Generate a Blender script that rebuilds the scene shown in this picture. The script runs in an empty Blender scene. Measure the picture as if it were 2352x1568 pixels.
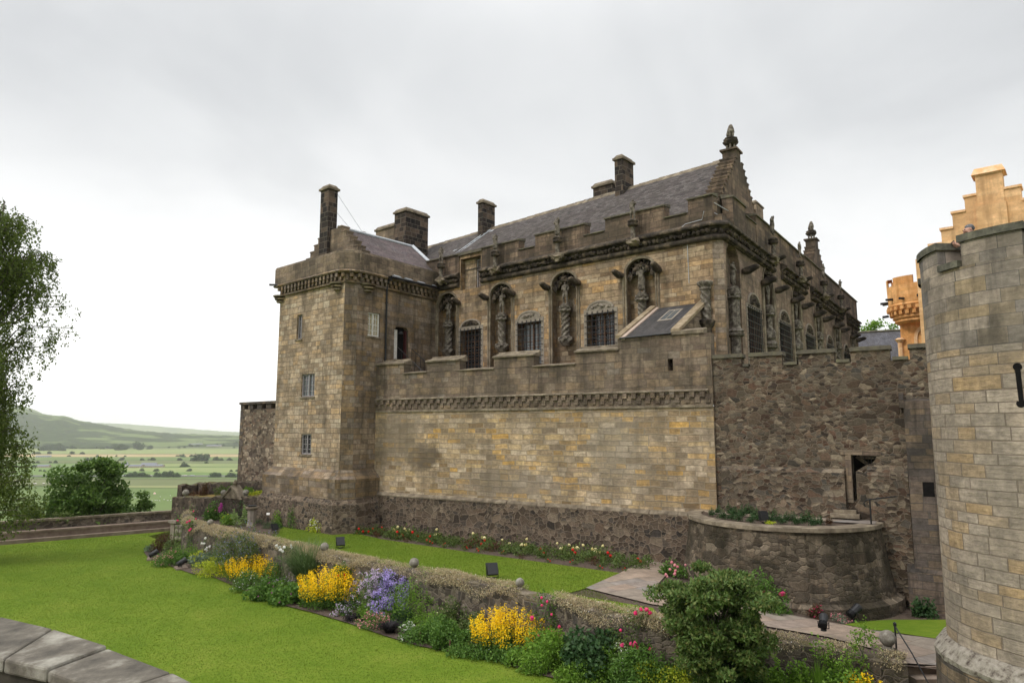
import bpy, bmesh, math, random
import numpy as np
from math import sin, cos, pi, atan, atan2, hypot, radians, sqrt
from mathutils import Vector, Matrix, noise as mnoise
from mathutils.geometry import tessellate_polygon
random.seed(7); RS = np.random.RandomState(11)
sc = bpy.context.scene
# ------------------------------------------------------------ camera (eye at the origin, looking along +Y)
PITCH = atan(201/1568)
cam = bpy.data.cameras.new('camera'); camo = bpy.data.objects.new('camera', cam)
sc.collection.objects.link(camo); sc.camera = camo
cam.sensor_width = 36; cam.lens = 24; cam.clip_start = .05; cam.clip_end = 60000
camo.rotation_euler = (pi/2+PITCH, 0, 0)
# ------------------------------------------------------------ world: overcast sky
w = bpy.data.worlds.new("World"); sc.world = w; w.use_nodes = True
wt = w.node_tree; wt.nodes.clear()
def nd(nt, typ, ins=None, **kw):
    n = nt.nodes.new(typ)
    for k, v in kw.items(): setattr(n, k, v)
    if ins:
        for k, v in ins.items():
            if isinstance(v, bpy.types.NodeSocket): nt.links.new(v, n.inputs[k])
            else: n.inputs[k].default_value = v
    return n
def mth(nt, op, a, b=0., c=None, clamp=False):
    d = {0: a, 1: b}
    if c is not None: d[2] = c
    return nd(nt, 'ShaderNodeMath', d, operation=op, use_clamp=clamp).outputs[0]
def mixc(nt, f, a, b, bt='MIX'):
    n = nt.nodes.new('ShaderNodeMix'); n.data_type = 'RGBA'; n.blend_type = bt
    for i, v in ((0, f), (6, a), (7, b)):
        if isinstance(v, bpy.types.NodeSocket): nt.links.new(v, n.inputs[i])
        elif i == 0: n.inputs[0].default_value = v
        else: n.inputs[i].default_value = (*v[:3], 1)
    return n.outputs[2]
def mapr(nt, v, a, b, c=0., d=1., smooth=False):
    n = nd(nt, 'ShaderNodeMapRange', {0: v, 1: a, 2: b, 3: c, 4: d})
    if smooth: n.interpolation_type = 'SMOOTHSTEP'
    return n.outputs[0]
def ramp(nt, f, stops, interp='LINEAR'):
    n = nt.nodes.new('ShaderNodeValToRGB'); nt.links.new(f, n.inputs[0]); cr = n.color_ramp; cr.interpolation = interp
    while len(cr.elements) < len(stops): cr.elements.new(.5)
    for e, (p, c) in zip(cr.elements, stops): e.position = p; e.color = (*c, 1)
    return n.outputs[0]
tc = nd(wt, 'ShaderNodeTexCoord').outputs['Generated']
sp = nd(wt, 'ShaderNodeSeparateXYZ', {0: tc})
zz_ = mth(wt, 'MAXIMUM', sp.outputs[2], 0.)
den = mth(wt, 'ADD', zz_, .22)
cv = nd(wt, 'ShaderNodeCombineXYZ', {0: mth(wt, 'DIVIDE', sp.outputs[0], den), 1: mth(wt, 'DIVIDE', sp.outputs[1], den), 2: 0.}).outputs[0]
n1 = nd(wt, 'ShaderNodeTexNoise', {'Vector': cv, 'Scale': 1.3, 'Detail': 6., 'Roughness': .5, 'Distortion': .5}).outputs[0]
n2 = nd(wt, 'ShaderNodeTexNoise', {'Vector': cv, 'Scale': .45, 'Detail': 2., 'Roughness': .5}).outputs[0]
nn = mth(wt, 'ADD', mth(wt, 'MULTIPLY', n1, .6), mth(wt, 'MULTIPLY', n2, .4))
cl = ramp(wt, nn, [(.38, (.70, .715, .735)), (.47, (.80, .815, .83)), (.55, (.90, .91, .92)), (.66, (1.08, 1.08, 1.07))])
hz = mapr(wt, zz_, .46, .02, 0., 1., True)                      # whiter towards the horizon
lf = mapr(wt, sp.outputs[0], .6, -.35, .45, 1.)                 # and towards the left
cl = mixc(wt, mth(wt, 'MULTIPLY', hz, lf), cl, (1.45, 1.44, 1.42))
zen = mapr(wt, zz_, .50, .95, 1., 2.9, True)                    # an overcast sky is brightest overhead
cl = mixc(wt, 1., cl, nd(wt, 'ShaderNodeCombineXYZ', {0: zen, 1: zen, 2: zen}).outputs[0], 'MULTIPLY')
SUN_EL, SUN_AZ = radians(48), radians(-75)                      # azimuth from +Y towards +X
sky = nd(wt, 'ShaderNodeTexSky', sky_type='NISHITA', sun_disc=False, sun_elevation=SUN_EL, sun_rotation=SUN_AZ)
b1 = nd(wt, 'ShaderNodeBackground', {0: cl, 1: .93}); b2 = nd(wt, 'ShaderNodeBackground', {0: sky.outputs[0], 1: .05})
ad = nd(wt, 'ShaderNodeMixShader', {0: .08, 1: b1.outputs[0], 2: b2.outputs[0]})
wo = nd(wt, 'ShaderNodeOutputWorld', {0: ad.outputs[0]})
sun = bpy.data.lights.new('sun', 'SUN'); suno = bpy.data.objects.new('sun', sun); sc.collection.objects.link(suno)
sun.energy = 1.5; sun.angle = radians(14); sun.color = (1, .95, .87)
sd = Vector((sin(SUN_AZ)*cos(SUN_EL), -.55*cos(SUN_EL), sin(SUN_EL))); suno.rotation_euler = sd.to_track_quat('Z', 'Y').to_euler()
sky.sun_rotation = atan2(sd.x, sd.y)
sc.view_settings.view_transform = 'Standard'; sc.view_settings.look = 'None'; sc.view_settings.exposure = .14; sc.view_settings.gamma = 1
sc.render.engine = 'CYCLES'; sc.cycles.use_denoising = True; sc.cycles.max_bounces = 5; sc.cycles.diffuse_bounces = 3
sc.cycles.transparent_max_bounces = 6; sc.cycles.volume_bounces = 2; sc.cycles.use_adaptive_sampling = True; sc.cycles.adaptive_threshold = .02
sc.cycles.sample_clamp_indirect = 5
# ------------------------------------------------------------ measuring: a sight line of the photograph meets a real plane
def ray(x, y):
    a = (x-1176)/1568; b = (784-y)/1568
    return (a, cos(PITCH)-b*sin(PITCH), sin(PITCH)+b*cos(PITCH))
def gz(x, y, z):
    r = ray(x, y); k = z/r[2]; return Vector((r[0]*k, r[1]*k, z))
class Fr:                                                      # a vertical plane: s along it, n out of it, z up
    def __init__(s, P, d):
        s.P = (P[0], P[1]); l = hypot(d[0], d[1]); s.d = (d[0]/l, d[1]/l); s.n = (s.d[1], -s.d[0])
    def pt(s, a, n, z): return Vector((s.P[0]+s.d[0]*a+s.n[0]*n, s.P[1]+s.d[1]*a+s.n[1]*n, z))
    def px(s, x, y, n=0):
        r = ray(x, y); P = (s.P[0]+s.n[0]*n, s.P[1]+s.n[1]*n)
        k = (P[0]*s.n[0]+P[1]*s.n[1])/(r[0]*s.n[0]+r[1]*s.n[1])
        return ((r[0]*k-P[0])*s.d[0]+(r[1]*k-P[1])*s.d[1], r[2]*k)
    def ang(s): return atan2(s.d[1], s.d[0])
def vp(x): r = ray(x, 985); return (r[0], r[1])
L_ = gz(858, 1145, -3.5); R_ = gz(1590, 1197, -3.5)
C = Fr(L_, R_-L_)                                              # retaining wall
dA = vp(-683); dA = (-dA[0], -dA[1]); dB = vp(2300)
B0 = Fr(L_, dB)                                                # tower face with the door
M_ = B0.pt(4.5, 0, 0); A = Fr(M_, dA)                          # long palace front
SK = 16.87; B = Fr(A.pt(SK+.4, 0, 0), dB)                      # receding palace front
T = Fr(B0.pt(-2., 0, 0), dA)                                   # tower front
# ------------------------------------------------------------ objects
col = sc.collection
def thing(name, label, cat, loc=(0, 0, 0), rz=0, group=None):
    o = bpy.data.objects.new(name, None); col.objects.link(o); o.location = loc; o.rotation_euler = (0, 0, rz)
    o.empty_display_size = .2
    return tag(o, label, cat, group)
def tag(o, label=None, cat=None, group=None, kind=None):
    if label: o['label'] = label
    if cat: o['category'] = cat
    if group: o['group'] = group
    if kind: o['kind'] = kind
    return o
def copy_tree(o, parent=None):
    c = o.copy(); col.objects.link(c); c.parent = parent
    for ch in list(o.children): copy_tree(ch, c)
    return c
def base(o):
    v = Vector((0, 0, 0))
    while o: v += Vector(o.location); o = o.parent
    return v
class MB:
    def __init__(s): s.v = []; s.f = []; s.uv = []
    def add(s, vs, fs, uvs=None):
        k = len(s.v); s.v += [tuple(v) for v in vs]; s.f += [tuple(i+k for i in f) for f in fs]
        s.uv += (uvs if uvs else [None]*len(fs)); return s
    def fbox(s, F, s0, s1, n0, n1, z0, z1, z0b=None, z1b=None):     # z1b: top height at the back (n0)
        z0b = z0 if z0b is None else z0b; z1b = z1 if z1b is None else z1b
        p = [F.pt(s0, n0, z0b), F.pt(s1, n0, z0b), F.pt(s1, n1, z0), F.pt(s0, n1, z0),
             F.pt(s0, n0, z1b), F.pt(s1, n0, z1b), F.pt(s1, n1, z1), F.pt(s0, n1, z1)]
        return s.add(p, [(0, 1, 2, 3)[::-1], (4, 5, 6, 7), (3, 2, 6, 7)[::-1], (1, 0, 4, 5)[::-1], (2, 1, 5, 6)[::-1], (0, 3, 7, 4)[::-1]])
    def box(s, c, d, rz=0, rx=0):
        m = Matrix.Rotation(rz, 3, 'Z') @ Matrix.Rotation(rx, 3, 'X'); c = Vector(c)
        p = [c+m@Vector((x*d[0]/2, y*d[1]/2, z*d[2]/2)) for z in (-1, 1) for x, y in ((-1, -1), (1, -1), (1, 1), (-1, 1))]
        return s.add(p, [(3, 2, 1, 0), (4, 5, 6, 7), (0, 1, 5, 4), (1, 2, 6, 5), (2, 3, 7, 6), (3, 0, 4, 7)])
    def fpoly(s, F, pts, n0, n1):                                   # outline in (s,z), pushed from n0 out to n1
        m = len(pts); a = sum(pts[i][0]*pts[(i+1) % m][1]-pts[(i+1) % m][0]*pts[i][1] for i in range(m))
        if a < 0: pts = pts[::-1]
        vs = [F.pt(x, n1, z) for x, z in pts]+[F.pt(x, n0, z) for x, z in pts]
        tr = tessellate_polygon([[Vector((x, z, 0)) for x, z in pts]])
        fs = []
        for t in tr:
            ax, az = pts[t[0]]; bx, bz = pts[t[1]]; cx, cz = pts[t[2]]
            if (bx-ax)*(cz-az)-(bz-az)*(cx-ax) < 0: t = t[::-1]
            fs += [tuple(t), tuple(i+m for i in t[::-1])]
        fs += [(i, i+m, (i+1) % m+m, (i+1) % m) for i in range(m)]
        return s.add(vs, fs)
    def wall(s, F, outer, holes, n, depth, back=True):              # a face with openings and their reveals
        loops = [outer]+holes; flat = [p for l in loops for p in l]
        tr = tessellate_polygon([[Vector((x, z, 0)) for x, z in l] for l in loops])
        fs = []
        for t in tr:
            (ax, az), (bx, bz), (cx, cz) = [flat[i] for i in t]
            if (bx-ax)*(cz-az)-(bz-az)*(cx-ax) < 0: t = t[::-1]
            fs.append(tuple(t))
        s.add([F.pt(x, n, z) for x, z in flat], fs)
        for h in holes:
            m = len(h); a = sum(h[i][0]*h[(i+1) % m][1]-h[(i+1) % m][0]*h[i][1] for i in range(m))
            if a < 0: h = h[::-1]
            s.add([F.pt(x, n, z) for x, z in h]+[F.pt(x, n-depth, z) for x, z in h],
                  [(i, (i+1) % m, (i+1) % m+m, i+m) for i in range(m)]+([tuple(range(m, 2*m))] if back else []))
        return s
    def sweep(s, path, prof, caps=True):                            # path (x,y), profile (offset out, z); right hand side is out
        P = [Vector(p[:2]) for p in path]; rings = []
        for i, p in enumerate(P):
            d1 = (P[i]-P[i-1]).normalized() if i else None; d2 = (P[i+1]-P[i]).normalized() if i < len(P)-1 else None
            if d1 is None: d1 = d2
            if d2 is None: d2 = d1
            n1_ = Vector((d1.y, -d1.x)); n2_ = Vector((d2.y, -d2.x)); m = (n1_+n2_); m = m/max(m.dot(n1_), .3)
            rings.append([(p.x+m.x*o, p.y+m.y*o, z) for o, z in prof])
        k = len(prof); vs = [v for r in rings for v in r]; fs = []
        for i in range(len(P)-1):
            for j in range(k-1): fs.append((i*k+j, (i+1)*k+j, (i+1)*k+j+1, i*k+j+1))
        if caps: fs += [tuple(range(k)), tuple(range((len(P)-1)*k, len(P)*k))[::-1]]
        return s.add(vs, fs)
    def lathe(s, c, prof, seg=16, flute=0, tw=0, amp=0, a0=0, a1=2*pi, sx=1, sy=1):
        k = len(prof); full = abs(a1-a0-2*pi) < 1e-6; m = seg if full else seg+1; vs = []; fs = []; uvs = []
        for i in range(m):
            th = a0+(a1-a0)*i/seg
            for r, z in prof:
                rr = r*(1+amp*cos(flute*(th+tw*z))) if flute else r
                vs.append((c[0]+rr*cos(th)*sx, c[1]+rr*sin(th)*sy, c[2]+z))
        R = max(r for r, z in prof)
        for i in range(seg):
            j = (i+1) % m
            for q in range(k-1):
                fs.append((i*k+q, j*k+q, j*k+q+1, i*k+q+1))
                t0 = (a0+(a1-a0)*i/seg)*R; t1 = (a0+(a1-a0)*(i+1)/seg)*R
                dz = abs(prof[q][1]-prof[q+1][1])
                if dz > 1e-3: z0, z1 = c[2]+prof[q][1], c[2]+prof[q+1][1]
                else: z0, z1 = prof[q][0], prof[q+1][0]
                uvs.append([(t0, z0), (t1, z0), (t1, z1), (t0, z1)])
        return s.add(vs, fs, uvs)
    def tube(s, pts, r, seg=6):
        pts = [Vector(p) for p in pts]; vs = []; fs = []
        for i, p in enumerate(pts):
            d = (pts[min(i+1, len(pts)-1)]-pts[max(i-1, 0)]).normalized()
            u = d.cross(Vector((0, 0, 1)) if abs(d.z) < .9 else Vector((1, 0, 0))).normalized(); v = d.cross(u)
            rr = r[i] if isinstance(r, (list, tuple)) else r
            for j in range(seg):
                a = 2*pi*j/seg; vs.append(p+(u*cos(a)+v*sin(a))*rr)
        for i in range(len(pts)-1):
            for j in range(seg):
                fs.append((i*seg+j, i*seg+(j+1) % seg, (i+1)*seg+(j+1) % seg, (i+1)*seg+j))
        fs += [tuple(range(seg))[::-1], tuple(range((len(pts)-1)*seg, len(pts)*seg))]
        return s.add(vs, fs)
    def blob(s, c, r, seg=8, rings=6, rough=0., seed=0):
        if not isinstance(r, (tuple, list)): r = (r, r, r)
        vs = []; fs = []
        for i in range(rings+1):
            ph = pi*i/rings
            for j in range(seg):
                th = 2*pi*j/seg; d = Vector((sin(ph)*cos(th), sin(ph)*sin(th), cos(ph)))
                k = 1+(rough*mnoise.noise(d*1.7+Vector((seed*3.1, c[0], c[1]))) if rough else 0)
                vs.append((c[0]+d.x*r[0]*k, c[1]+d.y*r[1]*k, c[2]+d.z*r[2]*k))
        for i in range(rings):
            for j in range(seg): fs.append((i*seg+j, (i+1)*seg+j, (i+1)*seg+(j+1) % seg, i*seg+(j+1) % seg))
        return s.add(vs, fs)
    def build(s, name, mat, parent=None, loc=None, smooth=False):
        o0 = base(parent) if parent else (Vector(loc) if loc is not None else Vector((0, 0, 0)))
        if parent and parent.rotation_euler.z != 0: o0 = Vector((0, 0, 0))
        me = bpy.data.meshes.new(name)
        me.from_pydata([(x-o0.x, y-o0.y, z-o0.z) for x, y, z in s.v], [], s.f)
        uvl = me.uv_layers.new(name='UVMap'); dat = np.zeros(len(me.loops)*2, 'f'); k = 0
        for f, uv in zip(s.f, s.uv):
            if uv is None:
                p = [s.v[i] for i in f]; nx = ny = nz = 0.
                for i in range(len(p)):
                    a = p[i]; b = p[(i+1) % len(p)]
                    nx += (a[1]-b[1])*(a[2]+b[2]); ny += (a[2]-b[2])*(a[0]+b[0]); nz += (a[0]-b[0])*(a[1]+b[1])
                h = hypot(nx, ny)
                if h < abs(nz)*.75 or h < 1e-12: uv = [(q[0]*.85+q[1]*.53, q[1]*.85-q[0]*.53) for q in p]
                else:
                    tx, ty = -ny/h, nx/h; tx, ty = (tx, ty) if tx > 0 else (-tx, -ty); cz = (h*h+nz*nz)**.5/h
                    uv = [(q[0]*tx+q[1]*ty, q[2]*cz) for q in p]
            for a, b in uv: dat[k] = a; dat[k+1] = b; k += 2
        uvl.data.foreach_set('uv', dat)
        me.materials.append(mat); o = bpy.data.objects.new(name, me); col.objects.link(o)
        if smooth: me.shade_smooth()
        if parent: o.parent = parent
        elif loc is not None: o.location = o0
        return o
def arch_pts(c, hw, zs, za, n=10, pointed=False):               # top of an opening from right spring to left spring
    if not pointed: return [(c+hw*cos(pi*i/n), zs+(za-zs)*sin(pi*i/n)) for i in range(n+1)]
    R = []
    for i in range(n+1):
        t = i/n; x = hw*(1-2*t); R.append((c+x, zs+(za-zs)*sqrt(max(0, 1-(abs(x)/hw)**1.7))))
    return R
# ------------------------------------------------------------ materials
def newmat(name, rough=.9, spec=.2):
    m = bpy.data.materials.new(name); m.use_nodes = True; nt = m.node_tree
    bs = nt.nodes['Principled BSDF']; bs.inputs['Roughness'].default_value = rough
    bs.inputs['Specular IOR Level'].default_value = spec
    return m, nt, bs
def sc3(c, k): return tuple(min(1, x*k) for x in c)
def finish(nt, bs, colr, uvc, height, bstr, bdist, grime, gamt, streak, moss=None, gscale=.5):
    g = nd(nt, 'ShaderNodeTexNoise', {'Vector': uvc, 'Scale': gscale, 'Detail': 6., 'Roughness': .62}).outputs[0]
    gm = mth(nt, 'MULTIPLY', mapr(nt, g, .42, .60, 0., 1., True), gamt)
    colr = mixc(nt, gm, colr, grime)
    if streak:
        mp = nd(nt, 'ShaderNodeMapping', {0: uvc, 3: (2.2, .16, 1)})
        s_ = nd(nt, 'ShaderNodeTexNoise', {'Vector': mp.outputs[0], 'Scale': 1., 'Detail': 5., 'Roughness': .6}).outputs[0]
        colr = mixc(nt, mth(nt, 'MULTIPLY', mapr(nt, s_, .47, .66, 0., 1., True), streak), colr, sc3(grime, .6))
    if moss:
        geo = nd(nt, 'ShaderNodeNewGeometry'); up = nd(nt, 'ShaderNodeSeparateXYZ', {0: geo.outputs['Normal']}).outputs[2]
        mn = nd(nt, 'ShaderNodeTexNoise', {'Vector': uvc, 'Scale': 3.1, 'Detail': 5.}).outputs[0]
        mk = mth(nt, 'MULTIPLY', mapr(nt, up, .2, .8), mapr(nt, mn, .42, .62))
        colr = mixc(nt, mk, colr, moss)
    nt.links.new(colr, bs.inputs['Base Color'])
    bp = nd(nt, 'ShaderNodeBump', {'Strength': bstr, 'Distance': bdist, 'Height': height})
    nt.links.new(bp.outputs[0], bs.inputs['Normal'])
def masonry(name, cols, bw=.6, bh=.27, mortar=(.2, .17, .13), ms=.018, grime=(.05, .042, .032), gamt=.5, streak=.4,
            bump=.7, warp=.05, mott=.35, moss=None, gscale=.5, stains=()):
    m, nt, bs = newmat(name)
    uv = nd(nt, 'ShaderNodeUVMap').outputs[0]; sp = nd(nt, 'ShaderNodeSeparateXYZ', {0: uv}); u, v = sp.outputs[0], sp.outputs[1]
    wn = nd(nt, 'ShaderNodeTexNoise', {'Vector': uv, 'Scale': 1.3, 'Detail': 3.}).outputs[0]
    wv = mth(nt, 'MULTIPLY', mth(nt, 'SUBTRACT', wn, .5), warp)
    v1 = nd(nt, 'ShaderNodeCombineXYZ', {0: 3.3, 1: v, 2: 0.}).outputs[0]
    rv = nd(nt, 'ShaderNodeTexNoise', {'Vector': v1, 'Scale': 1.25, 'Detail': 1.}).outputs[0]
    v2 = mth(nt, 'ADD', mth(nt, 'ADD', v, wv), mth(nt, 'MULTIPLY', rv, bh*1.6))
    row = mth(nt, 'FLOOR', mth(nt, 'DIVIDE', v2, bh))
    wr = nd(nt, 'ShaderNodeTexWhiteNoise', {'W': row}, noise_dimensions='1D').outputs[0]
    uw = mth(nt, 'MULTIPLY', nd(nt, 'ShaderNodeTexNoise', {'Vector': nd(nt, 'ShaderNodeCombineXYZ', {0: mth(nt, 'MULTIPLY', u, .9), 1: mth(nt, 'MULTIPLY', row, 3.7), 2: 0.}).outputs[0], 'Scale': 1., 'Detail': 0.}).outputs[0], bw*1.3)
    u2 = mth(nt, 'ADD', mth(nt, 'ADD', mth(nt, 'MULTIPLY', u, mth(nt, 'ADD', .72, mth(nt, 'MULTIPLY', wr, .6))), mth(nt, 'MULTIPLY', wr, 9.7)), mth(nt, 'ADD', uw, wv))
    vec = nd(nt, 'ShaderNodeCombineXYZ', {0: u2, 1: v2, 2: 0.}).outputs[0]
    br = nd(nt, 'ShaderNodeTexBrick', {'Vector': vec, 'Color1': (0, 0, 0, 1), 'Color2': (1, 1, 1, 1), 'Mortar': (.5, .5, .5, 1), 'Scale': 1.,
            'Mortar Size': ms, 'Mortar Smooth': .35, 'Bias': 0., 'Brick Width': bw, 'Row Height': bh})
    t = br.outputs[0]; mo = br.outputs[1]
    k = len(cols); c = ramp(nt, t, [(i/(k-1), cc) for i, cc in enumerate(cols)])
    n3 = nd(nt, 'ShaderNodeTexNoise', {'Vector': uv, 'Scale': 7., 'Detail': 7., 'Roughness': .7}).outputs[0]
    mpb = nd(nt, 'ShaderNodeMapping', {0: uv, 3: (2.5, 17, 1)}); 
    bed = nd(nt, 'ShaderNodeTexNoise', {'Vector': mpb.outputs[0], 'Scale': 1., 'Detail': 4., 'Distortion': .6}).outputs[0]
    mul = mth(nt, 'ADD', mapr(nt, n3, .3, .7, 1-mott, 1+mott*.7), mapr(nt, bed, .3, .7, -mott*.35, mott*.35))
    c = mixc(nt, 1., c, nd(nt, 'ShaderNodeCombineXYZ', {0: mul, 1: mul, 2: mul}).outputs[0], 'MULTIPLY')
    pt = nd(nt, 'ShaderNodeTexNoise', {'Vector': uv, 'Scale': 2.1, 'Detail': 8., 'Roughness': .72}).outputs[0]
    mul2 = mapr(nt, pt, .33, .67, .72, 1.30); c = mixc(nt, 1., c, nd(nt, 'ShaderNodeCombineXYZ', {0: mul2, 1: mul2, 2: mul2}).outputs[0], 'MULTIPLY')
    c = mixc(nt, mth(nt, 'MULTIPLY', mo, .8), c, mortar)
    hgt = mth(nt, 'ADD', mth(nt, 'MULTIPLY', mth(nt, 'SUBTRACT', 1., mo), .6), mth(nt, 'ADD', mth(nt, 'MULTIPLY', n3, .55), mth(nt, 'MULTIPLY', bed, .35)))
    hgt = mth(nt, 'ADD', hgt, mth(nt, 'MULTIPLY', t, .25))
    for su, sv, ru, rv, sc_, am in stains:
        dx = mth(nt, 'DIVIDE', mth(nt, 'SUBTRACT', u, su), ru); dy = mth(nt, 'DIVIDE', mth(nt, 'SUBTRACT', v, sv), rv)
        d_ = mth(nt, 'SQRT', mth(nt, 'ADD', mth(nt, 'MULTIPLY', dx, dx), mth(nt, 'MULTIPLY', dy, dy)))
        d_ = mth(nt, 'ADD', d_, mth(nt, 'MULTIPLY', mth(nt, 'SUBTRACT', pt, .5), 2.2))
        c = mixc(nt, mth(nt, 'MULTIPLY', mapr(nt, d_, 1.2, .4, 0., 1., True), am), c, sc_)
    finish(nt, bs, c, uv, hgt, bump, .05, grime, gamt, streak, moss, gscale)
    return m
def rubble(name, cols, scale=4.2,  mortar=(.2, .165, .13), grime=(.04, .03, .024), gamt=.5, streak=.25, bump=.75, ysq=1.9, mwid=.10, moss=None, mott=.4, rnd=.95):
    m, nt, bs = newmat(name)
    uv = nd(nt, 'ShaderNodeUVMap').outputs[0]
    wn = nd(nt, 'ShaderNodeTexNoise', {'Vector': uv, 'Scale': 3.2, 'Detail': 4.}).outputs[1]
    wv = nd(nt, 'ShaderNodeVectorMath', {0: nd(nt, 'ShaderNodeVectorMath', {0: wn, 1: (.5, .5, .5)}, operation='SUBTRACT').outputs[0], 'Scale': .22}, operation='SCALE').outputs[0]
    va = nd(nt, 'ShaderNodeVectorMath', {0: uv, 1: wv}, operation='ADD').outputs[0]
    mp = nd(nt, 'ShaderNodeMapping', {0: va, 3: (scale, scale*ysq, 1)}).outputs[0]
    mp2 = nd(nt, 'ShaderNodeMapping', {0: va, 1: (7.3, 2.1, 0), 3: (scale*.52, scale*.52*ysq*.9, 1)}).outputs[0]
    msk = mapr(nt, nd(nt, 'ShaderNodeTexNoise', {'Vector': uv, 'Scale': 1.1, 'Detail': 2.}).outputs[0], .535, .55)
    vc, ve = [], []
    for q_ in (mp, mp2):
        vc.append(nd(nt, 'ShaderNodeTexVoronoi', {'Vector': q_, 'Scale': 1., 'Randomness': rnd}, voronoi_dimensions='2D').outputs['Color'])
        ve.append(nd(nt, 'ShaderNodeTexVoronoi', {'Vector': q_, 'Scale': 1., 'Randomness': rnd}, voronoi_dimensions='2D', feature='DISTANCE_TO_EDGE').outputs[0])
    vcol = mixc(nt, msk, vc[0], vc[1]); vd = mth(nt, 'ADD', mth(nt, 'MULTIPLY', ve[0], mth(nt, 'SUBTRACT', 1., msk)), mth(nt, 'MULTIPLY', mth(nt, 'MULTIPLY', ve[1], 1.7), msk))
    sp = nd(nt, 'ShaderNodeSeparateColor', {0: vcol})
    k = len(cols); c = ramp(nt, sp.outputs[0], [(i/(k-1), cc) for i, cc in enumerate(cols)])
    bri = mapr(nt, sp.outputs[1], 0., 1., .55, 1.6)
    n3 = nd(nt, 'ShaderNodeTexNoise', {'Vector': uv, 'Scale': 11., 'Detail': 6., 'Roughness': .7}).outputs[0]
    mul = mth(nt, 'MULTIPLY', bri, mapr(nt, n3, .3, .7, 1-mott, 1+mott*.7))
    c = mixc(nt, 1., c, nd(nt, 'ShaderNodeCombineXYZ', {0: mul, 1: mul, 2: mul}).outputs[0], 'MULTIPLY')
    mo = mapr(nt, mth(nt, 'ADD', vd, mth(nt, 'MULTIPLY', mth(nt, 'SUBTRACT', n3, .5), .12)), mwid*.35, mwid, 1., 0., True)
    c = mixc(nt, mth(nt, 'MULTIPLY', mo, .8), c, mortar)
    hgt = mth(nt, 'ADD', mth(nt, 'MULTIPLY', mapr(nt, vd, .02, .17, 0., 1., True), .55), mth(nt, 'MULTIPLY', n3, .75))
    finish(nt, bs, c, uv, hgt, bump, .07, grime, gamt, streak, moss)
    return m
def mottled(name, c1, c2, scale=5., rough=.9, bump=.4, bd=.02, c3=None, det=6., spec=.2, coord='Object'):
    m, nt, bs = newmat(name, rough, spec)
    t = nd(nt, 'ShaderNodeTexCoord').outputs[coord]
    n = nd(nt, 'ShaderNodeTexNoise', {'Vector': t, 'Scale': scale, 'Detail': det, 'Roughness': .65}).outputs[0]
    st = [(.33, c1), (.66, c2)] if c3 is None else [(.3, c1), (.5, c2), (.68, c3)]
    nt.links.new(ramp(nt, n, st), bs.inputs[0])
    bp = nd(nt, 'ShaderNodeBump', {'Strength': bump, 'Distance': bd, 'Height': n}); nt.links.new(bp.outputs[0], bs.inputs['Normal'])
    return m
def plain(name, c, rough=.6, spec=.3, metal=0.):
    m, nt, bs = newmat(name, rough, spec); bs.inputs[0].default_value = (*c, 1); bs.inputs['Metallic'].default_value = metal
    t = nd(nt, 'ShaderNodeTexCoord').outputs['Object']
    n = nd(nt, 'ShaderNodeTexNoise', {'Vector': t, 'Scale': 9., 'Detail': 4.}).outputs[0]
    nt.links.new(ramp(nt, n, [(.3, sc3(c, .8)), (.7, sc3(c, 1.15))]), bs.inputs[0])
    return m
def leafmat(name, cols, trans=.35, rough=.55):
    m, nt, bs = newmat(name, rough, .25)
    r = nd(nt, 'ShaderNodeNewGeometry').outputs['Random Per Island']
    k = len(cols); c = ramp(nt, r, [(i/(k-1) if k > 1 else 0, cc) for i, cc in enumerate(cols)])
    nt.links.new(c, bs.inputs[0])
    tr = nd(nt, 'ShaderNodeBsdfTranslucent', {0: c})
    mx = nd(nt, 'ShaderNodeMixShader', {0: trans, 1: bs.outputs[0], 2: tr.outputs[0]})
    nt.links.new(mx.outputs[0], nt.nodes['Material Output'].inputs[0]); return m
def slate(name, cols, bw=.3, bh=.17):
    m = masonry(name, cols, bw, bh, mortar=(.03, .028, .03), ms=.009, grime=(.07, .06, .05), gamt=.3, streak=.2, bump=.6, warp=.0, mott=.25)
    return m
STW = [(.17, .115, .065), (.35, .27, .17), (.23, .175, .115), (.42, .28, .13), (.31, .26, .19), (.21, .145, .085), (.40, .33, .22), (.27, .2, .12)]
K = lambda L, k: [(c[0]*k*1.06, c[1]*k*.99, c[2]*k*.985) for c in L]
m_front = masonry('front_ashlar', K(STW, 1.12), .72, .235, mortar=(.12, .09, .065), ms=.012, gamt=.38, streak=.45)
m_niche = masonry('niche_ashlar', K(STW, .8), .4, .235, mortar=(.10, .075, .055), ms=.012, gamt=.4, streak=.4)  # front stone dimmed for niches and reveals: recess shade put into the colour
m_side = masonry('side_ashlar', K([(.20, .15, .11), (.25, .20, .15), (.17, .13, .10), (.23, .175, .13), (.29, .23, .17)], 1.1), .6, .27, mortar=(.15, .12, .09), ms=.010, gamt=.6, streak=.5)
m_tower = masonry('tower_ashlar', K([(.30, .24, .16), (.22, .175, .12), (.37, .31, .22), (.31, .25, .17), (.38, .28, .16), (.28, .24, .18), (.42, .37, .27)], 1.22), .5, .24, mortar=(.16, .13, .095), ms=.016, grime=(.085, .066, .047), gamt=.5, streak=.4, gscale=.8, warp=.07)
m_tower_s = masonry('tower_side_ashlar', K([(.15, .12, .085), (.20, .155, .10), (.24, .17, .09), (.17, .14, .11), (.21, .18, .14), (.27, .215, .145)], 1.16), .5, .26, mortar=(.12, .10, .075), ms=.013, gamt=.5, streak=.5)  # tower stone in darker tones: the side face's shade put into the colour
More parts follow.
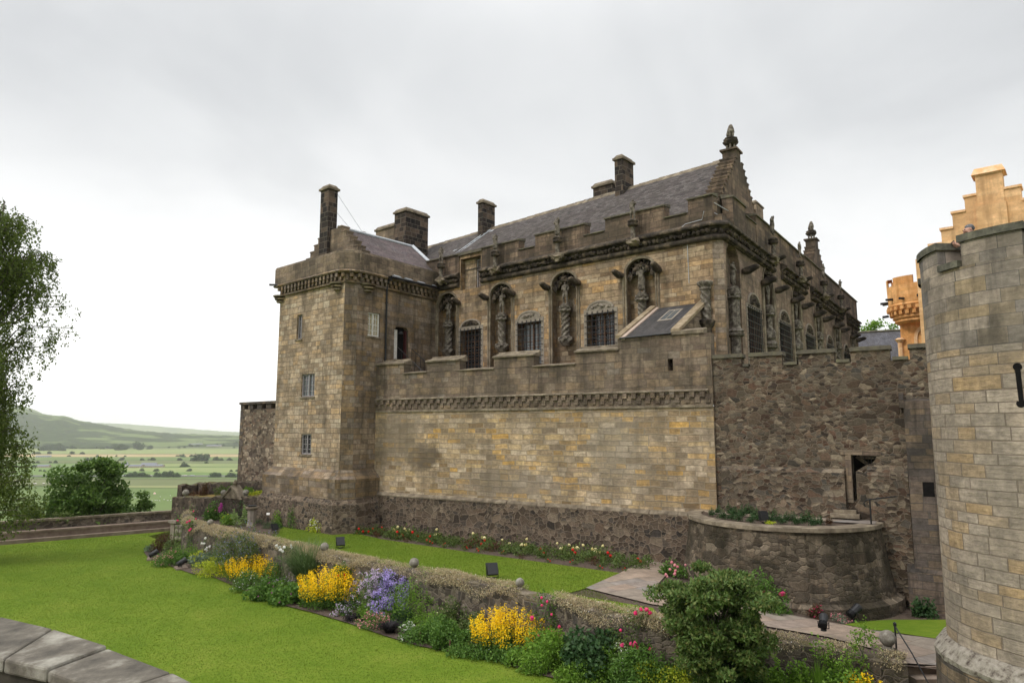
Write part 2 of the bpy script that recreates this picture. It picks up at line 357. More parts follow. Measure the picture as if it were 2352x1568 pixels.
m_par = masonry('parapet_ashlar', K([(.125, .093, .066), (.17, .128, .09), (.088, .068, .052), (.22, .168, .115), (.11, .088, .066)], 1.15), .7, .26, mortar=(.09, .07, .055), ms=.012, gamt=.7, streak=.6, moss=(.10, .085, .04))
_u = lambda s_: C.pt(s_, 0, 0).x*C.d[0]+C.pt(s_, 0, 0).y*C.d[1]
RST = [(_u(C.px(975, 1045)[0]), C.px(975, 1045)[1]-.1, 1.1, .75, (.07, .05, .035), .75), (_u(C.px(920, 1010)[0]), -.2, 2.0, 1.6, (.20, .165, .125), .6), (_u(C.px(1420, 1050)[0]), -.9, 1.7, 1.8, (.24, .21, .165), .55), (_u(C.px(1180, 1120)[0]), -2.4, 3.2, .7, (.25, .21, .165), .6)]
m_towpar = masonry('tower_parapet', K([(.20, .16, .11), (.27, .215, .15), (.15, .12, .09), (.24, .20, .145)], 1.), .5, .26, mortar=(.12, .10, .075), ms=.013, gamt=.5, streak=.45, moss=(.14, .115, .06))
m_ret = masonry('retaining_ashlar', K([(.20, .14, .07), (.40, .32, .20), (.21, .17, .115), (.46, .30, .10), (.42, .36, .26), (.28, .22, .145), (.44, .34, .18), (.36, .30, .215), (.47, .40, .29)], 1.08), .55, .235, mortar=(.30, .24, .165), ms=.022, grime=(.15, .12, .085), gamt=.5, streak=.25, warp=.13, stains=RST, mott=.4)
m_retup = masonry('upper_wall_ashlar', K([(.16, .13, .10), (.20, .165, .12), (.14, .11, .085), (.24, .185, .12), (.19, .17, .14)], 1.05), .5, .27, mortar=(.15, .12, .09), ms=.013, gamt=.5, streak=.45, warp=.08, moss=(.2, .17, .13))
m_shaft = mottled('carved_stone', (.022, .019, .017), (.13, .11, .088), 5.5, bump=.9, bd=.04, c3=(.30, .27, .225))
m_black = mottled('sooty_carving', (.014, .012, .011), (.055, .044, .034), 2.6, bump=1., bd=.06, c3=(.17, .13, .09))
m_cope = mottled('mossy_coping', (.09, .072, .052), (.17, .138, .10), 2.5, bump=.7, bd=.03, c3=(.30, .25, .18))
m_copedk = mottled('dark_coping', (.06, .055, .045), (.12, .105, .08), 2.5, bump=.7, bd=.03, c3=(.16, .15, .09))
m_surr = mottled('window_dressing', (.20, .17, .14), (.29, .25, .205), 3., bump=.4, bd=.02)
m_rubA = rubble('red_rubble', [sc3(c, .74) for c in [(.095, .052, .034), (.16, .118, .08), (.055, .04, .031), (.27, .22, .155), (.12, .068, .046), (.20, .158, .11), (.08, .072, .062), (.34, .27, .19)]], 5.0, mortar=(.165, .128, .095), grime=(.035, .026, .02), gamt=.35, streak=.15, bump=.5, rnd=.9, mwid=.11, ysq=2.0)
m_rubC = rubble('base_rubble', [(.078, .056, .040), (.125, .092, .066), (.045, .038, .033), (.17, .132, .095), (.095, .065, .045)], 4.6, mortar=(.20, .155, .115), rnd=.85, mwid=.12, bump=.6, gamt=.22, streak=.1, ysq=1.45)
m_rubG = rubble('garden_rubble', [(.10, .082, .065), (.16, .13, .10), (.07, .062, .055), (.14, .115, .085), (.22, .18, .14), (.055, .046, .038)], 4.0, mortar=(.17, .14, .11), gamt=.3, streak=.1, ysq=1.6, bump=.6, mwid=.14, rnd=.85, moss=(.10, .085, .04))
m_rubF = rubble('ruin_rubble', [(.082, .06, .046), (.13, .098, .073), (.06, .048, .041), (.15, .118, .09)], 4.6, mortar=(.12, .095, .075), gamt=.5, streak=.1, ysq=1.4, moss=(.10, .09, .035))
m_rubL = rubble('pale_rubble', [(.13, .075, .052), (.28, .22, .16), (.08, .06, .05), (.33, .27, .20), (.17, .12, .085)], 3.9, mortar=(.15, .115, .085), gamt=.3, streak=.1)
m_bast = rubble('bastion_stone', [(.095, .076, .055), (.14, .112, .082), (.062, .05, .038), (.12, .09, .062), (.175, .142, .104)], 3.3, mortar=(.085, .068, .050), grime=(.026, .022, .013), gamt=.75, streak=.45, bump=.6, ysq=2.4, mwid=.07, rnd=.62)
m_dark = masonry('weathered_wall', K([(.10, .088, .078), (.14, .115, .092), (.085, .078, .072), (.20, .155, .10), (.12, .10, .085)], 1.), .55, .22, mortar=(.10, .085, .07), ms=.014, grime=(.03, .027, .023), gamt=.7, streak=.6, warp=.1)
m_gate = masonry('round_tower_stone', K([(.42, .36, .28), (.31, .275, .22), (.48, .42, .335), (.36, .32, .26), (.42, .31, .17), (.34, .30, .24), (.45, .39, .31)], .84), .62, .245, mortar=(.19, .145, .11), ms=.013, grime=(.16, .14, .115), gamt=.4, streak=.25, warp=.04, bump=.9, mott=.35)
m_gateup = masonry('round_tower_upper', K([(.27, .24, .20), (.36, .315, .25), (.155, .15, .14), (.29, .235, .15), (.23, .215, .188)], 1.02), .66, .265, mortar=(.10, .09, .08), ms=.007, grime=(.05, .046, .040), gamt=.4, streak=.4, warp=.01, bump=.35, mott=.3)
m_slate = slate('grey_slate', [(.042, .037, .035), (.078, .064, .060), (.125, .112, .103), (.055, .043, .042), (.095, .081, .075)], .27, .12)
m_slateT = slate('purple_slate', [(.10, .075, .076), (.135, .10, .10), (.118, .098, .10), (.16, .125, .12)], .32, .15)
m_slateL = slate('new_slate', [(.045, .043, .044), (.06, .057, .058), (.075, .07, .07)], .3, .14)
m_far_slate = slate('far_slate', [(.09, .088, .10), (.115, .112, .125), (.10, .098, .112)], .4, .2)
m_chim = masonry('chimney_stone', K([(.016, .015, .015), (.03, .026, .023), (.12, .09, .065), (.02, .018, .017), (.045, .036, .03)], 1.), .46, .29, mortar=(.15, .13, .105), ms=.015, gamt=.15, streak=.2, warp=.02)
m_chimL = masonry('pale_chimney_stone', K([(.22, .175, .125), (.28, .225, .155), (.16, .13, .10), (.26, .20, .13)], 1.), .45, .27, mortar=(.18, .15, .12), ms=.014, gamt=.6, streak=.3, moss=(.2, .13, .04))
m_lead = plain('lead', (.42, .44, .47), .45, .4)
m_iron = plain('black_iron', (.012, .012, .013), .5, .4)
m_wood = plain('brown_frame', (.12, .065, .04), .6)
m_grey = plain('grey_paint', (.24, .22, .225), .55)
m_white = plain('white_paint', (.62, .6, .56), .6)
m_dk = plain('dark_interior', (.012, .011, .011), .9, .05)  # near-black colour, stands in for the shade inside openings
m_glass = plain('window_glass', (.10, .11, .115), .06, .9)
m_glasd = plain('dark_glass', (.018, .02, .022), .08, .7)
m_orange = masonry('orange_limewash', [(.62, .36, .17), (.72, .46, .245), (.67, .40, .20)], .8, .3, mortar=(.60, .36, .18), ms=.012, grime=(.50, .29, .135), gamt=.6, streak=.45, bump=.25, mott=.1)
m_turret = masonry('turret_limewash', [(.66, .32, .11), (.76, .41, .17), (.70, .36, .13)], .8, .3, mortar=(.62, .32, .12), ms=.012, grime=(.55, .24, .07), gamt=.6, streak=.4, bump=.25, mott=.1)
m_orange2 = mottled('orange_limewash_trim', (.68, .36, .15), (.80, .56, .36), 3., bump=.15, bd=.01)
m_copp = mottled('bitumen_pink', (.33, .25, .205), (.43, .34, .28), 2.)
m_path = masonry('flagstones', [(.28, .205, .155), (.23, .195, .16), (.31, .235, .18), (.25, .19, .15), (.22, .20, .185)], 1.15, .62, mortar=(.07, .06, .045), ms=.012, grime=(.13, .11, .085), gamt=.35, streak=0, bump=.25, warp=.0, mott=.12)
m_soil = mottled('soil', (.05, .036, .028), (.085, .062, .048), 9., bump=1., bd=.05, c3=(.12, .09, .07))
m_stepstone = mottled('step_stone', (.14, .10, .08), (.21, .16, .125), 2., bump=.5, c3=(.26, .21, .165))
m_ball = mottled('ball_stone', (.11, .10, .08), (.20, .18, .15), 7., bump=.8, c3=(.32, .31, .27))
m_fore = None
# ============================================================ PALACE
X = lambda P: (P.x, P.y)
pal = thing('palace', 'weathered brown stone palace with crenellated parapet, carved niches and barred windows behind the terrace wall', 'palace', A.pt(8, 0, 1.5))
NA = [.95, 5.0, 9.15, 13.42]; WA = [2.8, 6.95, 11.25]
NB = [6.9, 12.65, 18.4, 24.5, 31.0]; WB = [(4.3, 1.05), (9.85, 1.15), (15.75, 1.15), (21.7, 1.1), (27.8, 1.1)]
hl = [[(c-.78, 3.0), (c+.78, 3.0)]+arch_pts(c, .78, 7.1, 7.72) for c in NA]
wl = [[(c-.8, 3.2), (c+.8, 3.2), (c+.8, 5.42), (c-.8, 5.42)] for c in WA]
upw = [(1.98, 7.72), (3.53, 7.72), (3.53, 9.5), (1.98, 9.5)]
m = MB().wall(A, [(-1, 1), (SK, 1), (SK, 8.75), (3.66, 8.75), (3.66, 9.75), (1.9, 9.75), (1.9, 8.75), (-1, 8.75)], hl, 0, .38)
m = MB(); m.wall(A, [(-1, 1), (SK, 1), (SK, 8.75), (3.66, 8.75), (3.66, 9.72), (1.9, 9.72), (1.9, 8.75), (-1, 8.75)], hl+wl+[upw], 0, .0001, False)
fw = m.build('front_wall', m_front, pal)
m = MB()
for h in hl: m.wall(A, h, [], -.42, 0); 
for h, dp in [(h, .42) for h in hl]+[(h, .5) for h in wl]+[(upw, .62)]:
    k = len(h); m.add([A.pt(x, 0, z) for x, z in h]+[A.pt(x, -dp, z) for x, z in h], [(i, (i+1) % k, (i+1) % k+k, i+k) for i in range(k)])
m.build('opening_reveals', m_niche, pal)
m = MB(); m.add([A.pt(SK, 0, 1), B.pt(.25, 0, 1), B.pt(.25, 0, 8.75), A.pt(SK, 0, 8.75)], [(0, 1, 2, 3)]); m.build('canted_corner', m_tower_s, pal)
hb = [[(c-.95, 2.0), (c+.95, 2.0)]+arch_pts(c, .95, 7.1, 8.0) for c in [1.45]+NB]
wb = [[(c-h, 2.6), (c+h, 2.6), (c+h, 5.5), (c-h, 5.5)] for c, h in WB]
m = MB(); m.wall(B, [(.25, 1), (33.6, 1), (33.6, 8.9), (.25, 8.9)], hb+wb, 0, .0001, False); m.build('side_wall', m_side, pal)
m = MB()
for h in hb: m.wall(B, h, [], -.4, 0)
for h, dp in [(h, .4) for h in hb]+[(h, .5) for h in wb]:
    k = len(h); m.add([B.pt(x, 0, z) for x, z in h]+[B.pt(x, -dp, z) for x, z in h], [(i, (i+1) % k, (i+1) % k+k, i+k) for i in range(k)])
m.build('opening_reveals', m_side, pal)
# arch rings, shafts and traceried heads of the niches
def ring(m, F, c, hw, zs, za, wd, n0, n1, N=12):
    o = arch_pts(c, hw+wd, zs, za+wd, N); i_ = arch_pts(c, hw, zs, za, N)
    for k in range(N):
        q = [o[k], o[k+1], i_[k+1], i_[k]]
        m.fpoly(F, q, n0, n1)
for F, cs, hw, za in ((A, NA, .74, 7.68), (B, NB, .9, 7.95)):
    for c in cs:
        m = MB(); h = MB()
        ring(m, F, c, hw, 7.1, za, .11, -.1, .05)
        for s_ in (-1, 1):
            for q, r in ((hw+.03, .05), (hw+.16, .06)):
                P = F.pt(c+s_*q, .0, 0); m.tube([(P.x, P.y, 2.6 if F is A else 2.2), (P.x, P.y, 7.1)], r if F is A else r*1.7, 6)
        if F is A:
            for k in range(7):                                   # pierced cusps inside the arch
                a = pi*(k+.5)/7; ring(h, F, c+.56*cos(a), .10, 7.12+.42*sin(a), 7.25+.42*sin(a), .05, -.36, -.12, 6)
                h.blob(F.pt(c+.42*cos(a), -.2, 7.08+.34*sin(a)), (.07, .07, .08), 6, 4, .5, k)
            
            for k in range(9): h.blob(F.pt(c-.34+.085*k, -.1, 7.2+.05*(4-abs(k-4))+random.uniform(-.05, .05)), (.10, .16, .13), 6, 5, 1.1, k+c)
            for sg in (-1, 1): h.blob(F.pt(c+sg*.62, -.15, 6.98), (.13, .16, .2), 6, 5, 1., c); h.blob(F.pt(c+sg*.45, -.2, 7.1), (.1, .14, .16), 6, 5, 1., c+sg)
        else:
            for k in range(9): h.blob(F.pt(c+random.uniform(-.4, .4), -.05+random.uniform(-.1, .25), 7.35+random.uniform(0, .4)), (.16, .18, .13), 6, 5, .8, k+c)
            h.box(F.pt(c, .1, 7.38), (.8, .55, .16), F.ang())
        m.build('niche_moulding', m_cope, pal); h.build('niche_canopy', m_black, pal)
# cornice with carved frieze
prof = [(0, 7.9), (.08, 7.9), (.17, 7.96), (.19, 8.03), (.17, 8.1), (.09, 8.14), (.05, 8.2), (.08, 8.36), (.2, 8.46), (.34, 8.48), (.36, 8.54), (.33, 8.6), (.12, 8.74), (0, 8.78)]
runs = [[A.pt(-.6, 0, 0), A.pt(1.92, 0, 0)], [A.pt(3.62, 0, 0), A.pt(SK, 0, 0), B.pt(.25, 0, 0), B.pt(7.95, 0, 0)]] + [[B.pt(a, 0, 0), B.pt(b, 0, 0)] for a, b in ((9.6, 15.1), (16.6, 26.8), (28.7, 33.6))]
for r in runs:
    m = MB(); fr = MB(); m.sweep(r, prof)
    for i in range(len(r)-1):
        a, b = Vector(r[i]), Vector(r[i+1]); L = (b-a).length; d = (b-a)/L; nrm = Vector((d.y, -d.x, 0)); k = int(L/.21)
        onB = abs(d.x-B.d[0]) < .01
        for j in range(k):
            p = a+d*(j+.5)*L/k+nrm*(.17+random.uniform(-.02, .03))
            fr.blob((p.x, p.y, 8.29+random.uniform(-.03, .03)), (.1, .1, random.uniform(.08, .13)), 6, 4, .9, j)
        if onB:
            for j in range(int(L/.16)): p = a+d*(j+.5)*.16+nrm*.18; fr.blob((p.x, p.y, 8.03), (.055, .055, .11), 6, 4)
    m.build('cornice', m_black, pal, smooth=False); fr.build('carved_frieze', m_black, pal)
# parapet
m = MB(); cp = MB()
def merl(F, a, b, zt, zb, n0=-.42, n1=.06, lip=.08):
    m.fbox(F, a, b, n0, n1, zb, zt-.2)
    cp.fbox(F, a-.04, b+.04, n0-.04, n1+lip, zt-.2, zt-.14, zt-.2, zt)
merl(A, -.8, 1.9, 9.98, 8.7); merl(A, 3.66, 6.3, 10.02, 8.7); merl(A, 7.4, 10.45, 10.05, 8.7); merl(A, 11.63, 14.73, 10.05, 8.7); merl(A, 15.86, SK+.1, 10.05, 8.7)
cp.fbox(A, 1.88, 3.68, -.5, .12, 9.7, 9.86, 9.7, 9.98)
for a, b in ((6.3, 7.4), (10.45, 11.63), (14.73, 15.86)): m.fbox(A, a+.002, b-.002, -.42, .058, 8.7, 9.28); cp.fbox(A, a-.06, b-.05, -.46, .13, 9.28, 9.32, 9.28, 9.4)
m.build('parapet', m_par, pal); cp.build('parapet_coping', m_copedk, pal); m = MB(); cp = MB(); m.fbox(B, .1, 1.6, -.5, .04, 8.7, 9.0)
for a, b, z in ((1.6, 3.5, 10.35), (5.1, 14.9, 10.42), (14.9, 26.5, 10.5), (26.5, 33.6, 10.5)): merl(B, a, b-.05, z, 8.72)
m.fbox(B, 3.5, 5.05, -.42, .055, 8.72, 9.75); cp.fbox(B, 3.4, 5.1, -.46, .13, 9.75, 9.79, 9.75, 9.88)
m.build('parapet', m_par, pal); cp.build('parapet_coping', m_copedk, pal)
m = MB()
for z in (9.55, 9.1): m.tube([A.pt(SK+.1, -.1, z), B.pt(1.62, -.15, z)], .02, 6)
m.build('parapet_rail', m_lead, pal)
# roof
RN = -4.75
def rz_(s): return 12.58+(s+6)*(13.25-12.58)/22.
m = MB(); m.add([A.pt(-9, -.3, 8.9), A.pt(16.1, -.3, 8.9), A.pt(16.1, RN, rz_(16.1)), A.pt(-9, RN, rz_(-9)), A.pt(16.1, -9.2, 8.9), A.pt(-9, -9.2, 8.9)], [(0, 1, 2, 3), (3, 2, 4, 5)])
rf = m.build('roof', m_slate, pal)
m = MB()
for i in range(42):
    a = -9+i*.6; z = rz_(a); h_ = random.uniform(-.012, .012)
    m.add([A.pt(a, RN+.24, z-.2+h_), A.pt(a+.59, RN+.24, z-.2+h_), A.pt(a+.59, RN+.03, z+.08+h_), A.pt(a, RN+.03, z+.08+h_), A.pt(a, RN-.2, z-.15), A.pt(a+.59, RN-.2, z-.15)], [(0, 1, 2, 3), (3, 2, 5, 4), (0, 3, 4), (1, 5, 2)])
m.build('ridge_stones', m_cope, rf)
m = MB(); m.fbox(A, -8, 16, -9, -.5, 8.5, 8.8); m.fbox(B, .4, 33.4, -.9, -.42, 8.0, 8.9); m.build('wall_head', m_dk, pal)
# far block behind the side front (its own roof and gable)
m = MB(); m.add([B.pt(16, -.8, 9.6), B.pt(28.6, -.8, 9.6), B.pt(28.6, -5.0, 13.2), B.pt(16, -5.0, 13.2)], [(0, 1, 2, 3)]); m.build('roof', m_slate, pal)
# crow-stepped gable
def gable(F, c, hw, z0, za, n0, n1, steps, bw, mat, par, cap=True, zb=None, top=.5):
    m = MB(); pts = [(c-hw, zb if zb is not None else z0)]; k = MB()
    for i in range(steps):
        x0 = c-hw+i*(hw-top)/steps; x1 = c-hw+(i+1)*(hw-top)/steps; z = z0+(i+1)*(za-z0)/steps
        pts += [(x0, z), (x1, z)]
        if cap:
            for sg in (-1, 1):
                a_, b_ = (x0, x1) if sg < 0 else (2*c-x1, 2*c-x0)
                k.fbox(F, a_-.02, b_+.02, n0-.03, n1+.03, z, z+.07)
    R = [(2*c-x, z) for x, z in pts[::-1]]
    m.fpoly(F, pts+R, n0, n1); g = m.build('gable', mat, par)
    if cap: k.build('crow_step', mat if mat is not m_orange else m_orange2, g)
    return g
gable(B, 4.75, 4.3, 8.9, 12.95, -1.25, -.5, 15, .3, m_par, pal, zb=8.6, top=.36)
m = MB(); m.box(B.pt(4.75, -.87, 13.2), (.72, .66, .6), B.ang()); m.box(B.pt(4.75, -.87, 13.52), (.95, .85, .09), B.ang()); m.build('gable_pedestal', m_par, pal)
def far_gable():
    P = Fr(B.pt(28.6, 0, 0), dB)
    m = MB(); pts = [(-4.4+.5*i, 9.2+.52*i+(.52 if j else 0)) for i in range(8) for j in (0, 1)]
    pts = [(-4.6, 8.6)]+[p for i in range(8) for p in ((-4.6+.53*i, 9.3+.5*(i+1)), (-4.6+.53*(i+1), 9.3+.5*(i+1)))]
    F2 = Fr(B.pt(22.5, 0, 0), dA); 
    return F2
g2 = gable(B, 24.2, 4.0, 9.4, 12.9, -1.6, -.9, 10, .3, m_par, pal, zb=8.8, top=.4)
m = MB(); m.box(B.pt(24.2, -1.25, 13.2), (.75, .7, .7), B.ang()); m.box(B.pt(24.2, -1.25, 13.58), (1.0, .9, .1), B.ang()); m.build('gable_pedestal', m_par, pal)
# chimneys
def chim(F, n, xl, xc, xr, yt, zb, mat, par, capm=m_cope, name='chimney', zt=None):
    s1, z1 = F.px(xc, yt, n); s0 = F.px(xl, yt, n)[0]
    if zt: z1 = zt
    dp = Fr(F.pt(s1, n, 0), dB).px(xr, yt)[0]
    m = MB(); m.fbox(F, s0, s1, n-dp, n, zb, z1-.3)
    o = m.build(name, mat, par); c = MB()
    c.fbox(F, s0-.09, s1+.09, n-dp-.09, n+.09, z1-.3, z1-.18); 
    a, b, n0, n1 = s0-.05, s1+.05, n-dp-.05, n+.05
    c.add([F.pt(a, n1, z1-.18), F.pt(b, n1, z1-.18), F.pt(b, n0, z1-.18), F.pt(a, n0, z1-.18), F.pt(a+.12, n1-.12, z1), F.pt(b-.12, n1-.12, z1), F.pt(b-.12, n0+.12, z1), F.pt(a+.12, n0+.12, z1)],
          [(0, 1, 5, 4), (1, 2, 6, 5), (2, 3, 7, 6), (3, 0, 4, 7), (4, 5, 6, 7)])
    c.build('chimney_cap', capm, o); return o, (s0, s1, n-dp, n, z1)
chim(A, -4.1, 1411, 1429, 1450, 352, 11.8, m_chim, rf)
chim(A, -5.6, 1362, 1405, 1425, 410, 11.8, m_chim, rf)
chim(A, -4.0, 1098, 1109, 1134, 455, 11.8, m_chim, rf)
oc, bc = chim(A, -1.5, 907, 933, 980, 474, 9, m_chim, rf)
chim(A, -1.6, 864, 905.5, 925, 510, 9, m_chimL, rf)
chim(B, -6.5, 1738, 1752, 1775, 472, 9, m_chimL, rf)
m = MB()                                                        # lead flashings
for s0, n in ((9.5, -4.1), (-.6, -4.0)):
    f_ = lambda s, nn: A.pt(s, nn, 8.9+(rz_(s)-8.9)*(-.3-nn)/(-.3-RN)+.03)
    m.add([f_(s0-.25, n+.25), f_(s0+.9, n+.25), f_(s0+.9, n-.02), f_(s0-.25, n-.02)], [(0, 1, 2, 3)])
    m.add([f_(s0+.65, n), f_(s0+1.0, n), f_(s0+1.15, RN+.3), f_(s0+.85, RN+.3)], [(0, 1, 2, 3)])
m.add([f_(-2.2, -1.9), f_(-1.3, -1.9), f_(-1.0, -3.1), f_(-1.9, -3.1)], [(0, 1, 2, 3)])
m.build('lead_flashing', m_lead, rf)
# windows: frame, panes, iron grille, carved tympanum
def window(F, c, hw, z0, z1, dep, par, grille=True, tym=True, fm=m_wood, nx=4, nz=5, glass=m_glasd, arch_z=5.98, head=5.62):
    f = MB()
    for a, b, q, r in ((c-hw, c-hw+.07, z0, z1), (c+hw-.07, c+hw, z0, z1), (c-hw+.07, c+hw-.07, z1-.07, z1), (c-hw+.07, c+hw-.07, z0, z0+.07), (c-.04, c+.04, z0+.07, z1-.07)): f.fbox(F, a, b, -dep, -dep+.09, q, r)
    for i in range(1, nx):
        x = c-hw+2*hw*i/nx
        if abs(x-c) > .05: f.fbox(F, x-.013, x+.013, -dep+.01, -dep+.05, z0+.07, z1-.07)
    for i in range(1, nz): z = z0+(z1-z0)*i/nz; f.fbox(F, c-hw+.07, c-.04, -dep+.012, -dep+.048, z-.013, z+.013); f.fbox(F, c+.04, c+hw-.07, -dep+.012, -dep+.048, z-.013, z+.013)
    w_ = f.build('window', fm, par)
    MB().fbox(F, c-hw, c+hw, -dep-.01, -dep+.02, z0, z1).build('pane', glass, w_)
    if grille:
        g = MB(); nv = max(5, int(hw*2/.24)); N1 = .07
        for i in range(nv):
            x = c-hw+.06+(2*hw-.12)*i/(nv-1); P = F.pt(x, N1, 0)
            g.tube([(P.x, P.y, z0-.02), (P.x, P.y, z1+.08), F.pt(x-.05, -.02, z1+.13)], .021, 5)
        nh = int((z1-z0)/.27)
        for i in range(nh):
            z = z0+.15+(z1-z0-.2)*i/(nh-1); g.tube([F.pt(c-hw-.12, -.01, z), F.pt(c-hw-.06, N1+.02, z), F.pt(c+hw+.06, N1+.02, z), F.pt(c+hw+.12, -.01, z)], .018, 5)
        g.build('grille', m_iron, w_)
    if tym:
        t = MB(); s = MB(); za = arch_z
        t.fpoly(F, [(c-hw*.85, head)]+[(x, z) for x, z in arch_pts(c, hw*.85, head, za-.05)[::-1]][1:-1]+[(c+hw*.85, head)], .0, .03)
        for k in range(11): x = c+random.uniform(-.65, .65)*hw; t.blob(F.pt(x, .035, head+.07+random.uniform(0, 1)*(za-head-.2)*(1-abs(x-c)/hw)), (.09, .09, .06), 6, 4, .9, k+c)
        t.build('tympanum', m_black if F is B or c < 4 else m_surr, w_)
        ring(s, F, c, hw*.85, head, za-.05, .09, .0, .06)
        s.fbox(F, c-hw-.16, c-hw-.001, .0, .022, z0, head-.03); s.fbox(F, c+hw+.001, c+hw+.16, .0, .022, z0, head-.03); s.fbox(F, c-hw-.16, c+hw+.16, .0, .024, z1+.001, head+.0)
        s.build('stone_dressing', m_surr, w_)
    return w_
for c in WA: window(A, c, .78, 3.22, 5.42, .42, pal, glass=m_glass if c == 6.95 else m_glasd, nx=6, nz=7)
for c, h in WB: window(B, c, h, 2.62, 5.5, .42, pal, nx=6, nz=8, head=5.66, arch_z=6.25)
window(A, 3.2, .33, 7.74, 9.42, .5, pal, False, False, m_grey, 4, 7, plain('reddish_lit_pane', (.23, .15, .095), .7))  # pane tinted reddish: light from inside is put into its colour
m = MB(); m.fbox(A, 1.99, 2.86, -.6, -.35, 7.73, 9.49); m.build('window_jamb', m_tower, pal)
m = MB(); Pq = [A.pt(15.75, .03, 8.5), A.pt(15.78, .03, 6.2)]; m.tube(Pq, .013, 5); Pq = [A.pt(15.72, .4, 8.62), A.pt(15.74, .12, 8.8), A.pt(16.5, .1, 8.85), A.pt(16.6, .1, 9.2)]; m.tube(Pq, .014, 5)
m.tube([A.pt(7.5, RN+.3, rz_(7.5)-.1), A.pt(7.6, RN, rz_(7.5)+.1)], .02, 5); m.build('lightning_cable', m_lead, pal)
# ------------------------------------------------------------ statues and carved beasts
def skin(name, pts, edges, rad, sub=2, mat=m_shaft):
    me = bpy.data.meshes.new(name+'_cage'); me.from_pydata(pts, edges, [])
    o = bpy.data.objects.new(name+'_cage', me); col.objects.link(o)
    md = o.modifiers.new('s', 'SKIN'); o.modifiers.new('d', 'SUBSURF').levels = sub
    for i, v in enumerate(me.skin_vertices[0].data):
        r = rad[i]; v.radius = r if isinstance(r, (tuple, list)) else (r, r); v.use_root = (i == 0)
    dg = bpy.context.evaluated_depsgraph_get(); dg.update()
    ev = bpy.data.meshes.new_from_object(o.evaluated_get(dg)); ev.name = name
    col.objects.unlink(o); bpy.data.objects.remove(o)
    ev.materials.clear(); ev.materials.append(mat); ev.shade_smooth(); return ev
def add_me(name, me, parent, loc=(0, 0, 0), scale=1, rz=0):
    o = bpy.data.objects.new(name, me); col.objects.link(o); o.parent = parent; o.location = loc; o.scale = (scale,)*3; o.rotation_euler = (0, 0, rz); return o
def human(name, pose, mat=m_shaft):                             # one unit tall, facing -Y
    armL, armR, lean, robe = pose
    P = [(0, 0, .53), (lean*.3, 0, .64), (lean*.6, .0, .76), (lean, 0, .85), (lean*1.1, -.015, .89), (lean*1.15, -.02, .955),
         (-.06, 0, .50), (-.075+lean*.2, -.04, .28), (-.08, .0, .04), (-.09, -.07, .015),
         (.06, 0, .50), (.08, -.01, .28), (.085, .03, .04), (.1, -.05, .015),
         (lean-.14, 0, .80), (lean+.14, 0, .80)]
    E_ = [(0, 1), (1, 2), (2, 3), (3, 4), (4, 5), (0, 6), (6, 7), (7, 8), (8, 9), (0, 10), (10, 11), (11, 12), (12, 13), (2, 14), (2, 15)]
    R = [(.12, .09), (.105, .08), (.14, .09), (.06, .055), (.045, .045), (.068, .075), .075, .058, .042, .036, .075, .058, .042, .036, .055, .055]
    for sd_, arm, root in ((-1, armL, 14), (1, armR, 15)):
        k = len(P)
        for i, q in enumerate(arm): P.append((lean+sd_*q[0], q[1], q[2])); R.append((.048, .04, .034)[i]); E_.append((root if i == 0 else k+i-1, k+i))
    if robe:
        k = len(P); P += [(0, .01, .36), (0, .01, .2), (0, .0, .07)]; R += [(.13, .10), (.14, .10), (.15, .11)]; E_ += [(0, k), (k, k+1), (k+1, k+2)]
    return skin(name, P, E_, R, 2, mat)
POS = [([(.15, -.03, .68), (.09, -.12, .6)], [(.16, .0, .68), (.17, -.05, .56)], .01, 0),
       ([(.15, -.02, .68), (.06, -.11, .7)], [(.15, -.04, .9), (.1, -.06, 1.0)], -.03, 1),
       ([(.16, .03, .66), (.15, -.03, .55)], [(.16, -.04, .7), (.05, -.12, .78)], .03, 0),
       ([(.14, -.05, .7), (.02, -.12, .66)], [(.15, -.03, .67), (.04, -.12, .62)], 0, 1)]
HUM = [human('figure', p) for p in POS]
BEAST = skin('beast', [(0, .1, .12), (0, .0, .3), (0, -.06, .5), (0, -.1, .64), (0, -.2, .66), (-.07, -.14, .28), (-.07, -.16, .03), (.07, -.14, .28), (.07, -.16, .03), (-.1, .08, .06), (.1, .08, .06), (0, -.08, .74)],
             [(0, 1), (1, 2), (2, 3), (3, 4), (2, 5), (5, 6), (2, 7), (7, 8), (0, 9), (0, 10), (3, 11)], [(.2, .2), .2, .17, .13, .08, .08, .055, .08, .055, .13, .13, .07])
GARG = skin('gargoyle', [(0, 0, 0), (0, -.2, .0), (0, -.4, .02), (0, -.55, .06), (0, -.68, .03), (-.1, -.25, -.12), (.1, -.25, -.12), (-.07, -.52, .14), (.07, -.52, .14)],
            [(0, 1), (1, 2), (2, 3), (3, 4), (1, 5), (1, 6), (3, 7), (3, 8)], [.13, .15, .11, .1, .06, .06, .06, .03, .03], 1, m_black)
def tw_shaft(m, c, r, z0, z1, fl=5, tw=5., seg=30):
    N = max(6, int((z1-z0)/.05)); prof = [(r, z0+(z1-z0)*i/N) for i in range(N+1)]
    m.lathe(c, prof, seg, fl, tw, .13)
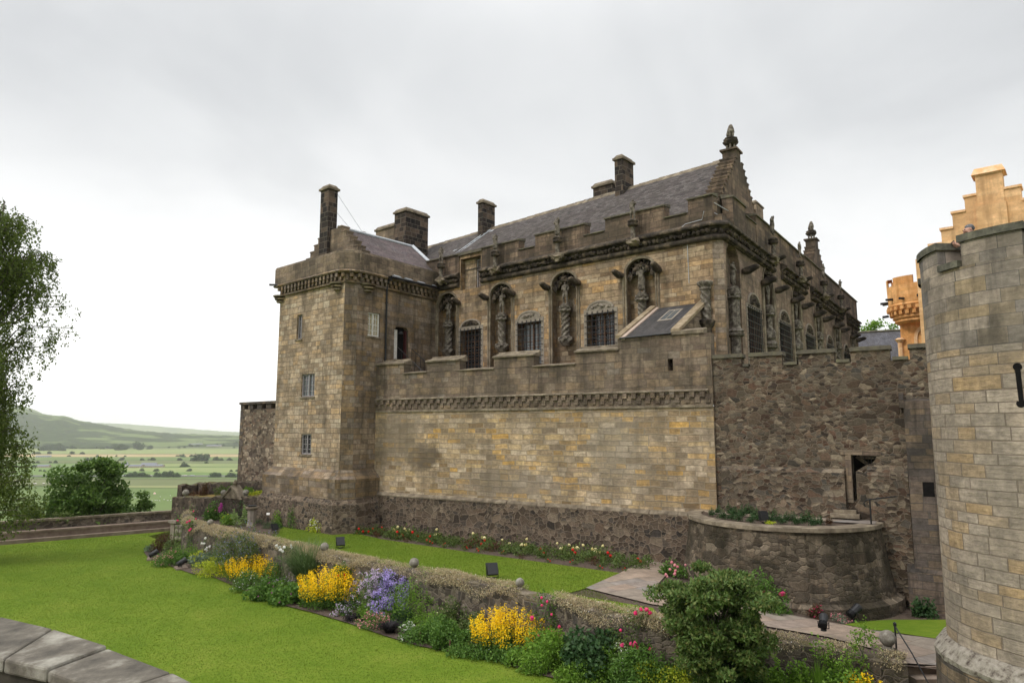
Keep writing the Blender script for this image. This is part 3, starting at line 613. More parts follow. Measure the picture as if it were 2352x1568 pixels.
def niche_statue(F, c, n, fig, zf, h, zc, zs, zb, zbb, r, lab, tw=5., rz=0, kind='twist'):
    t = thing('niche_statue', lab, 'statue', F.pt(c, n, zbb), F.ang()+rz, 'weathered statues on columns in the palace niches')
    add_me('figure', fig, t, (0, 0, zf-zbb), h)
    m = MB(); m.lathe((0, 0, 0), [(0, zf-zbb), (r*1.0, zf-zbb), (r*1.1, zf-zbb-.1), (r*1.55, zf-zbb-.12), (r*1.6, zc-zbb+.25), (r*1.25, zc-zbb+.18), (r*1.7, zc-zbb+.1), (r*1.1, zc-zbb)], 14)
    for k in range(7): a = k*pi/3.5; m.blob((cos(a)*r*1.4, sin(a)*r*1.4, zc-zbb+.17), .07, 6, 4, .6, k)
    m.build('capital', m_shaft, t)
    m = MB()
    if kind == 'twist': tw_shaft(m, (0, 0, 0), r, zs-zbb, zc-zbb, 4, tw)
    elif kind == 'baluster': m.lathe((0, 0, 0), [(r*.9, zs-zbb), (r*1.5, zs-zbb+.15), (r*1.5, zs-zbb+.4), (r*.8, (zs+zc)/2-zbb+.1), (r*.9, zc-zbb)], 14, 6, 2, .06)
    else: m.lathe((0, 0, 0), [(r*1.2, zs-zbb), (r*1.2, zc-zbb)], 8)
    m.build('shaft', m_shaft, t)
    m = MB()
    if F is A:
        m.lathe((0, 0, 0), [(0, 0), (r*.9, .06), (r*1.6, .22), (r*1.9, .36), (r*1.75, zs-zbb-.05), (r*1.2, zs-zbb)], 12, 5, 3, .1)
        for k in (-1, 1): m.blob((k*.2, -.16, .34), (.11, .12, .1), 8, 6, .7, k); m.blob((k*.08, -.3, .3), (.07, .09, .08), 6, 4, .5, k)
    else: m.lathe((0, 0, 0), [(r*1.1, -1.6), (r*1.1, -.05), (r*1.9, 0), (r*2.0, .08), (r*1.6, .12), (r*1.9, .2), (r*1.2, zs-zbb)], 12)
    m.build('bracket', m_shaft, t)
    return t
labA = ['x', 'weathered statue in the second niche of the long front, left of the middle barred window',
        'statue in the third niche of the long front, left of the widest barred window', 'statue raising one arm to its head in the niche above the lean-to slate roof']
labA[0] = 'dark statue in the leftmost niche of the long front next to the square tower'
for i, c in enumerate(NA): niche_statue(A, c, -.1, HUM[(0, 2, 0, 1)[i]], 6.12, 1.12+(.1 if i == 3 else 0), 5.66, 4.5, 4.48, 3.98 if i else 4.05, .2, labA[i], (-5, 5, -6, 6)[i], kind='twist')
labB = ['robed statue in the first niche of the side front, right at the palace corner', 'dark statue in the second niche of the side front, between its first two windows',
        'slim statue in the third niche of the receding side front', 'small pale statue in the fourth niche of the receding side front', 'statue in the fifth niche of the receding side front, above the merlons', 'last and smallest niche statue at the far end of the side front']
for i, c in enumerate([1.45]+NB): niche_statue(B, c, -.02, HUM[(3, 2, 0, 2, 0, 1)[i]], 6.1, 1.15, 5.5, 4.3, 4.3, 3.95, .2, labB[i], 4, kind=('oct', 'baluster', 'baluster', 'twist', 'twist', 'twist')[i])
ct = thing('twisted_column', 'short twisted stone half column on the palace corner above the lean-to, no statue on it', 'column', A.pt(16.55, .12, 4.05), A.ang())
m = MB(); tw_shaft(m, (0, 0, 0), .19, .5, 1.72, 4, 5); m.build('shaft', m_shaft, ct)
m = MB(); m.lathe((0, 0, 0), [(.2, 1.72), (.24, 1.76), (.22, 1.85), (.3, 1.95), (.33, 2.05), (.28, 2.1), (0, 2.1)], 14, 7, 0, .08); m.build('capital', m_shaft, ct)
m = MB(); m.lathe((0, 0, 0), [(0, -.5), (.16, -.4), (.22, .1), (.33, .3), (.36, .42), (.3, .46), (.2, .5)], 12, 5, 2, .08); m.build('bracket', m_black, ct)
labP = ['small figure on the parapet colonnette nearest the square tower', 'long haired figure on the parapet colonnette just right of the upper window', 'figure shading its eyes on the parapet, third from the tower', 'hatted musician figure on the parapet left of the palace corner']
labQ = ['parapet figure on the side front nearest the palace corner, against the sky', 'parapet figure standing against the sky left of the far gable', 'dark parapet figure in front of the far crow-stepped gable', 'farthest parapet figure on the receding side front']
def par_statue(F, s, fig, lab, zf=9.42, h=.98):
    t = thing('parapet_statue', lab, 'statue', F.pt(s, .4, 8.2), F.ang(), 'small statues on colonnettes along the palace parapet')
    add_me('figure', fig, t, (0, 0, zf-8.2), h)
    m = MB(); m.lathe((0, 0, 0), [(.11, .86), (.24, .94), (.25, 1.02), (.2, 1.05), (.24, 1.12), (.22, 1.18), (.12, 1.24), (0, 1.25)], 12); m.build('capital', m_black, t)
    m = MB(); tw_shaft(m, (0, 0, 0), .105, .34, .87, 3, 7, 20); m.build('shaft', m_shaft, t)
    m = MB()
    m.blob((0, 0, .17), (.3, .28, .19), 8, 6, .9, s); m.blob((-.22, -.08, .22), (.13, .15, .12), 8, 5, .8, s+1); m.blob((.22, -.05, .2), (.13, .15, .12), 8, 5, .8, s+2)
    m.fbox(Fr((0, 0), (1, 0)), -.1, .1, -.5, 0, .0, .28) if False else None
    m.build('bracket', m_cope, t)
for i, s in enumerate([.8, 4.95, 9.07, 13.32]): par_statue(A, s, HUM[(0, 3, 1, 2)[i]], labP[i])
for i, s in enumerate([6.75, 12.45, 18.8, 24.5]): par_statue(B, s, HUM[(1, 0, 3, 2)[i]], labQ[i], 9.6)
for F, s, n, z, lab in ((B, 4.75, -.87, 13.56, 'seated stone lion on a pedestal at the tip of the near crow-stepped gable'), (B, 24.2, -1.25, 13.63, 'seated stone beast at the tip of the far crow-stepped gable')):
    t = thing('gable_lion', lab, 'statue', F.pt(s, n, z), F.ang()-.9)
    m = MB()
    for k in range(6): a = k*pi/3; m.tube([(cos(a)*.2, sin(a)*.2, 0), (cos(a)*.2, sin(a)*.2, .3)], .055, 6)
    m.build('colonnettes', m_shaft, t)
    m = MB(); m.lathe((0, 0, 0), [(0, .28), (.25, .3), (.35, .42), (.37, .5), (.3, .55), (.34, .62), (.2, .7), (0, .7)], 14, 7, 0, .07); m.build('capital', m_black, t)
    add_me('figure', BEAST, t, (0, 0, .66), .95)
for F, cs, hw in ((A, NA, .95), (B, [1.6]+NB, 1.15)):
    for c in cs:
        for sg in (-1, 1):
            if c == NA[0] and sg < 0 or (F is B and sg < 0 and c < 2): continue
            P = F.pt(c+sg*hw, -.05, 7.05); o = add_me('gargoyle', GARG, pal, P-pal.location, random.uniform(1.15, 1.35), F.ang()+random.uniform(-.2, .2))
for s in (7.2, 13.1, 19.2, 25.2):
    o = add_me('gargoyle', GARG, pal, B.pt(s, .25, 8.45)-pal.location, 1.0, B.ang())
# ladder lying on the palace roof by the hatch
ld = thing('roof_ladder', 'grey ladder lying up the slates beside the white roof hatch', 'ladder', A.pt(-.9, -2.2, 10.6)); m = MB()
rfp = lambda s, n, up=.06: A.pt(s, n, 8.9+(rz_(s)-8.9)*(-.3-n)/(-.3-RN)+up)
for d_ in (0, .35): m.tube([rfp(-1.1+d_, -1.6, .1), rfp(-.1+d_, -4.4, .1)], .03, 5)
for i in range(10): t_ = i/9; a, b = rfp(-1.1, -1.6, .1), rfp(-.1, -4.4, .1); p = a.lerp(b, t_); q = rfp(-.75, -1.6, .1).lerp(rfp(.25, -4.4, .1), t_); m.tube([p, q], .02, 5)
m.build('rails_and_rungs', m_lead, ld)
h_ = MB(); h_.add([rfp(-1.9, -1.5, .1), rfp(-1.2, -1.5, .1), rfp(-.9, -2.9, .1), rfp(-1.5, -2.9, .1)]+[rfp(-1.9, -1.5, 0), rfp(-1.2, -1.5, 0), rfp(-.9, -2.9, 0), rfp(-1.5, -2.9, 0)], [(0, 1, 2, 3), (0, 4, 5, 1), (1, 5, 6, 2), (3, 7, 4, 0)]); h_.build('roof_hatch', m_lead, rf)
# ============================================================ SQUARE TOWER
tw_ = thing('square_tower', 'square sandstone tower with chamfered corner, corbelled parapet and small slate roof', 'tower', T.pt(-3, 0, -5))
tw = tw_
def rect(a, b, c, d): return [(a, c), (b, c), (b, d), (a, d)]
w1, w2, w3 = rect(-4.62, -4.1, 4.8, 6.14), rect(-3.96, -2.74, 1.68, 2.88), rect(-3.78, -2.84, -1.3, -.25)
m = MB(); m.wall(T, [(-6.4, -2.0), (-.38, -2.0), (-.38, 8.0), (-6.4, 8.0)], [w1, w2, w3], 0, .22, False); m.fbox(T, -6.4, -6.39, -6, 0, -2, 8.)
m.build('front_wall', m_tower, tw)
bw_, dr = rect(-.7, .13, 4.76, 6.0), [(1.2, 3.7), (2.27, 3.7), (2.27, 5.3), (2.1, 5.5), (1.38, 5.5), (1.2, 5.3)]
m = MB(); m.wall(B0, [(-1.45, -3.4), (4.6, -3.4), (4.6, 8.), (-1.45, 8.)], [bw_, dr], 0, .3, False)
cha, chb = T.pt(-.38, 0, 0), B0.pt(-1.45, 0, 0)
m.add([(cha.x, cha.y, -2), (chb.x, chb.y, -2), (chb.x, chb.y, 8), (cha.x, cha.y, 8)], [(0, 1, 2, 3)])
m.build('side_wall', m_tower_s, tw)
m = MB(); m.fbox(T, -6.2, -.6, -6, -.25, -1.9, 7.9); m.fbox(B0, -1.2, 4.4, -1, -.35, -1.9, 7.9); m.build('core', m_dk, tw)
pth = [T.pt(-6.4, -5, 0), T.pt(-6.4, 0, 0), T.pt(-.38, 0, 0), B0.pt(-1.45, 0, 0), B0.pt(4.6, 0, 0)]
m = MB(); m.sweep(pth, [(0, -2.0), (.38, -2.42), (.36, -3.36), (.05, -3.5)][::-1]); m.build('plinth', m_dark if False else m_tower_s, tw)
m = MB(); m.sweep(pth[:4]+[B0.pt(1.93, 0, 0)], [(.3, -3.3), (.5, -3.62), (.6, -6.6)][::-1]); m.build('rubble_base', m_rubC, tw)
# corbelled parapet, rounded on the corner
c0 = T.pt(-.75, -.0, 0); arc = []
pc = B0.pt(-2+.75, -.75, 0)
for k in range(7):
    a = k/6*pi/2; v = Vector(T.n)*cos(a)+Vector(B0.n)*sin(a); arc.append(Vector((pc.x+v.x*.75, pc.y+v.y*.75, 0)))
pp = [T.pt(-6.4, -4, 0), T.pt(-6.4, 0, 0)]+arc+[B0.pt(4.45, 0, 0)]
m = MB(); m.sweep(pp, [(-.2, 7.98), (.24, 7.98), (.24, 8.9), (.2, 9.02), (-.05, 9.1), (-.22, 9.05), (-.22, 7.98)]); m.build('parapet', m_towpar, tw)
m = MB(); m.sweep(pp, [(.0, 7.36), (.1, 7.36), (.12, 7.45), (.02, 7.5), (.0, 7.86), (.26, 7.88), (.31, 7.95), (.24, 8.02), (0, 8.02)])
def along(pts, step, fn):
    L = 0; nxt = step/2
    for i in range(len(pts)-1):
        a, b = Vector(pts[i][:2]), Vector(pts[i+1][:2]); l = (b-a).length
        while nxt <= L+l:
            t_ = (nxt-L)/l; p = a.lerp(b, t_); d = (b-a)/l; fn(p, d, Vector((d.y, -d.x))); nxt += step
        L += l
row = [0]
def corb(p, d, n):
    row[0] += 1; q = p+n*.12; m.box((q.x, q.y, 7.76), (.17, .24, .2), atan2(d.y, d.x)); q = p+d*.17+n*.06; m.box((q.x, q.y, 7.58), (.17, .16, .17), atan2(d.y, d.x))
along(pp[1:], .34, corb)
for F, s in ((T, -6.3), (T, -.95), (B0, -.8)):
    c = F.pt(s, 0, 0)
    for z, r in ((7.3, .42), (7.15, .34), (7.0, .24)): m.lathe((c.x, c.y, z), [(0, 0), (r, .02), (r+.04, .1), (0, .14)], 12)
m.build('corbel_table', m_tower_s, tw)
def sash(F, r, dep, par, fm, nx, nz, glass):
    (a, c), (b, _), (_, d), _ = r[0], r[1], r[2], r[3]
    w_ = window(F, (a+b)/2, (b-a)/2, c, d, dep, par, False, False, fm, nx, nz, glass)
    MB().fbox(F, a-.06, b+.06, -.05, .06, c-.09, c-.002).build('sill', m_cope, w_)
sash(T, w1, .2, tw, m_grey, 2, 4, m_glasd); sash(T, w2, .16, tw, m_grey, 4, 4, m_glass); sash(T, w3, .16, tw, m_grey, 4, 4, m_glasd)
sash(B0, bw_, .16, tw, m_white, 4, 4, plain('curtained_glass', (.36, .31, .2), .2, .5))
m = MB(); m.fbox(B0, 1.22, 2.25, -.9, -.32, 3.7, 5.5); dd = m.build('doorway', m_dk, tw)
m = MB(); m.fbox(B0, 1.22, 1.62, -.28, -.2, 3.72, 5.35); m.build('open_door', m_white, tw); m = MB(); m.fbox(B0, 2.13, 2.24, -.3, -.1, 3.72, 5.35); m.build('door_frame', plain('maroon', (.05, .012, .012)), tw)
m = MB(); m.lathe(tuple(B0.pt(1.72, -.02, 5.1)), [(.13, 0), (.12, .08), (.04, .16), (0, .17)], 12); m.build('door_lamp', m_iron, tw)
m = MB(); p1, p2 = B0.pt(.49, .1, 0), B0.pt(.49, .3, 0)
m.tube([(p1.x, p1.y, 3.3), (p1.x, p1.y, 7.6), (p2.x, p2.y, 7.9)], .05, 8); m.tube([B0.pt(.45, .42, 8.0), B0.pt(4.4, .42, 8.03)], .07, 6)
for z in (4.2, 5.4, 6.6): m.tube([(p1.x, p1.y, z), (p1.x, p1.y, z+.08)], .065, 8)
m.box(B0.pt(.49, .3, 7.92), (.2, .2, .2), B0.ang()); m.build('drain_pipe', m_iron, tw)
m = MB()
for s in (1.0, 1.9, 2.9, 4.0): m.box(B0.pt(s, .3, 8.1), (.5 if s < 3 else .25, .2, .12), B0.ang(), .5)
m.build('lead_spouts', m_lead, tw)
m = MB(); m.tube([T.pt(-6.35, .2, 8.02), T.pt(-6.75, .5, 8.04)], .06, 6); m.build('drain_spout', m_iron, tw)
# tower roof
RS_ = -3.2; EZ = 9.0; RZ = 11.12; nA, nB = -1.45, -6.95
m = MB(); m.add([T.pt(-.55, nA, EZ), T.pt(-.55, nB, EZ), T.pt(RS_, nB, RZ), T.pt(RS_, nA, RZ), T.pt(-5.85, nA, EZ), T.pt(-5.85, nB, EZ)], [(0, 1, 2, 3), (3, 2, 5, 4)])
r2 = m.build('roof', m_slateT, tw)
m = MB(); m.tube([T.pt(RS_, nA, RZ+.03), T.pt(RS_, nB, RZ+.03)], .09, 6); m.tube([T.pt(-.6, nB+.05, EZ+.08), T.pt(RS_, nB+.05, RZ+.05)], .12, 4); m.build('lead_ridge', m_lead, r2)
gable(T, RS_, 2.75, 8.9, 10.9, nA-.1, nA+.4, 6, .3, m_chimL, tw, zb=8.3, top=.55)
chim(T, -.85, 738, 756, 775.5, 421, 8.6, m_chim, tw)
m = MB(); a_ = T.pt(*[T.px(771, 440, -1.4)[0]], -1.4, T.px(771, 440, -1.4)[1]); m.tube([a_, T.pt(RS_, -3.2, RZ)], .012, 4); m.tube([a_-Vector((0, 0, 1.1)), T.pt(RS_, -2.4, RZ)], .012, 4); m.build('stay_wire', m_lead, tw)
chim(T, -5.2, 818, 833, 843, 530, 9, m_chimL, tw)
# ============================================================ TERRACE RETAINING WALL
rw = thing('retaining_wall', 'long yellow sandstone retaining wall with corbelled string, stepped merlons and dark rubble base', 'wall', C.pt(8, 0, -5))
CE = 17.28
m = MB(); m.fbox(C, -.2, CE, -.6, 0, -3.28, .88); m.build('lower_wall', m_ret, rw)
m = MB(); slot = rect(15.55, 15.76, 2.3, 2.78)
up = [(-.2, .9), (CE, .9), (CE, 3.72), (15.77, 3.72), (13.42, 3.72), (13.42, 2.75), (-.2, 2.75)]
m.wall(C, up, [slot], 0.02, .5); m.fbox(C, -.2, 13.42, -.55, -.5, .9, 2.75)
MER = [(-.2, 1.85), (3.3, 5.3), (7.26, 9.38), (11.45, 13.42)]
m.add([C.pt(-.2, .02, 2.75), C.pt(13.42, .02, 2.75), C.pt(13.42, -.5, 2.75), C.pt(-.2, -.5, 2.75), C.pt(13.42, .02, 3.72), C.pt(CE, .02, 3.72), C.pt(CE, -.5, 3.72), C.pt(13.42, -.5, 3.72), C.pt(CE, .02, .9), C.pt(CE, -.5, .9)], [(0, 1, 2, 3), (4, 5, 6, 7), (5, 8, 9, 6)])
for a, b in MER: m.fbox(C, a, b, -.5, .018, 2.76, 3.26)
m.build('upper_wall', m_retup, rw)
m = MB()
for a, b in MER: m.fbox(C, a-.03, b+.05, -.56, .11, 3.26, 3.33, 3.26, 3.52); m.tube([C.pt(a-.03, -.5, 3.5), C.pt(b+.04, -.5, 3.5)], .07, 6)
for a, b in ((1.9, 3.28), (5.33, 7.24), (9.41, 11.43)): m.fbox(C, a-.06, b+.03, -.5, .1, 2.75, 2.79, 2.75, 2.9)
m.fbox(C, 15.77, 17.03, -.45, .1, 3.72, 3.86, 3.72, 4.0); 
m.fbox(C, -.2, CE-.15, 0, .12, 1.46, 1.5, 1.46, 1.56); m.fbox(C, -.2, CE, 0, .06, .84, .93)
s = 0.; cb = MB()
while s < CE-.4:
    cb.fbox(C, s, s+.19, .02, .10, 1.24, 1.455); cb.fbox(C, s+.2, s+.39, .02, .065, 1.02, 1.24); s += .4
m.fbox(C, -.2, 8, 0, .17, -3.3, -3.24, -3.3, -3.12)
for i in range(24): a = 8+i*.39; m.fbox(C, a, a+.385, 0, .13+random.uniform(-.05, .03), -3.34, -3.26+random.uniform(-.05, .02), -3.34, -3.15)
m.build('string_course', m_cope, rw); cb.build('corbel_table', m_retup, rw)
m = MB(); m.fbox(C, -.3, 16.6, -.6, .14, -5.6, -3.3); m.build('rubble_base', m_rubC, rw)
# lean-to
lt = thing('lean_to', 'small lean-to with dark slate roof, sandstone verges and a skylight against the palace front', 'building', C.pt(15, -.6, 2))
e0, e1 = C.pt(13.72, .06, 3.74), C.pt(15.72, .06, 3.80); t0, t1 = A.pt(14.3, .02, 5.28), A.pt(16.28, .02, 5.28)
m = MB(); m.add([e0, e1, t1, t0], [(0, 1, 2, 3)]); lr = m.build('roof', m_slateL, lt)
def strip(m, a, b, off, w0, w1, up, th=.14):
    d = off.normalized(); q = [a+d*w0, b+d*w0, b+d*w1, a+d*w1]; z = Vector((0, 0, up)); zz = Vector((0, 0, up-th))
    m.add([p+z for p in q]+[p+zz for p in q], [(3, 2, 1, 0), (0, 1, 5, 4), (1, 2, 6, 5), (2, 3, 7, 6), (3, 0, 4, 7)])
off = Vector((C.d[0], C.d[1], 0))
m = MB(); strip(m, e0, t0, -off, .12, .38, .14); strip(m, e1, t1, off, .0, .34, .16); m.build('verge', mottled('lichened_verge', (.15, .11, .065), (.24, .185, .12), 3., c3=(.34, .28, .20)), lt)
m = MB(); strip(m, e0, t0, -off, -.04, .12, .06); strip(m, t0-Vector((0, 0, .12)), t1-Vector((0, 0, .12)), (e0-t0), -.02, .16, .1); m.build('pink_flashing', m_copp, lt)
sk = MB(); P = lambda u, v, up=.05: (e0.lerp(e1, u)).lerp(t0.lerp(t1, u), v)+Vector((0, 0, up))
sk.add([P(.38, .45), P(.72, .45), P(.72, .83), P(.38, .83)], [(0, 1, 2, 3)]); sk.build('skylight', m_surr, lr)
sk = MB(); sk.add([P(.42, .49, .06), P(.54, .49, .06), P(.54, .79, .06), P(.42, .79, .06)], [(0, 1, 2, 3)]); sk.add([P(.56, .49, .06), P(.68, .49, .06), P(.68, .79, .06), P(.56, .79, .06)], [(0, 1, 2, 3)]); sk.build('skylight_pane', m_glass, lr)
m = MB(); ec = e1+off*.17; tc_ = t1+off*.17; m.add([ec+Vector((0, 0, -.1)), ec+Vector((0, 0, .04)), tc_+Vector((0, 0, .04)), tc_-Vector((0, 0, 1.6))], [(0, 1, 2, 3)]); m.build('cheek_wall', m_retup, lt)
m = MB(); m.tube([C.pt(13.55, .12, 3.73), C.pt(15.75, .12, 3.79)], .04, 6); m.build('gutter', m_iron, lt)
# terrace floor and stair rail
def sheet(name, pts, mat, kind='structure', parent=None):
    o = MB().add(pts, [tuple(range(len(pts)))]).build(name, mat, parent); 
    if kind: o['kind'] = kind
    return o
sheet('terrace_floor', [C.pt(-.2, -.4, 1.9), C.pt(17.2, -.4, 1.9), B.pt(1, .1, 1.9), A.pt(SK, 0, 1.9), A.pt(0, 0, 1.9)], m_stepstone)
hr = thing('stair_railing', 'black iron stair railing rising to the tower doorway', 'railing', C.pt(2.4, -.9, 2)); m = MB()
st = MB()
for i in range(9): st.fbox(B0, .9, 2.5, .05+i*.25, .3+i*.25, 1.9, 3.68-i*.2)
st.build('stone_stairs', m_tower_s, tw)
pr = [B0.pt(1.2, .25+i*.32, 4.35-i*.24) for i in range(9)]
for off_ in (0, 1.1):
    q = [p+Vector((B0.d[0], B0.d[1], 0))*off_ for p in pr]; m.tube(q, .022, 5)
    for p in q: m.tube([p, p-Vector((0, 0, 1.))], .013, 4)
m.build('rails', m_iron, hr)
# ============================================================ RUBBLE CURTAIN WALL (right) with doorway
cw = thing('curtain_wall', 'reddish rubble curtain wall with flat coped merlons and a small doorway above the bastion', 'wall', C.pt(21, 0, -5))
door = [(21.93, -2.45), (22.03, -2.45), (22.05, -1.45), (22.3, -1.27), (22.55, -1.16), (22.7, -1.0), (22.7, -.88), (21.93, -.88)]  # narrow lower slot is shaped to draw the jamb's shadow
m = MB(); m.wall(C, [(CE, -6.2), (27, -6.2), (27, 2.32), (CE, 2.32)], [door], -.1, .7, False)
for a, b in ((CE, 18.37), (18.69, 19.83), (20.4, 21.58), (22.12, 23.32), (23.9, 25.3)): m.fbox(C, a, b, -.62, -.1, 2.322, 2.7)
m.add([C.pt(CE, -.1, 2.32), C.pt(27, -.1, 2.32), C.pt(27, -.8, 2.32), C.pt(CE, -.8, 2.32)], [(0, 1, 2, 3)])
m.build('wall', m_rubA, cw)
m = MB()
for a, b in ((CE, 18.37), (18.69, 19.83), (20.4, 21.58), (22.12, 23.32), (23.9, 25.3)): m.fbox(C, a-.04, b+.05, -.68, -.03, 2.7, 2.84); 
for a, b in ((18.37, 18.69), (19.83, 20.4), (21.58, 22.12), (23.32, 23.9)): m.fbox(C, a+.06, b-.05, -.6, -.04, 2.33, 2.44)
m.build('coping', m_copedk, cw)
m = MB(); m.fbox(C, 17.5, 21.7, -.1, .06, -5.6, -1.5, -5.6, -1.36); m.fbox(C, 22.4, 23.6, -.1, .05, -5.6, -1.55, -5.6, -1.2); m.build('lower_facing', m_rubA, cw)
m = MB(); m.fbox(C, 23.62, 27, -.09, .2, -5.9, .92, -5.9, 1.0); m.fbox(C, 23.4, 27, .0, .34, -5.9, -4.55, -5.9, -4.3); m.fbox(C, 23.5, 23.64, -.09, .23, .7, 1.2); m.build('ashlar_buttress', m_dark, cw)
m = MB(); m.fbox(C, 24.0, 24.32, .2, .206, -2.16, -1.7); m.build('square_opening_panel', m_dk, cw)  # black panel on the wall face, coloured as the shade of a hole
m = MB(); m.fbox(C, 21.6, 22.85, -.25, -.06, -.88, -.72); m.fbox(C, 21.74, 21.925, -.2, -.07, -2.5, -.88); m.build('door_surround', m_retup, cw)
m = MB(); m.fbox(C, 21.5, 23.6, -2.6, -2.4, -3, 0); m.build('passage', m_dk, cw)
m = MB(); m.add([C.pt(21.98, -.9, -1.0), C.pt(22.05, -.9, -.92), C.pt(23.0, -1.2, -1.65), C.pt(22.95, -1.2, -1.8)], [(0, 1, 2, 3)][::-1]); m.fbox(C, 22.0, 23, -2.39, -2.35, -1.1, -.6); m.build('stair_string', m_cope, cw)
gt = MB()
for i in range(6): s = 22.3+i*.1; gt.tube([C.pt(s, -.7, -1.35), C.pt(s, -.7, -.98)], .012, 4)
gt.tube([C.pt(22.25, -.7, -.96), C.pt(22.9, -.7, -.96)], .014, 4); gt.build('iron_gate', m_iron, cw)
m = MB(); m.fbox(C, 21.2, 22.1, -.4, .25, -3.0, -2.86); m.fbox(C, 21.3, 22.0, -.4, .12, -2.86, -2.74); m.build('door_step', m_cope, cw)
# ============================================================ BASTION
bc_ = (9.64, 25.07, 0)
bs_ = thing('bastion', 'low semicircular stone bastion with flaring base, paved rim and heather bed on top', 'bastion', (9.64, 25.07, -5.4))
m = MB(); m.lathe(bc_, [(3.78, -6.4), (3.74, -5.38), (3.52, -5.28), (3.38, -4.6), (3.27, -3.9), (3.18, -3.22)], 72); m.build('wall', m_bast, bs_)
m = MB(); m.lathe(bc_, [(3.18, -3.22), (3.26, -3.2), (3.25, -3.08), (2.75, -3.06), (2.74, -3.12)], 72); m.build('rim', m_cope, bs_)
m = MB(); m.lathe(bc_, [(2.76, -3.10), (0, -3.08)], 48); m.build('soil', m_soil, bs_)
MB().add([C.pt(18.6, 1.0, -3.055), C.pt(22.6, .9, -3.055), C.pt(22.6, -.08, -3.055), C.pt(17.2, -.08, -3.055), C.pt(17.0, .7, -3.055)], [(0, 1, 2, 3, 4)]).build('paving', m_path, bs_)
rr = thing('hand_rail', 'short black hand rail with scrolled end on the bastion by the doorway', 'railing', C.pt(22.6, .6, -3.05)); m = MB()
p = C.pt(22.5, .95, -3.05); q = C.pt(23.2, .2, -2.25); m.tube([p, p+Vector((0, 0, .78))], .025, 6); m.tube([p+Vector((-.16, 0, .55)), p+Vector((-.2, 0, .66)), p+Vector((-.12, 0, .76)), p+Vector((0, 0, .78)), q+Vector((0, 0, .05))], .022, 6); m.build('rail', m_iron, rr)
# ============================================================ ROUND TOWER
EC = Vector((11.42, 14.3, 0)); ER = 2.3
def circ(x, y, R=ER):
    r = ray(x, y); a = r[0]**2+r[1]**2; b = -2*(r[0]*EC.x+r[1]*EC.y); c = EC.x**2+EC.y**2-R*R; D = b*b-4*a*c
    k = (-b-sqrt(max(D, 0)))/2/a; return atan2(r[1]*k-EC.y, r[0]*k-EC.x), r[2]*k
rt = thing('round_tower', 'pale round ashlar tower with grey crenellated top and arrow slits at the right', 'tower', (EC.x, EC.y, -6))
m = MB(); m.lathe(EC, [(ER+.02, -4.34), (ER, 1.62)], 96); m.build('lower_wall', m_gate, rt)
m = MB(); m.lathe(EC, [(ER, 1.622), (ER, 3.3)], 96); m.lathe(EC, [(ER-.55, 1.9), (ER-.55, 3.28)][::-1], 64); m.lathe(EC, [(ER, 3.3), (ER-.55, 3.29)], 96)
cc = MB()
a1, z1 = circ(2153, 600); a2, z2 = circ(2209, 600); a3, _ = circ(2346, 530)
print('crenel', a1, a2, a3, z1, z2, circ(2180, 597)[1], circ(2345, 512)[1], circ(2153, 563)[1], circ(2335, 880), circ(2352, 620)[1])
ZT = 3.95; ZS = 3.3
def seg(m, th0, th1, z0, z1, r0=ER-.55, r1=ER):
    N = max(2, int(abs(th1-th0)/.08)); m.lathe(EC, [(r1, z0), (r1, z1), (r0, z1), (r0, z0)], N, a0=th0, a1=th1)
    for th, fl in ((th0, 1), (th1, 0)):
        v = Vector((cos(th), sin(th), 0)); q = [EC+v*r1+Vector((0, 0, z0)), EC+v*r1+Vector((0, 0, z1)), EC+v*r0+Vector((0, 0, z1)), EC+v*r0+Vector((0, 0, z0))]
        m.add(q, [(0, 1, 2, 3) if fl else (3, 2, 1, 0)])
per = a3-a1; wid = a2-a1
k = a1-per*3
while k < a1+2*pi-per*3-.3:
    seg(m, k-(per-wid), k, 3.3, ZT-.15); seg(cc, k-(per-wid)-.02, k+.02, ZT-.15, ZT, ER-.6, ER+.05); seg(cc, k+.025, k+wid-.025, ZS+.002, ZS+.14, ER-.45, ER+.06)
    k += per
m.build('upper_wall', m_gateup, rt); cc.build('coping', mottled('lichen_coping', (.05, .048, .04), (.10, .095, .075), 5., bump=.7, c3=(.17, .16, .12)), rt)
m = MB(); m.lathe(EC, [(0, 1.9), (ER-.5, 1.9)], 48); m.build('walkway', m_stepstone, rt)
m = MB(); m.lathe(EC, [(2.62, -7), (2.55, -4.72)], 96); m.build('base', m_dark, rt)
m = MB(); m.lathe(EC, [(2.55, -4.72), (2.56, -4.62), (2.42, -4.42), (2.3, -4.33)], 96, 23, 3, .008); m.build('base_ledge', mottled('lichen_ledge', (.035, .02, .018), (.24, .215, .175), 7., bump=1., c3=(.32, .29, .25)), rt)
def slit(x, y0, y1):
    th, za = circ(x, y0, ER+.004); _, zb = circ(x, y1, ER+.004); m = MB(); v = Vector((cos(th), sin(th), 0)); F = Fr(EC+v*(ER-.1), (-v.y, v.x)) 
    if F.n[0]*v.x+F.n[1]*v.y < 0: F = Fr(EC+v*(ER-.1), (v.y, -v.x))
    pt = [(.075*cos(t), za-.075+.075*sin(t)) for t in np.linspace(-pi*.3, pi*1.3, 11)]+[(-.03, zb+.12)]+[(.075*cos(t), zb+.075+.075*sin(t)) for t in np.linspace(pi*.75, pi*2.25, 11)]
    m.fpoly(F, pt, -.02, .108); m.build('arrow_slit_panel', m_dk, rt)  # black panel standing proud of the wall, painting the slit's inner shade
slit(2336, 833, 936); slit(2350, 1183, 1240)
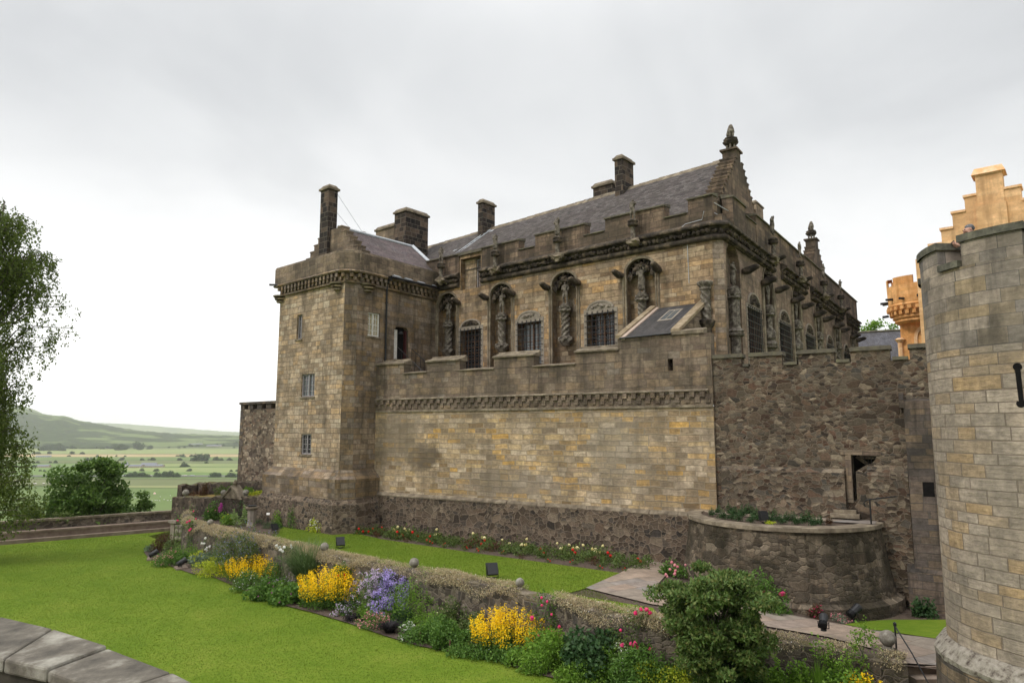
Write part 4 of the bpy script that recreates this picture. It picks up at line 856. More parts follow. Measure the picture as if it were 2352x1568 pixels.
# ============================================================ person on the round tower
skinm = mottled('skin', (.42, .22, .16), (.55, .33, .25), 8., .55, .1); clothm = mottled('black_jacket', (.008, .008, .01), (.02, .02, .024), 12.)
grayh = mottled('grey_hair', (.16, .16, .17), (.36, .36, .37), 30.)
th, zz = circ(2222, 560, ER-.75); hp = EC+Vector((cos(th), sin(th), 0))*(ER-.8)
r = ray(2224, 528); kk = (hp.x*r[0]+hp.y*r[1])/(r[0]**2+r[1]**2); hd = Vector(r)*kk                # head centre
pe = thing('person', 'grey haired person in a black jacket holding up a phone on the round tower', 'person', (hd.x, hd.y, 1.9))
look = Vector((-.93, .1, -.12)).normalized(); side = Vector((0, 0, 1)).cross(look).normalized()
r = ray(2188, 561); hands = Vector(r)*(kk*.985)
bd = [(hd.x+.12, hd.y, 2.9), (hd.x+.1, hd.y, hd.z-.62), (hd.x+.06, hd.y, hd.z-.36), (hd.x+.01, hd.y, hd.z-.2)]
bd = [tuple(Vector(b)) for b in bd]; pts = [bd[0], bd[1], bd[2], bd[3]]; ed = [(0, 1), (1, 2), (2, 3)]; ra = [.17, .18, .15, .07]
for s_ in (-1, 1):
    sh = Vector(bd[2])+side*s_*.2; el = sh.lerp(hands, .5)+Vector((0, 0, -.14))+side*s_*.06; wr = hands+side*s_*.05+look*-.12+Vector((0, 0, -.07))
    k = len(pts); pts += [tuple(sh), tuple(el), tuple(wr)]; ed += [(2, k), (k, k+1), (k+1, k+2)]; ra += [.075, .058, .042]
for s_ in (-1, 1):
    h0 = Vector(bd[0])+side*s_*.1; k = len(pts); pts += [tuple(h0), tuple(h0+Vector((0, 0, -.5))), tuple(h0+Vector((0, 0, -.95)))]; ed += [(0, k), (k, k+1), (k+1, k+2)]; ra += [.1, .075, .055]
o0 = pe.location; me = skin('jacket', [tuple(Vector(p)-o0) for p in pts], ed, ra, 2, clothm); add_me('jacket', me, pe)
body = [hd-o0+Vector((.04, 0, -.2)), hd-o0+Vector((.02, 0, -.1)), hd-o0+Vector((0, 0, .0)), hd-o0+Vector((-.01, 0, .06)), hd-o0+look*.09+Vector((0, 0, -.02)), hd-o0+look*.07+Vector((0, 0, -.09))]
me = skin('head', [tuple(p) for p in body], [(0, 1), (1, 2), (2, 3), (2, 4), (1, 5)], [.055, .065, (.095, .08), (.085, .075), .02, .04], 2, skinm); add_me('head', me, pe)
m = MB(); hb_ = hd
for i in range(2): m.blob(hd+Vector((.035, 0, .045)), (.098, .088, .085), 14, 10, .1, 2)
m.build('hair', grayh, pe, smooth=True)
m = MB()
for s_ in (-1, 1): m.blob(hd+side*s_*.035+look*.092+Vector((0, 0, .012)), (.013, .013, .009), 6, 4)
m.build('eyes', m_dk, pe); m = MB()
for s_ in (-1, 1): m.blob(hd+side*s_*.083-look*.01, (.02, .012, .032), 8, 6)
m.blob(hd+look*.098+Vector((0, 0, -.058)), (.012, .024, .007), 6, 4); m.build('ears', skinm, pe, smooth=True)
pts = []; ed = []; ra = []
for s_ in (-1, 1):
    b = hands+side*s_*.05; k = len(pts); pts += [b+look*-.12+Vector((0, 0, -.07)), b+look*-.06+Vector((0, 0, -.045)), b+look*-.03+Vector((0, 0, -.01))]; ed += [(k, k+1), (k+1, k+2)]; ra += [.026, .034, .03]
    for f in range(4):
        kf = len(pts); q = b+look*(-.03)+Vector((0, 0, .0+.018*f-.01)); L = (.034, .038, .036, .028)[f]
        pts += [q+look*L+side*s_*.012, q+look*(L+.012)-side*s_*.02]; ed += [(k+2, kf), (kf, kf+1)]; ra += [.0095, .008]
    kf = len(pts); pts += [b+look*-.055+Vector((0, 0, .02))-side*s_*.01, b+look*-.03+Vector((0, 0, .045))-side*s_*.02]; ed += [(k+1, kf), (kf, kf+1)]; ra += [.012, .01]
ed.append((1, 1+len(pts)//2)) if False else None
half = len(pts)//2
for q_ in (0, 1):
    sub = pts[q_*half:(q_+1)*half]; es = [(a-q_*half, b-q_*half) for a, b in ed if a // half == q_]
    me = skin('hand', [tuple(p-o0) for p in sub], es, ra[q_*half:(q_+1)*half], 2, skinm); add_me('hand', me, pe)
ph = MB(); ph.box(hands+look*.0+Vector((0, 0, .02)), (.014, .14, .075), atan2(look.y, look.x), .15); tag(ph.build('phone', m_iron, loc=hands), 'small dark phone held up by the person on the round tower', 'phone')
# ============================================================ GREAT HALL, turret, far house (right background)
g_ = ray(2250, 985); G = Fr((g_[0]*40, g_[1]*40), dA)
gh = thing('great_hall', 'orange limewashed hall gable with crow steps and a broad chimney behind the round tower', 'building', G.pt(1.5, 0, 2))
steps = [(-1.8, 11.42), (-1.11, 12.3), (-.46, 13.22), (.23, 14.1)]
Rr = [(3.0, 14.15), (3.7, 13.3), (4.4, 12.4), (5.1, 11.4)]
m = MB(); k = MB(); pts = [(-2.6, 2), (-2.6, 10.6), (-1.8, 10.6)]
prev = -1.8
for i, (x, z) in enumerate(steps):
    nx = steps[i+1][0] if i < 3 else .86; pts += [(x, z-.12), (nx, z-.12)]; k.fbox(G, x-.07, nx-.0, -1.0, .08, z-.12, z+.02)
for i, (x, z) in enumerate(Rr):
    px_ = 2.2 if i == 0 else Rr[i-1][0]; pts += [(px_, z-.12), (x, z-.12)]; k.fbox(G, px_, x+.07, -1.0, .08, z-.12, z+.02)
pts += [(5.1, 10.6), (9, 10.6), (9, 2)]
m.fpoly(G, pts, -.95, 0); gw_ = m.build('gable_wall', m_orange, gh)
k.build('crow_step', m_orange2, gw_)
m = MB(); m.fbox(G, .86, 2.2, -1.0, .06, 12, 15.15); m.fbox(G, .78, 2.28, -1.0, .22, 8, 13.28, 8, 13.42); ch_ = m.build('chimney', m_orange, gh)
m = MB(); m.fbox(G, .8, 2.26, -1.06, .12, 15.15, 15.2); 
a, b, n0, n1 = .68, 2.38, -1.15, .22
m.add([G.pt(a, n1, 15.2), G.pt(b, n1, 15.2), G.pt(b, n0, 15.2), G.pt(a, n0, 15.2), G.pt(a+.16, n1-.2, 15.62), G.pt(b-.16, n1-.2, 15.62), G.pt(b-.16, n0+.2, 15.62), G.pt(a+.16, n0+.2, 15.62)], [(3, 2, 1, 0), (0, 1, 5, 4), (1, 2, 6, 5), (2, 3, 7, 6), (3, 0, 4, 7), (4, 5, 6, 7)]); m.build('chimney_cap', m_orange2, ch_)
m = MB(); m.add([G.pt(-2.4, -1, 10.4), G.pt(1.5, -1, 14.2), G.pt(1.5, -20, 14.2), G.pt(-2.4, -20, 10.4), G.pt(5.4, -1, 10.4), G.pt(5.4, -20, 10.4)], [(0, 3, 2, 1), (1, 2, 5, 4)]); m.fbox(G, -2.4, 5.4, -20, -1, 2, 10.4); m.build('roof', m_far_slate, gh)
# turret
tq = ray(2134, 985); TC = Vector((tq[0]*57, tq[1]*57, 0)); TR = 2.35
tu = thing('orange_turret', 'orange limewashed corbelled turret with pierced battlement and black drain spouts', 'tower', (TC.x, TC.y, 2))
m = MB(); 
av = atan2(-TC.y, -TC.x)
for k in range(5):
    a0 = av-1.95+k*1.08; m.lathe(TC, [(TR, 10.6), (TR+.04, 12.75), (TR-.35, 12.8), (TR-.35, 12.1)], 14, a0=a0, a1=a0+.72)
    m.lathe(TC, [(TR+.01, 10.6), (TR+.03, 12.1), (TR-.35, 12.15)], 10, a0=a0+.715, a1=a0+1.085)
m.lathe(TC, [(TR+.0, 10.2), (TR+.005, 10.62)], 40)
m.build('battlement', m_turret, tu)
m = MB(); m.lathe(TC, [(TR, 10.5), (TR+.1, 10.42), (TR+.1, 10.34), (TR, 10.25), (TR-.35, 9.5), (TR-.25, 9.35), (TR-.45, 9.2), (TR-.4, 9.05), (TR-.75, 8.85)], 48)
for k in range(26):
    for j, (r_, z) in enumerate(((TR-.02, 10.12), (TR-.22, 9.75))):
        a = 2*pi*(k+.5*j)/26; m.box((TC.x+cos(a)*r_, TC.y+sin(a)*r_, z), (.34, .3, .3), a)
m.build('corbel_ring', m_turret, tu)
m = MB(); TF = Fr(TC+Vector((0, -1.0, 0)), dA); m.fbox(TF, -2.1, 4, -2, 0, 2, 9.6); m.build('shaft', m_turret, tu)
m = MB(); ring(m, TF, 0, .85, 7.6, 8.5, .25, -.2, .14); m.fbox(TF, -1.1, -.85, 0, .14, 4, 7.6)
m.tube([TF.pt(-2.15, .1, 2), TF.pt(-2.15, .1, 7.7)], .2, 8); m.lathe(tuple(TF.pt(-2.15, .1, 7.3)), [(.2, 0), (.42, .25), (.2, .4)], 10); m.build('arch_moulding', m_orange2, tu)
m = MB()
for k in range(9):
    a = av-1.9+k*.47; m.tube([TC+Vector((cos(a)*TR, sin(a)*TR, 10.95-.1*(k % 2))), TC+Vector((cos(a)*(TR+.6), sin(a)*(TR+.6), 10.9-.1*(k % 2)))], .11, 6)
m.tube([TC+Vector((cos(av-1.5)*TR, sin(av-1.5)*TR, 9.7)), TC+Vector((cos(av-1.5)*(TR+.5), sin(av-1.5)*(TR+.5), 9.65))], .12, 6)
m.build('drain_spout', m_iron, tu)
fh = thing('far_house', 'long grey slate roof showing between the palace and the orange turret', 'building', gz(2010, 900, 2) if False else ray(2010, 985) and Vector(ray(2010, 985))*70)
H = Fr(Vector(ray(2010, 985))*70, (1, -.15)); m = MB(); m.add([H.pt(-6, 0, 4), H.pt(6, 0, 4), H.pt(6, -6, 10.95), H.pt(-6, -6, 10.5)], [(0, 1, 2, 3)]); m.build('roof', m_far_slate, fh)
m = MB(); m.tube([H.pt(-6, -6, 10.55), H.pt(6, -6, 11.0)], .14, 5); m.build('ridge', m_copedk, fh); m = MB(); m.fbox(H, -6, 6, -6, -.3, -3, 4); m.build('wall', m_orange, fh)
# ============================================================ GROUND
GW = [(-19.0, 40.9), (-16.8, 36.4), (-13.2, 33.0), (-9.96, 29.98), (-7.37, 27.5), (-3.4, 24.3), (.25, 21.35), (2.3, 19.5), (3.9, 18.4), (6.5, 17.7), (9.25, 16.9)]
fz = lambda X_: float(np.interp(X_, [4.5, 8, 10.5], [-5., -5.45, -5.74]))
wz = lambda X_: float(np.interp(X_, [1, 4, 6.8, 9.3], [-4.78, -4.93, -5.13, -5.38]))
def qg(x, y, up=0.):
    z = -5.
    for _ in range(30): z = fz(gz(x, y, z+up).x)
    return gz(x, y, z+up)
def drape(name, pts, up, mat, kind='structure'):
    bm = bmesh.new(); P = [Vector(p_[:2]) for p_ in pts]; vs = [bm.verts.new((a.x, a.y, 0)) for a in P]
    for t in tessellate_polygon([[Vector((a.x, a.y, 0)) for a in P]]):
        a, b, c_ = [P[i] for i in t]; cr = (b.x-a.x)*(c_.y-a.y)-(b.y-a.y)*(c_.x-a.x)
        if abs(cr) > 1e-6: bm.faces.new([vs[i] for i in (t if cr > 0 else t[::-1])])
    for _ in range(6):
        L = [e for e in bm.edges if e.calc_length() > 1.0]
        if not L: break
        bmesh.ops.subdivide_edges(bm, edges=L, cuts=1); bmesh.ops.triangulate(bm, faces=bm.faces)
    m = MB().add([(v.co.x, v.co.y, fz(v.co.x)+up) for v in bm.verts], [tuple(v.index for v in f.verts) for f in (bm.verts.index_update() or bm.faces)]); bm.free()
    o = m.build(name, mat); o['kind'] = kind; return o
ZU, ZL = -5.0, -6.42
m_lawn, nt, bs = newmat('lawn_grass', .95, .1)
t = nd(nt, 'ShaderNodeTexCoord').outputs['Object']
na = nd(nt, 'ShaderNodeTexNoise', {'Vector': t, 'Scale': .55, 'Detail': 5., 'Roughness': .6}).outputs[0]
mp = nd(nt, 'ShaderNodeMapping', {0: t, 2: (0, 0, .6), 3: (3., 9., 3.)}).outputs[0]
nb = nd(nt, 'ShaderNodeTexNoise', {'Vector': mp, 'Scale': 1.1, 'Detail': 8., 'Roughness': .75}).outputs[0]
nc = nd(nt, 'ShaderNodeTexNoise', {'Vector': t, 'Scale': 16., 'Detail': 6., 'Roughness': .85}).outputs[0]
mixv = mth(nt, 'ADD', mth(nt, 'MULTIPLY', na, .34), mth(nt, 'ADD', mth(nt, 'MULTIPLY', nb, .36), mth(nt, 'MULTIPLY', nc, .30)))
c = ramp(nt, mixv, [(.36, (.070, .124, .009)), (.47, (.100, .158, .013)), (.55, (.132, .183, .019)), (.65, (.185, .205, .036))])
nt.links.new(c, bs.inputs[0]); hsum = mth(nt, 'ADD', nc, mth(nt, 'MULTIPLY', nb, .6))
nt.links.new(nd(nt, 'ShaderNodeBump', {'Strength': .35, 'Distance': .03, 'Height': hsum}).outputs[0], bs.inputs['Normal'])
sheet('lawn', [(-26, 1.5, ZL), (20, 1.5, ZL), (20, 14, ZL), (9.2, 16.9, ZL), (2.3, 19.6, ZL), (-9.8, 30, ZL), (-22.0, 42.5, ZL), (-21.6, 44.9, ZL), (-31, 37.2, ZL), (-50, 22, ZL)], m_lawn)
LE = [gz(*q, ZL) for q in ((330, 1268), (342, 1283), (400, 1304), (440, 1318), (480, 1322), (560, 1356), (640, 1388), (720, 1408), (800, 1432), (880, 1460), (960, 1484), (1030, 1497), (1110, 1507), (1200, 1540), (1320, 1572), (1500, 1620), (1700, 1680))]
pts = [(p.x, p.y, ZL+.035) for p in LE]+[(9.2, 16.6, ZL+.035)]+[(x, y, ZL+.035) for x, y in GW[::-1][1:-1]]+[(-18.2, 39.2, ZL+.035)]
def tess_sheet(name, pts, mat):
    tr = tessellate_polygon([[Vector((p[0], p[1], 0)) for p in pts]]); P = [Vector(p) for p in pts]; fs = []
    for t in tr:
        a, b, c_ = [P[i] for i in t]
        if (b-a).cross(c_-a).z < 0: t = t[::-1]
        fs.append(tuple(t))
    o = MB().add(pts, fs).build(name, mat); o['kind'] = 'structure'; return o
tess_sheet('flower_bed_soil', pts, m_soil)
# upper terrace
pts = [(x-.05, y+.15) for x, y in GW]+[(9.4, 17.2), (20, 17.5), (20, 24), X(C.pt(24, -.2, 0)), X(C.pt(-.5, -.2, 0)), (-9.5, 36.0), (-13, 39), (-18.6, 41.6)]
drape('terrace_soil', pts, 0, m_soil)
q = lambda x, y: X(qg(x, y, .03))
lawn2 = [q(648, 1206), q(690, 1213), q(735, 1219), q(804, 1221), q(874, 1237), q(1097, 1270), q(1250, 1291), q(1425, 1315), q(1350, 1349), q(1300, 1362), q(1500, 1395)]
inner = [(x+.05, y+.32) for x, y in GW[3:9]]
drape('upper_lawn', lawn2+inner[::-1]+[(-11, 31.4), q(640, 1225)], .03, m_lawn)
drape('flagstone_path', [q(1425, 1315), q(1490, 1286), q(1560, 1287), q(1512, 1340), q(1540, 1363), q(1700, 1388), q(1893, 1427), q(2010, 1446), q(2080, 1458), q(2200, 1472), q(2300, 1500), q(2300, 1522), q(2060, 1521), q(2045, 1500), q(1900, 1462), q(1755, 1437), q(1500, 1388), q(1345, 1350)], .042, m_path)
drape('corner_lawn', [q(1939, 1435), q(1980, 1428), q(2045, 1424), q(2180, 1424), q(2230, 1490), q(2148, 1467), q(2060, 1454)], .055, m_lawn)
# garden wall
random.seed(3)
def fine(path, st):
    out = [Vector(path[0]).to_2d() if len(path[0]) > 2 else Vector(path[0])]
    for i in range(len(path)-1):
        a, b = Vector(path[i][:2]), Vector(path[i+1][:2]); n_ = max(1, int((b-a).length/st))
        for j in range(1, n_+1): out.append(a.lerp(b, j/n_))
    return out
def rough_wall(name, path, z0, ztf, th, mat, parent, st=.28, amp=.05):
    P = fine(path, st); m = MB(); rows = []
    for i, p in enumerate(P):
        d = (P[min(i+1, len(P)-1)]-P[max(i-1, 0)]).normalized(); n_ = Vector((d.y, -d.x)); zt = (ztf(i/(len(P)-1)) if ztf else wz(p.x))+random.uniform(-amp, amp)
        o = [random.uniform(-.03, .03) for _ in range(3)]
        rows.append([(p.x+n_.x*(th/2+.06), p.y+n_.y*(th/2+.06), z0), (p.x+n_.x*(th/2+o[0]), p.y+n_.y*(th/2+o[0]), z0+(zt-z0)*.5), (p.x+n_.x*(th/2+o[1]), p.y+n_.y*(th/2+o[1]), zt-.04), (p.x+n_.x*(th/2-.08), p.y+n_.y*(th/2-.08), zt+random.uniform(-.02, .03)), (p.x-n_.x*(th/2-.08), p.y-n_.y*(th/2-.08), zt), (p.x-n_.x*th/2, p.y-n_.y*th/2, z0)])
    k = 6; vs = [v for r in rows for v in r]; fs = [(i*k+j, (i+1)*k+j, (i+1)*k+j+1, i*k+j+1) for i in range(len(rows)-1) for j in range(5)]+[tuple(range(6)), tuple(range((len(rows)-1)*k, len(rows)*k))[::-1]]
    m.add(vs, fs); return m.build(name, mat, parent)
gwt = thing('garden_wall', 'low mossy rubble garden wall between the flower border and the upper lawn', 'wall', (GW[5][0], GW[5][1], ZL))
rough_wall('wall', GW, ZL-.3, None, .46, m_rubG, gwt)
# steps and end pier at the right
gs = thing('garden_steps', 'stone garden steps down from the flagstone path beside the round tower', 'steps', (9, 15.2, ZL)); m = MB()
SG = gz(2062, 1520, -5.68); SF = Fr(SG, (1, .05)); SZ = -5.68
for i in range(5): m.fbox(SF, 0, 2.6, -.1 if i == 0 else .34*i+.02, .34*i+.36, -7.2, SZ-.16*i)
m.build('treads', m_stepstone, gs); 
m = MB(); m.fbox(SF, -.45, -.02, -.35, .35, -6.8, -5.36); m.build('pier', m_rubG, gwt)
hr2 = thing('hand_rail', 'thin black hand rail sloping down the garden steps beside the stone ball', 'railing', SF.pt(.05, 0, SZ)); m = MB()
m.tube([SF.pt(.05, -.1, SZ), SF.pt(.05, -.1, SZ+.85)], .022, 6); m.tube([SF.pt(.05, -.1, SZ+.83), SF.pt(-.0, .6, SZ+.4), SF.pt(-.05, 1.7, SZ-.5), SF.pt(-.05, 1.7, SZ-1.0)], .018, 6); m.lathe(tuple(SF.pt(.05, -.1, SZ+.8)), [(.0, 0), (.04, .03), (.04, .1), (0, .13)], 8); m.build('rail', m_iron, hr2)
# stone balls on the walls
BP = []
def ball(P, r, lab, grp='stone balls on top of the garden walls'):
    t = thing('stone_ball', lab, 'stone ball', P, P[0]%3+.1, grp)
    m = MB(); m.blob((0, 0, r+.06), r, 18, 12, .06, P[0]); m.build('ball', m_ball, t, smooth=True)
    m = MB(); m.lathe((0, 0, 0), [(r*.75, -.05), (r*.6, .06), (0, .1)], 12); m.build('foot', m_ball, t)
def onwall(x, z=None):                                         # garden wall point under a sight line
    best = None
    for i in range(len(GW)-1):
        a, b = Vector(GW[i]), Vector(GW[i+1]); F = Fr(a, b-a); s, _ = F.px(x, 1300)
        if -.01 <= s <= (b-a).length+.01: P_ = F.pt(s, 0, 0); best = F.pt(s, 0, wz(P_.x) if z is None else z)
    return best
for x, r, lab in ((617-0, .17, None), (744, .165, 'round stone ball on the garden wall between the blue shrub and a floodlight'), (951, .165, 'lichened stone ball on the garden wall above the lilac phlox'), (1194, .135, 'small stone ball on the garden wall just right of the square floodlight'), (2033, .19, 'smooth stone ball on the pier at the top of the garden steps'), (478, .15, 'stone ball on the garden wall near the gateway jamb at its far end')):
    if lab: ball(onwall(x) if x < 2000 else SF.pt(-.22, 0, -5.36), r, lab)
# ruined walls at the far end of the terrace
ru = thing('ruined_wall', 'ruined double rubble wall with plants growing on it at the far end of the terrace', 'wall', gz(520, 1215, ZU))
pf0 = gz(400, 1233, ZL); pf0 = (pf0.x, pf0.y); FW = Fr(pf0, C.d)
sR = FW.px(662, 1150)[0]
rough_wall('front_wall', [FW.pt(0, 0, 0), FW.pt(sR, 0, 0)], ZL-.5, lambda t: -4.05+.55*t, .5, m_rubF, ru, .3, .05)
sR2 = FW.px(660, 1100, -1.5)[0]
rough_wall('back_wall', [FW.pt(-.1, -.2, 0), FW.pt(-.1, -1.5, 0), FW.pt(sR2, -1.5, 0)], ZL-.5, lambda t: -3.38+.5*t, .5, m_rubF, ru, .3, .07)
m = MB(); ztop = lambda s: -4.05+.55*s/sR
m.add([FW.pt(0, 0, -4.1), FW.pt(sR, 0, -3.55), FW.pt(sR, -1.5, -3.45), FW.pt(0, -1.5, -4.0)], [(0, 1, 2, 3)]); m.build('earth_fill', mottled('rusty_moss', (.09, .06, .02), (.2, .13, .04), 6., c3=(.15, .17, .04)), ru)
s_ = FW.px(543, 1130)[0]; m = MB(); z0 = ztop(s_)-.1; m.fpoly(FW, [(s_-.75, z0), (s_+.75, z0), (s_, z0+.62)], -.2, .32); m.fpoly(FW, [(s_-.85, z0-.02), (s_-.72, z0-.02), (s_, z0+.6), (s_, z0+.72)], -.2, .4); m.fpoly(FW, [(s_+.85, z0-.02), (s_, z0+.72), (s_, z0+.6), (s_+.72, z0-.02)], -.2, .4)
m.lathe(tuple(FW.pt(s_, .1, z0+.6)), [(.14, 0), (.08, .1), (.13, .22), (.05, .4), (0, .42)], 10); m.build('pediment', m_cope, ru)
for x, lab in ((428, 'worn stone ball at the left end of the ruined wall'), (515, 'stone ball on the ruined wall left of the small pediment'), (566, 'stone ball on the ruined wall right of the small pediment')):
    s = FW.px(x, 1140)[0]; ball(FW.pt(s, .05, ztop(s)-.03), .2 if x < 450 else .17, lab)
m = MB(); m.fbox(FW, .35, .7, .2, .5, ZL-.2, -5.5); m.fbox(FW, .25, 1.0, .2, .6, -5.5, -5.35); 
for s in (.95, 1.35): m.lathe(tuple(FW.pt(s, .4, ZL)), [(.16, 0), (.16, .1), (.08, .2), (.17, .45), (.13, .62), (.18, .72), (.18, .85), (0, .86)], 12)
m.build('gateway_jamb', m_surr, ru)
# block standing left behind the tower
gb = thing('far_wall', 'tall pale rubble wall block with small crenels, left behind the square tower', 'wall', T.pt(-9, -3, -5))
GF = Fr(T.pt(0, -3, 0), dA); sL = GF.px(551, 1000)[0]; sR3 = -6.2
m = MB(); m.fbox(GF, sL, sR3, -2.5, 0, -9, 1.3); m.build('wall', m_rubL, gb)
m = MB(); W_ = sR3-sL
m.fbox(GF, sL-.02, sL+.45, -2.5, .03, 1.3, 1.62); s = sL+.95
while s < sR3-.3: m.fbox(GF, s, s+.62, -2.5, .03, 1.3, 1.62); s += 1.12
m.fbox(GF, sL-.1, sR3, -2.5, .1, 1.62, 1.78)
for i in range(24): m.fbox(GF, sL-.025, sL+(.5 if i % 2 else .3), -.6, .03, 1.28-.4*(i+1), 1.28-.4*i-.02)
m.build('quoins_and_coping', m_dark, gb)
# terrace wall with stone bench at the left
t0_, t1_ = gz(-60, 1256, ZL), gz(392, 1219, ZL); BF = Fr(t0_, t1_-t0_); BL = (t1_-t0_).length
tb = thing('terrace_wall', 'low rubble terrace wall with dressed coping at the far end of the lower lawn', 'wall', BF.pt(BL*.7, -1, ZL))
BS, BE = -26, BL+.6
zt = BF.px(300, 1178, -1.05)[1]
m = MB(); m.fbox(BF, BS, BE, -1.4, -1.0, -9, zt-.12); m.build('wall', m_rubG, tb); m = MB(); m.fbox(BF, BS, BE, -1.46, -.93, zt-.12, zt); m.build('coping', m_cope, tb)
zb1 = BF.px(300, 1221, -.05)[1]; zb2 = BF.px(300, 1206, -.55)[1]
m = MB(); m.fbox(BF, BS, BE, -.98, 0, -6.8, ZL+.2); bn = thing('stone_bench', 'long two-stepped stone bench running along the foot of the terrace wall', 'bench', BF.pt(BL*.7, -.4, ZL)); m.build('step', m_stepstone, bn)
m = MB(); m.fbox(BF, BS, BE, -.97, -.42, ZL+.2, ZL+.5); m.fbox(BF, BS, BE, -.99, -.36, ZL+.5, ZL+.6); m.build('seat', m_stepstone, bn)
print('bench', zt, zb1, zb2)
# foreground parapet coping
m_fore = mottled('coping_sandstone', (.055, .05, .042), (.13, .115, .093), 3.1, bump=1., bd=.03, c3=(.30, .285, .24), det=14.)
fp = thing('rampart_parapet', 'near curved parapet of worn grey coping blocks in the bottom left corner', 'wall', (-2.8, 5, -3))
S_ = 1.45
oe = [(-8.6, 5.9), (-5.4, 5.2), (-4.2, 4.78), (-3.02, 4.2), (-2.54, 3.95), (-2.06, 3.65), (-1.56, 3.3), (-1.12, 2.93), (-.7, 2.5), (-.3, 1.95), (.0, 1.3)]
ie = [(-8.4, 5.2), (-5.2, 4.55), (-4.0, 4.15), (-2.86, 3.72), (-2.5, 3.53), (-2.2, 3.4), (-1.75, 3.12), (-1.35, 2.8), (-.98, 2.4), (-.65, 1.85), (-.45, 1.25)]
zc_ = -1.1*S_
for i in range(len(oe)-1):
    g = .012; lerp = lambda a, b, t: (a[0]+(b[0]-a[0])*t, a[1]+(b[1]-a[1])*t)
    o0, o1, i0, i1 = lerp(oe[i], oe[i+1], g), lerp(oe[i], oe[i+1], 1-g), lerp(ie[i], ie[i+1], g), lerp(ie[i], ie[i+1], 1-g)
    mid = lerp(o0, o1, .5); cc_ = [o0, o1, i1, i0]; dz = random.uniform(-.012, .012)
    m = MB(); vs = [(x*S_, y*S_, zc_+dz-(.04 if k > 1 else 0)) for k, (x, y) in enumerate(cc_)]+[(x*S_, y*S_, zc_-.13) for x, y in cc_]
    m.add(vs, [(0, 3, 2, 1), (0, 1, 5, 4), (1, 2, 6, 5), (2, 3, 7, 6), (3, 0, 4, 7), (4, 5, 6, 7)])
    o = m.build('coping_block', m_fore, fp); bv = o.modifiers.new('bevel', 'BEVEL'); bv.width = .018; bv.segments = 2
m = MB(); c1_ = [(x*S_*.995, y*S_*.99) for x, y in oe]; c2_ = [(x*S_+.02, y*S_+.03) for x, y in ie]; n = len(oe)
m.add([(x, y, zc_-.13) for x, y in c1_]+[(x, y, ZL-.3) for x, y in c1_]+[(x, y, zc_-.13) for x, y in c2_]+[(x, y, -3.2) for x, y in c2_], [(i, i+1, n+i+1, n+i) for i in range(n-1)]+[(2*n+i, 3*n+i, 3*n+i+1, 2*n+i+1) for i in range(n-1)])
m.build('parapet_wall', mottled('dark_wall_stone', (.02, .018, .015), (.06, .052, .04), 3., bump=.8), fp)  # wall faces coloured darker than the coping blocks
sheet('rampart_walk', [(-14, 7.5, -2.9), (-.9, 2.2, -2.9), (0, -4, -2.9), (-14, -4, -2.9)], m_stepstone)
# ============================================================ COUNTRY BEYOND
ZP = -75
m_plain = mottled('pasture', (.10, .155, .045), (.15, .20, .06), .004, bump=0., c3=(.19, .22, .075))
sheet('plain', [(-15000, -6000, ZP), (20000, -6000, ZP), (20000, 14500, ZP), (-15000, 14500, ZP)], m_plain)
m_rock = mottled('rocky_slope', (.05, .07, .02), (.12, .14, .05), .3, bump=.5)
m = MB(); k = [BF.pt(BS-40, -1.4, -7), BF.pt(BE, -1.4, -7), T.pt(-12, -2, -7), T.pt(-10, -14, -7), (60, 120, -7)]
k2 = [BF.pt(BS-120, -130, ZP), BF.pt(-5, -130, ZP), (-40, 210, ZP), (0, 260, ZP), (200, 320, ZP)]
m.add([tuple(p) for p in k]+[tuple(p) for p in k2], [(i, i+1, 6+i, 5+i) for i in range(4)]); o = m.build('castle_rock', m_rock); o['kind'] = 'structure'
m = MB(); m.add([T.pt(-13, -1.5, -6.6), T.pt(2, 0, -6.6), (30, 40, -6.6), (60, 120, -6.6), T.pt(-10, -14, -6.6)], [(0, 1, 2, 3, 4)]); o = m.build('castle_ground', m_soil); o['kind'] = 'structure'
FC = dict(g=((.11, .17, .04), (.15, .21, .055)), p=((.21, .26, .085), (.27, .31, .11)), t=((.40, .29, .13), (.47, .36, .19)), o=((.13, .155, .05), (.17, .19, .075)), y=((.24, .25, .09), (.28, .29, .12)), l=((.12, .20, .04), (.16, .24, .055)), r=((.16, .155, .15), (.20, .19, .18)), d=((.035, .06, .02), (.055, .08, .03)))
FM = {k: mottled('field_'+k, sc3(v[0], .82), sc3(v[1], .82), .012, bump=0.) for k, v in FC.items()}
names = dict(g='green_field', p='pale_field', t='stubble_field', o='olive_field', y='yellow_field', l='lush_field', r='country_road', d='hedge')
def field(x0, x1, ya0, ya1, yb0, yb1, k, up=.5):                # quad on the plain between two edges seen at ya.. and yb..
    o = MB().add([gz(x0, yb0, ZP+up), gz(x1, yb1, ZP+up), gz(x1, ya1, ZP+up), gz(x0, ya0, ZP+up)], [(0, 1, 2, 3)]).build(names[k], FM[k]); o['kind'] = 'structure'
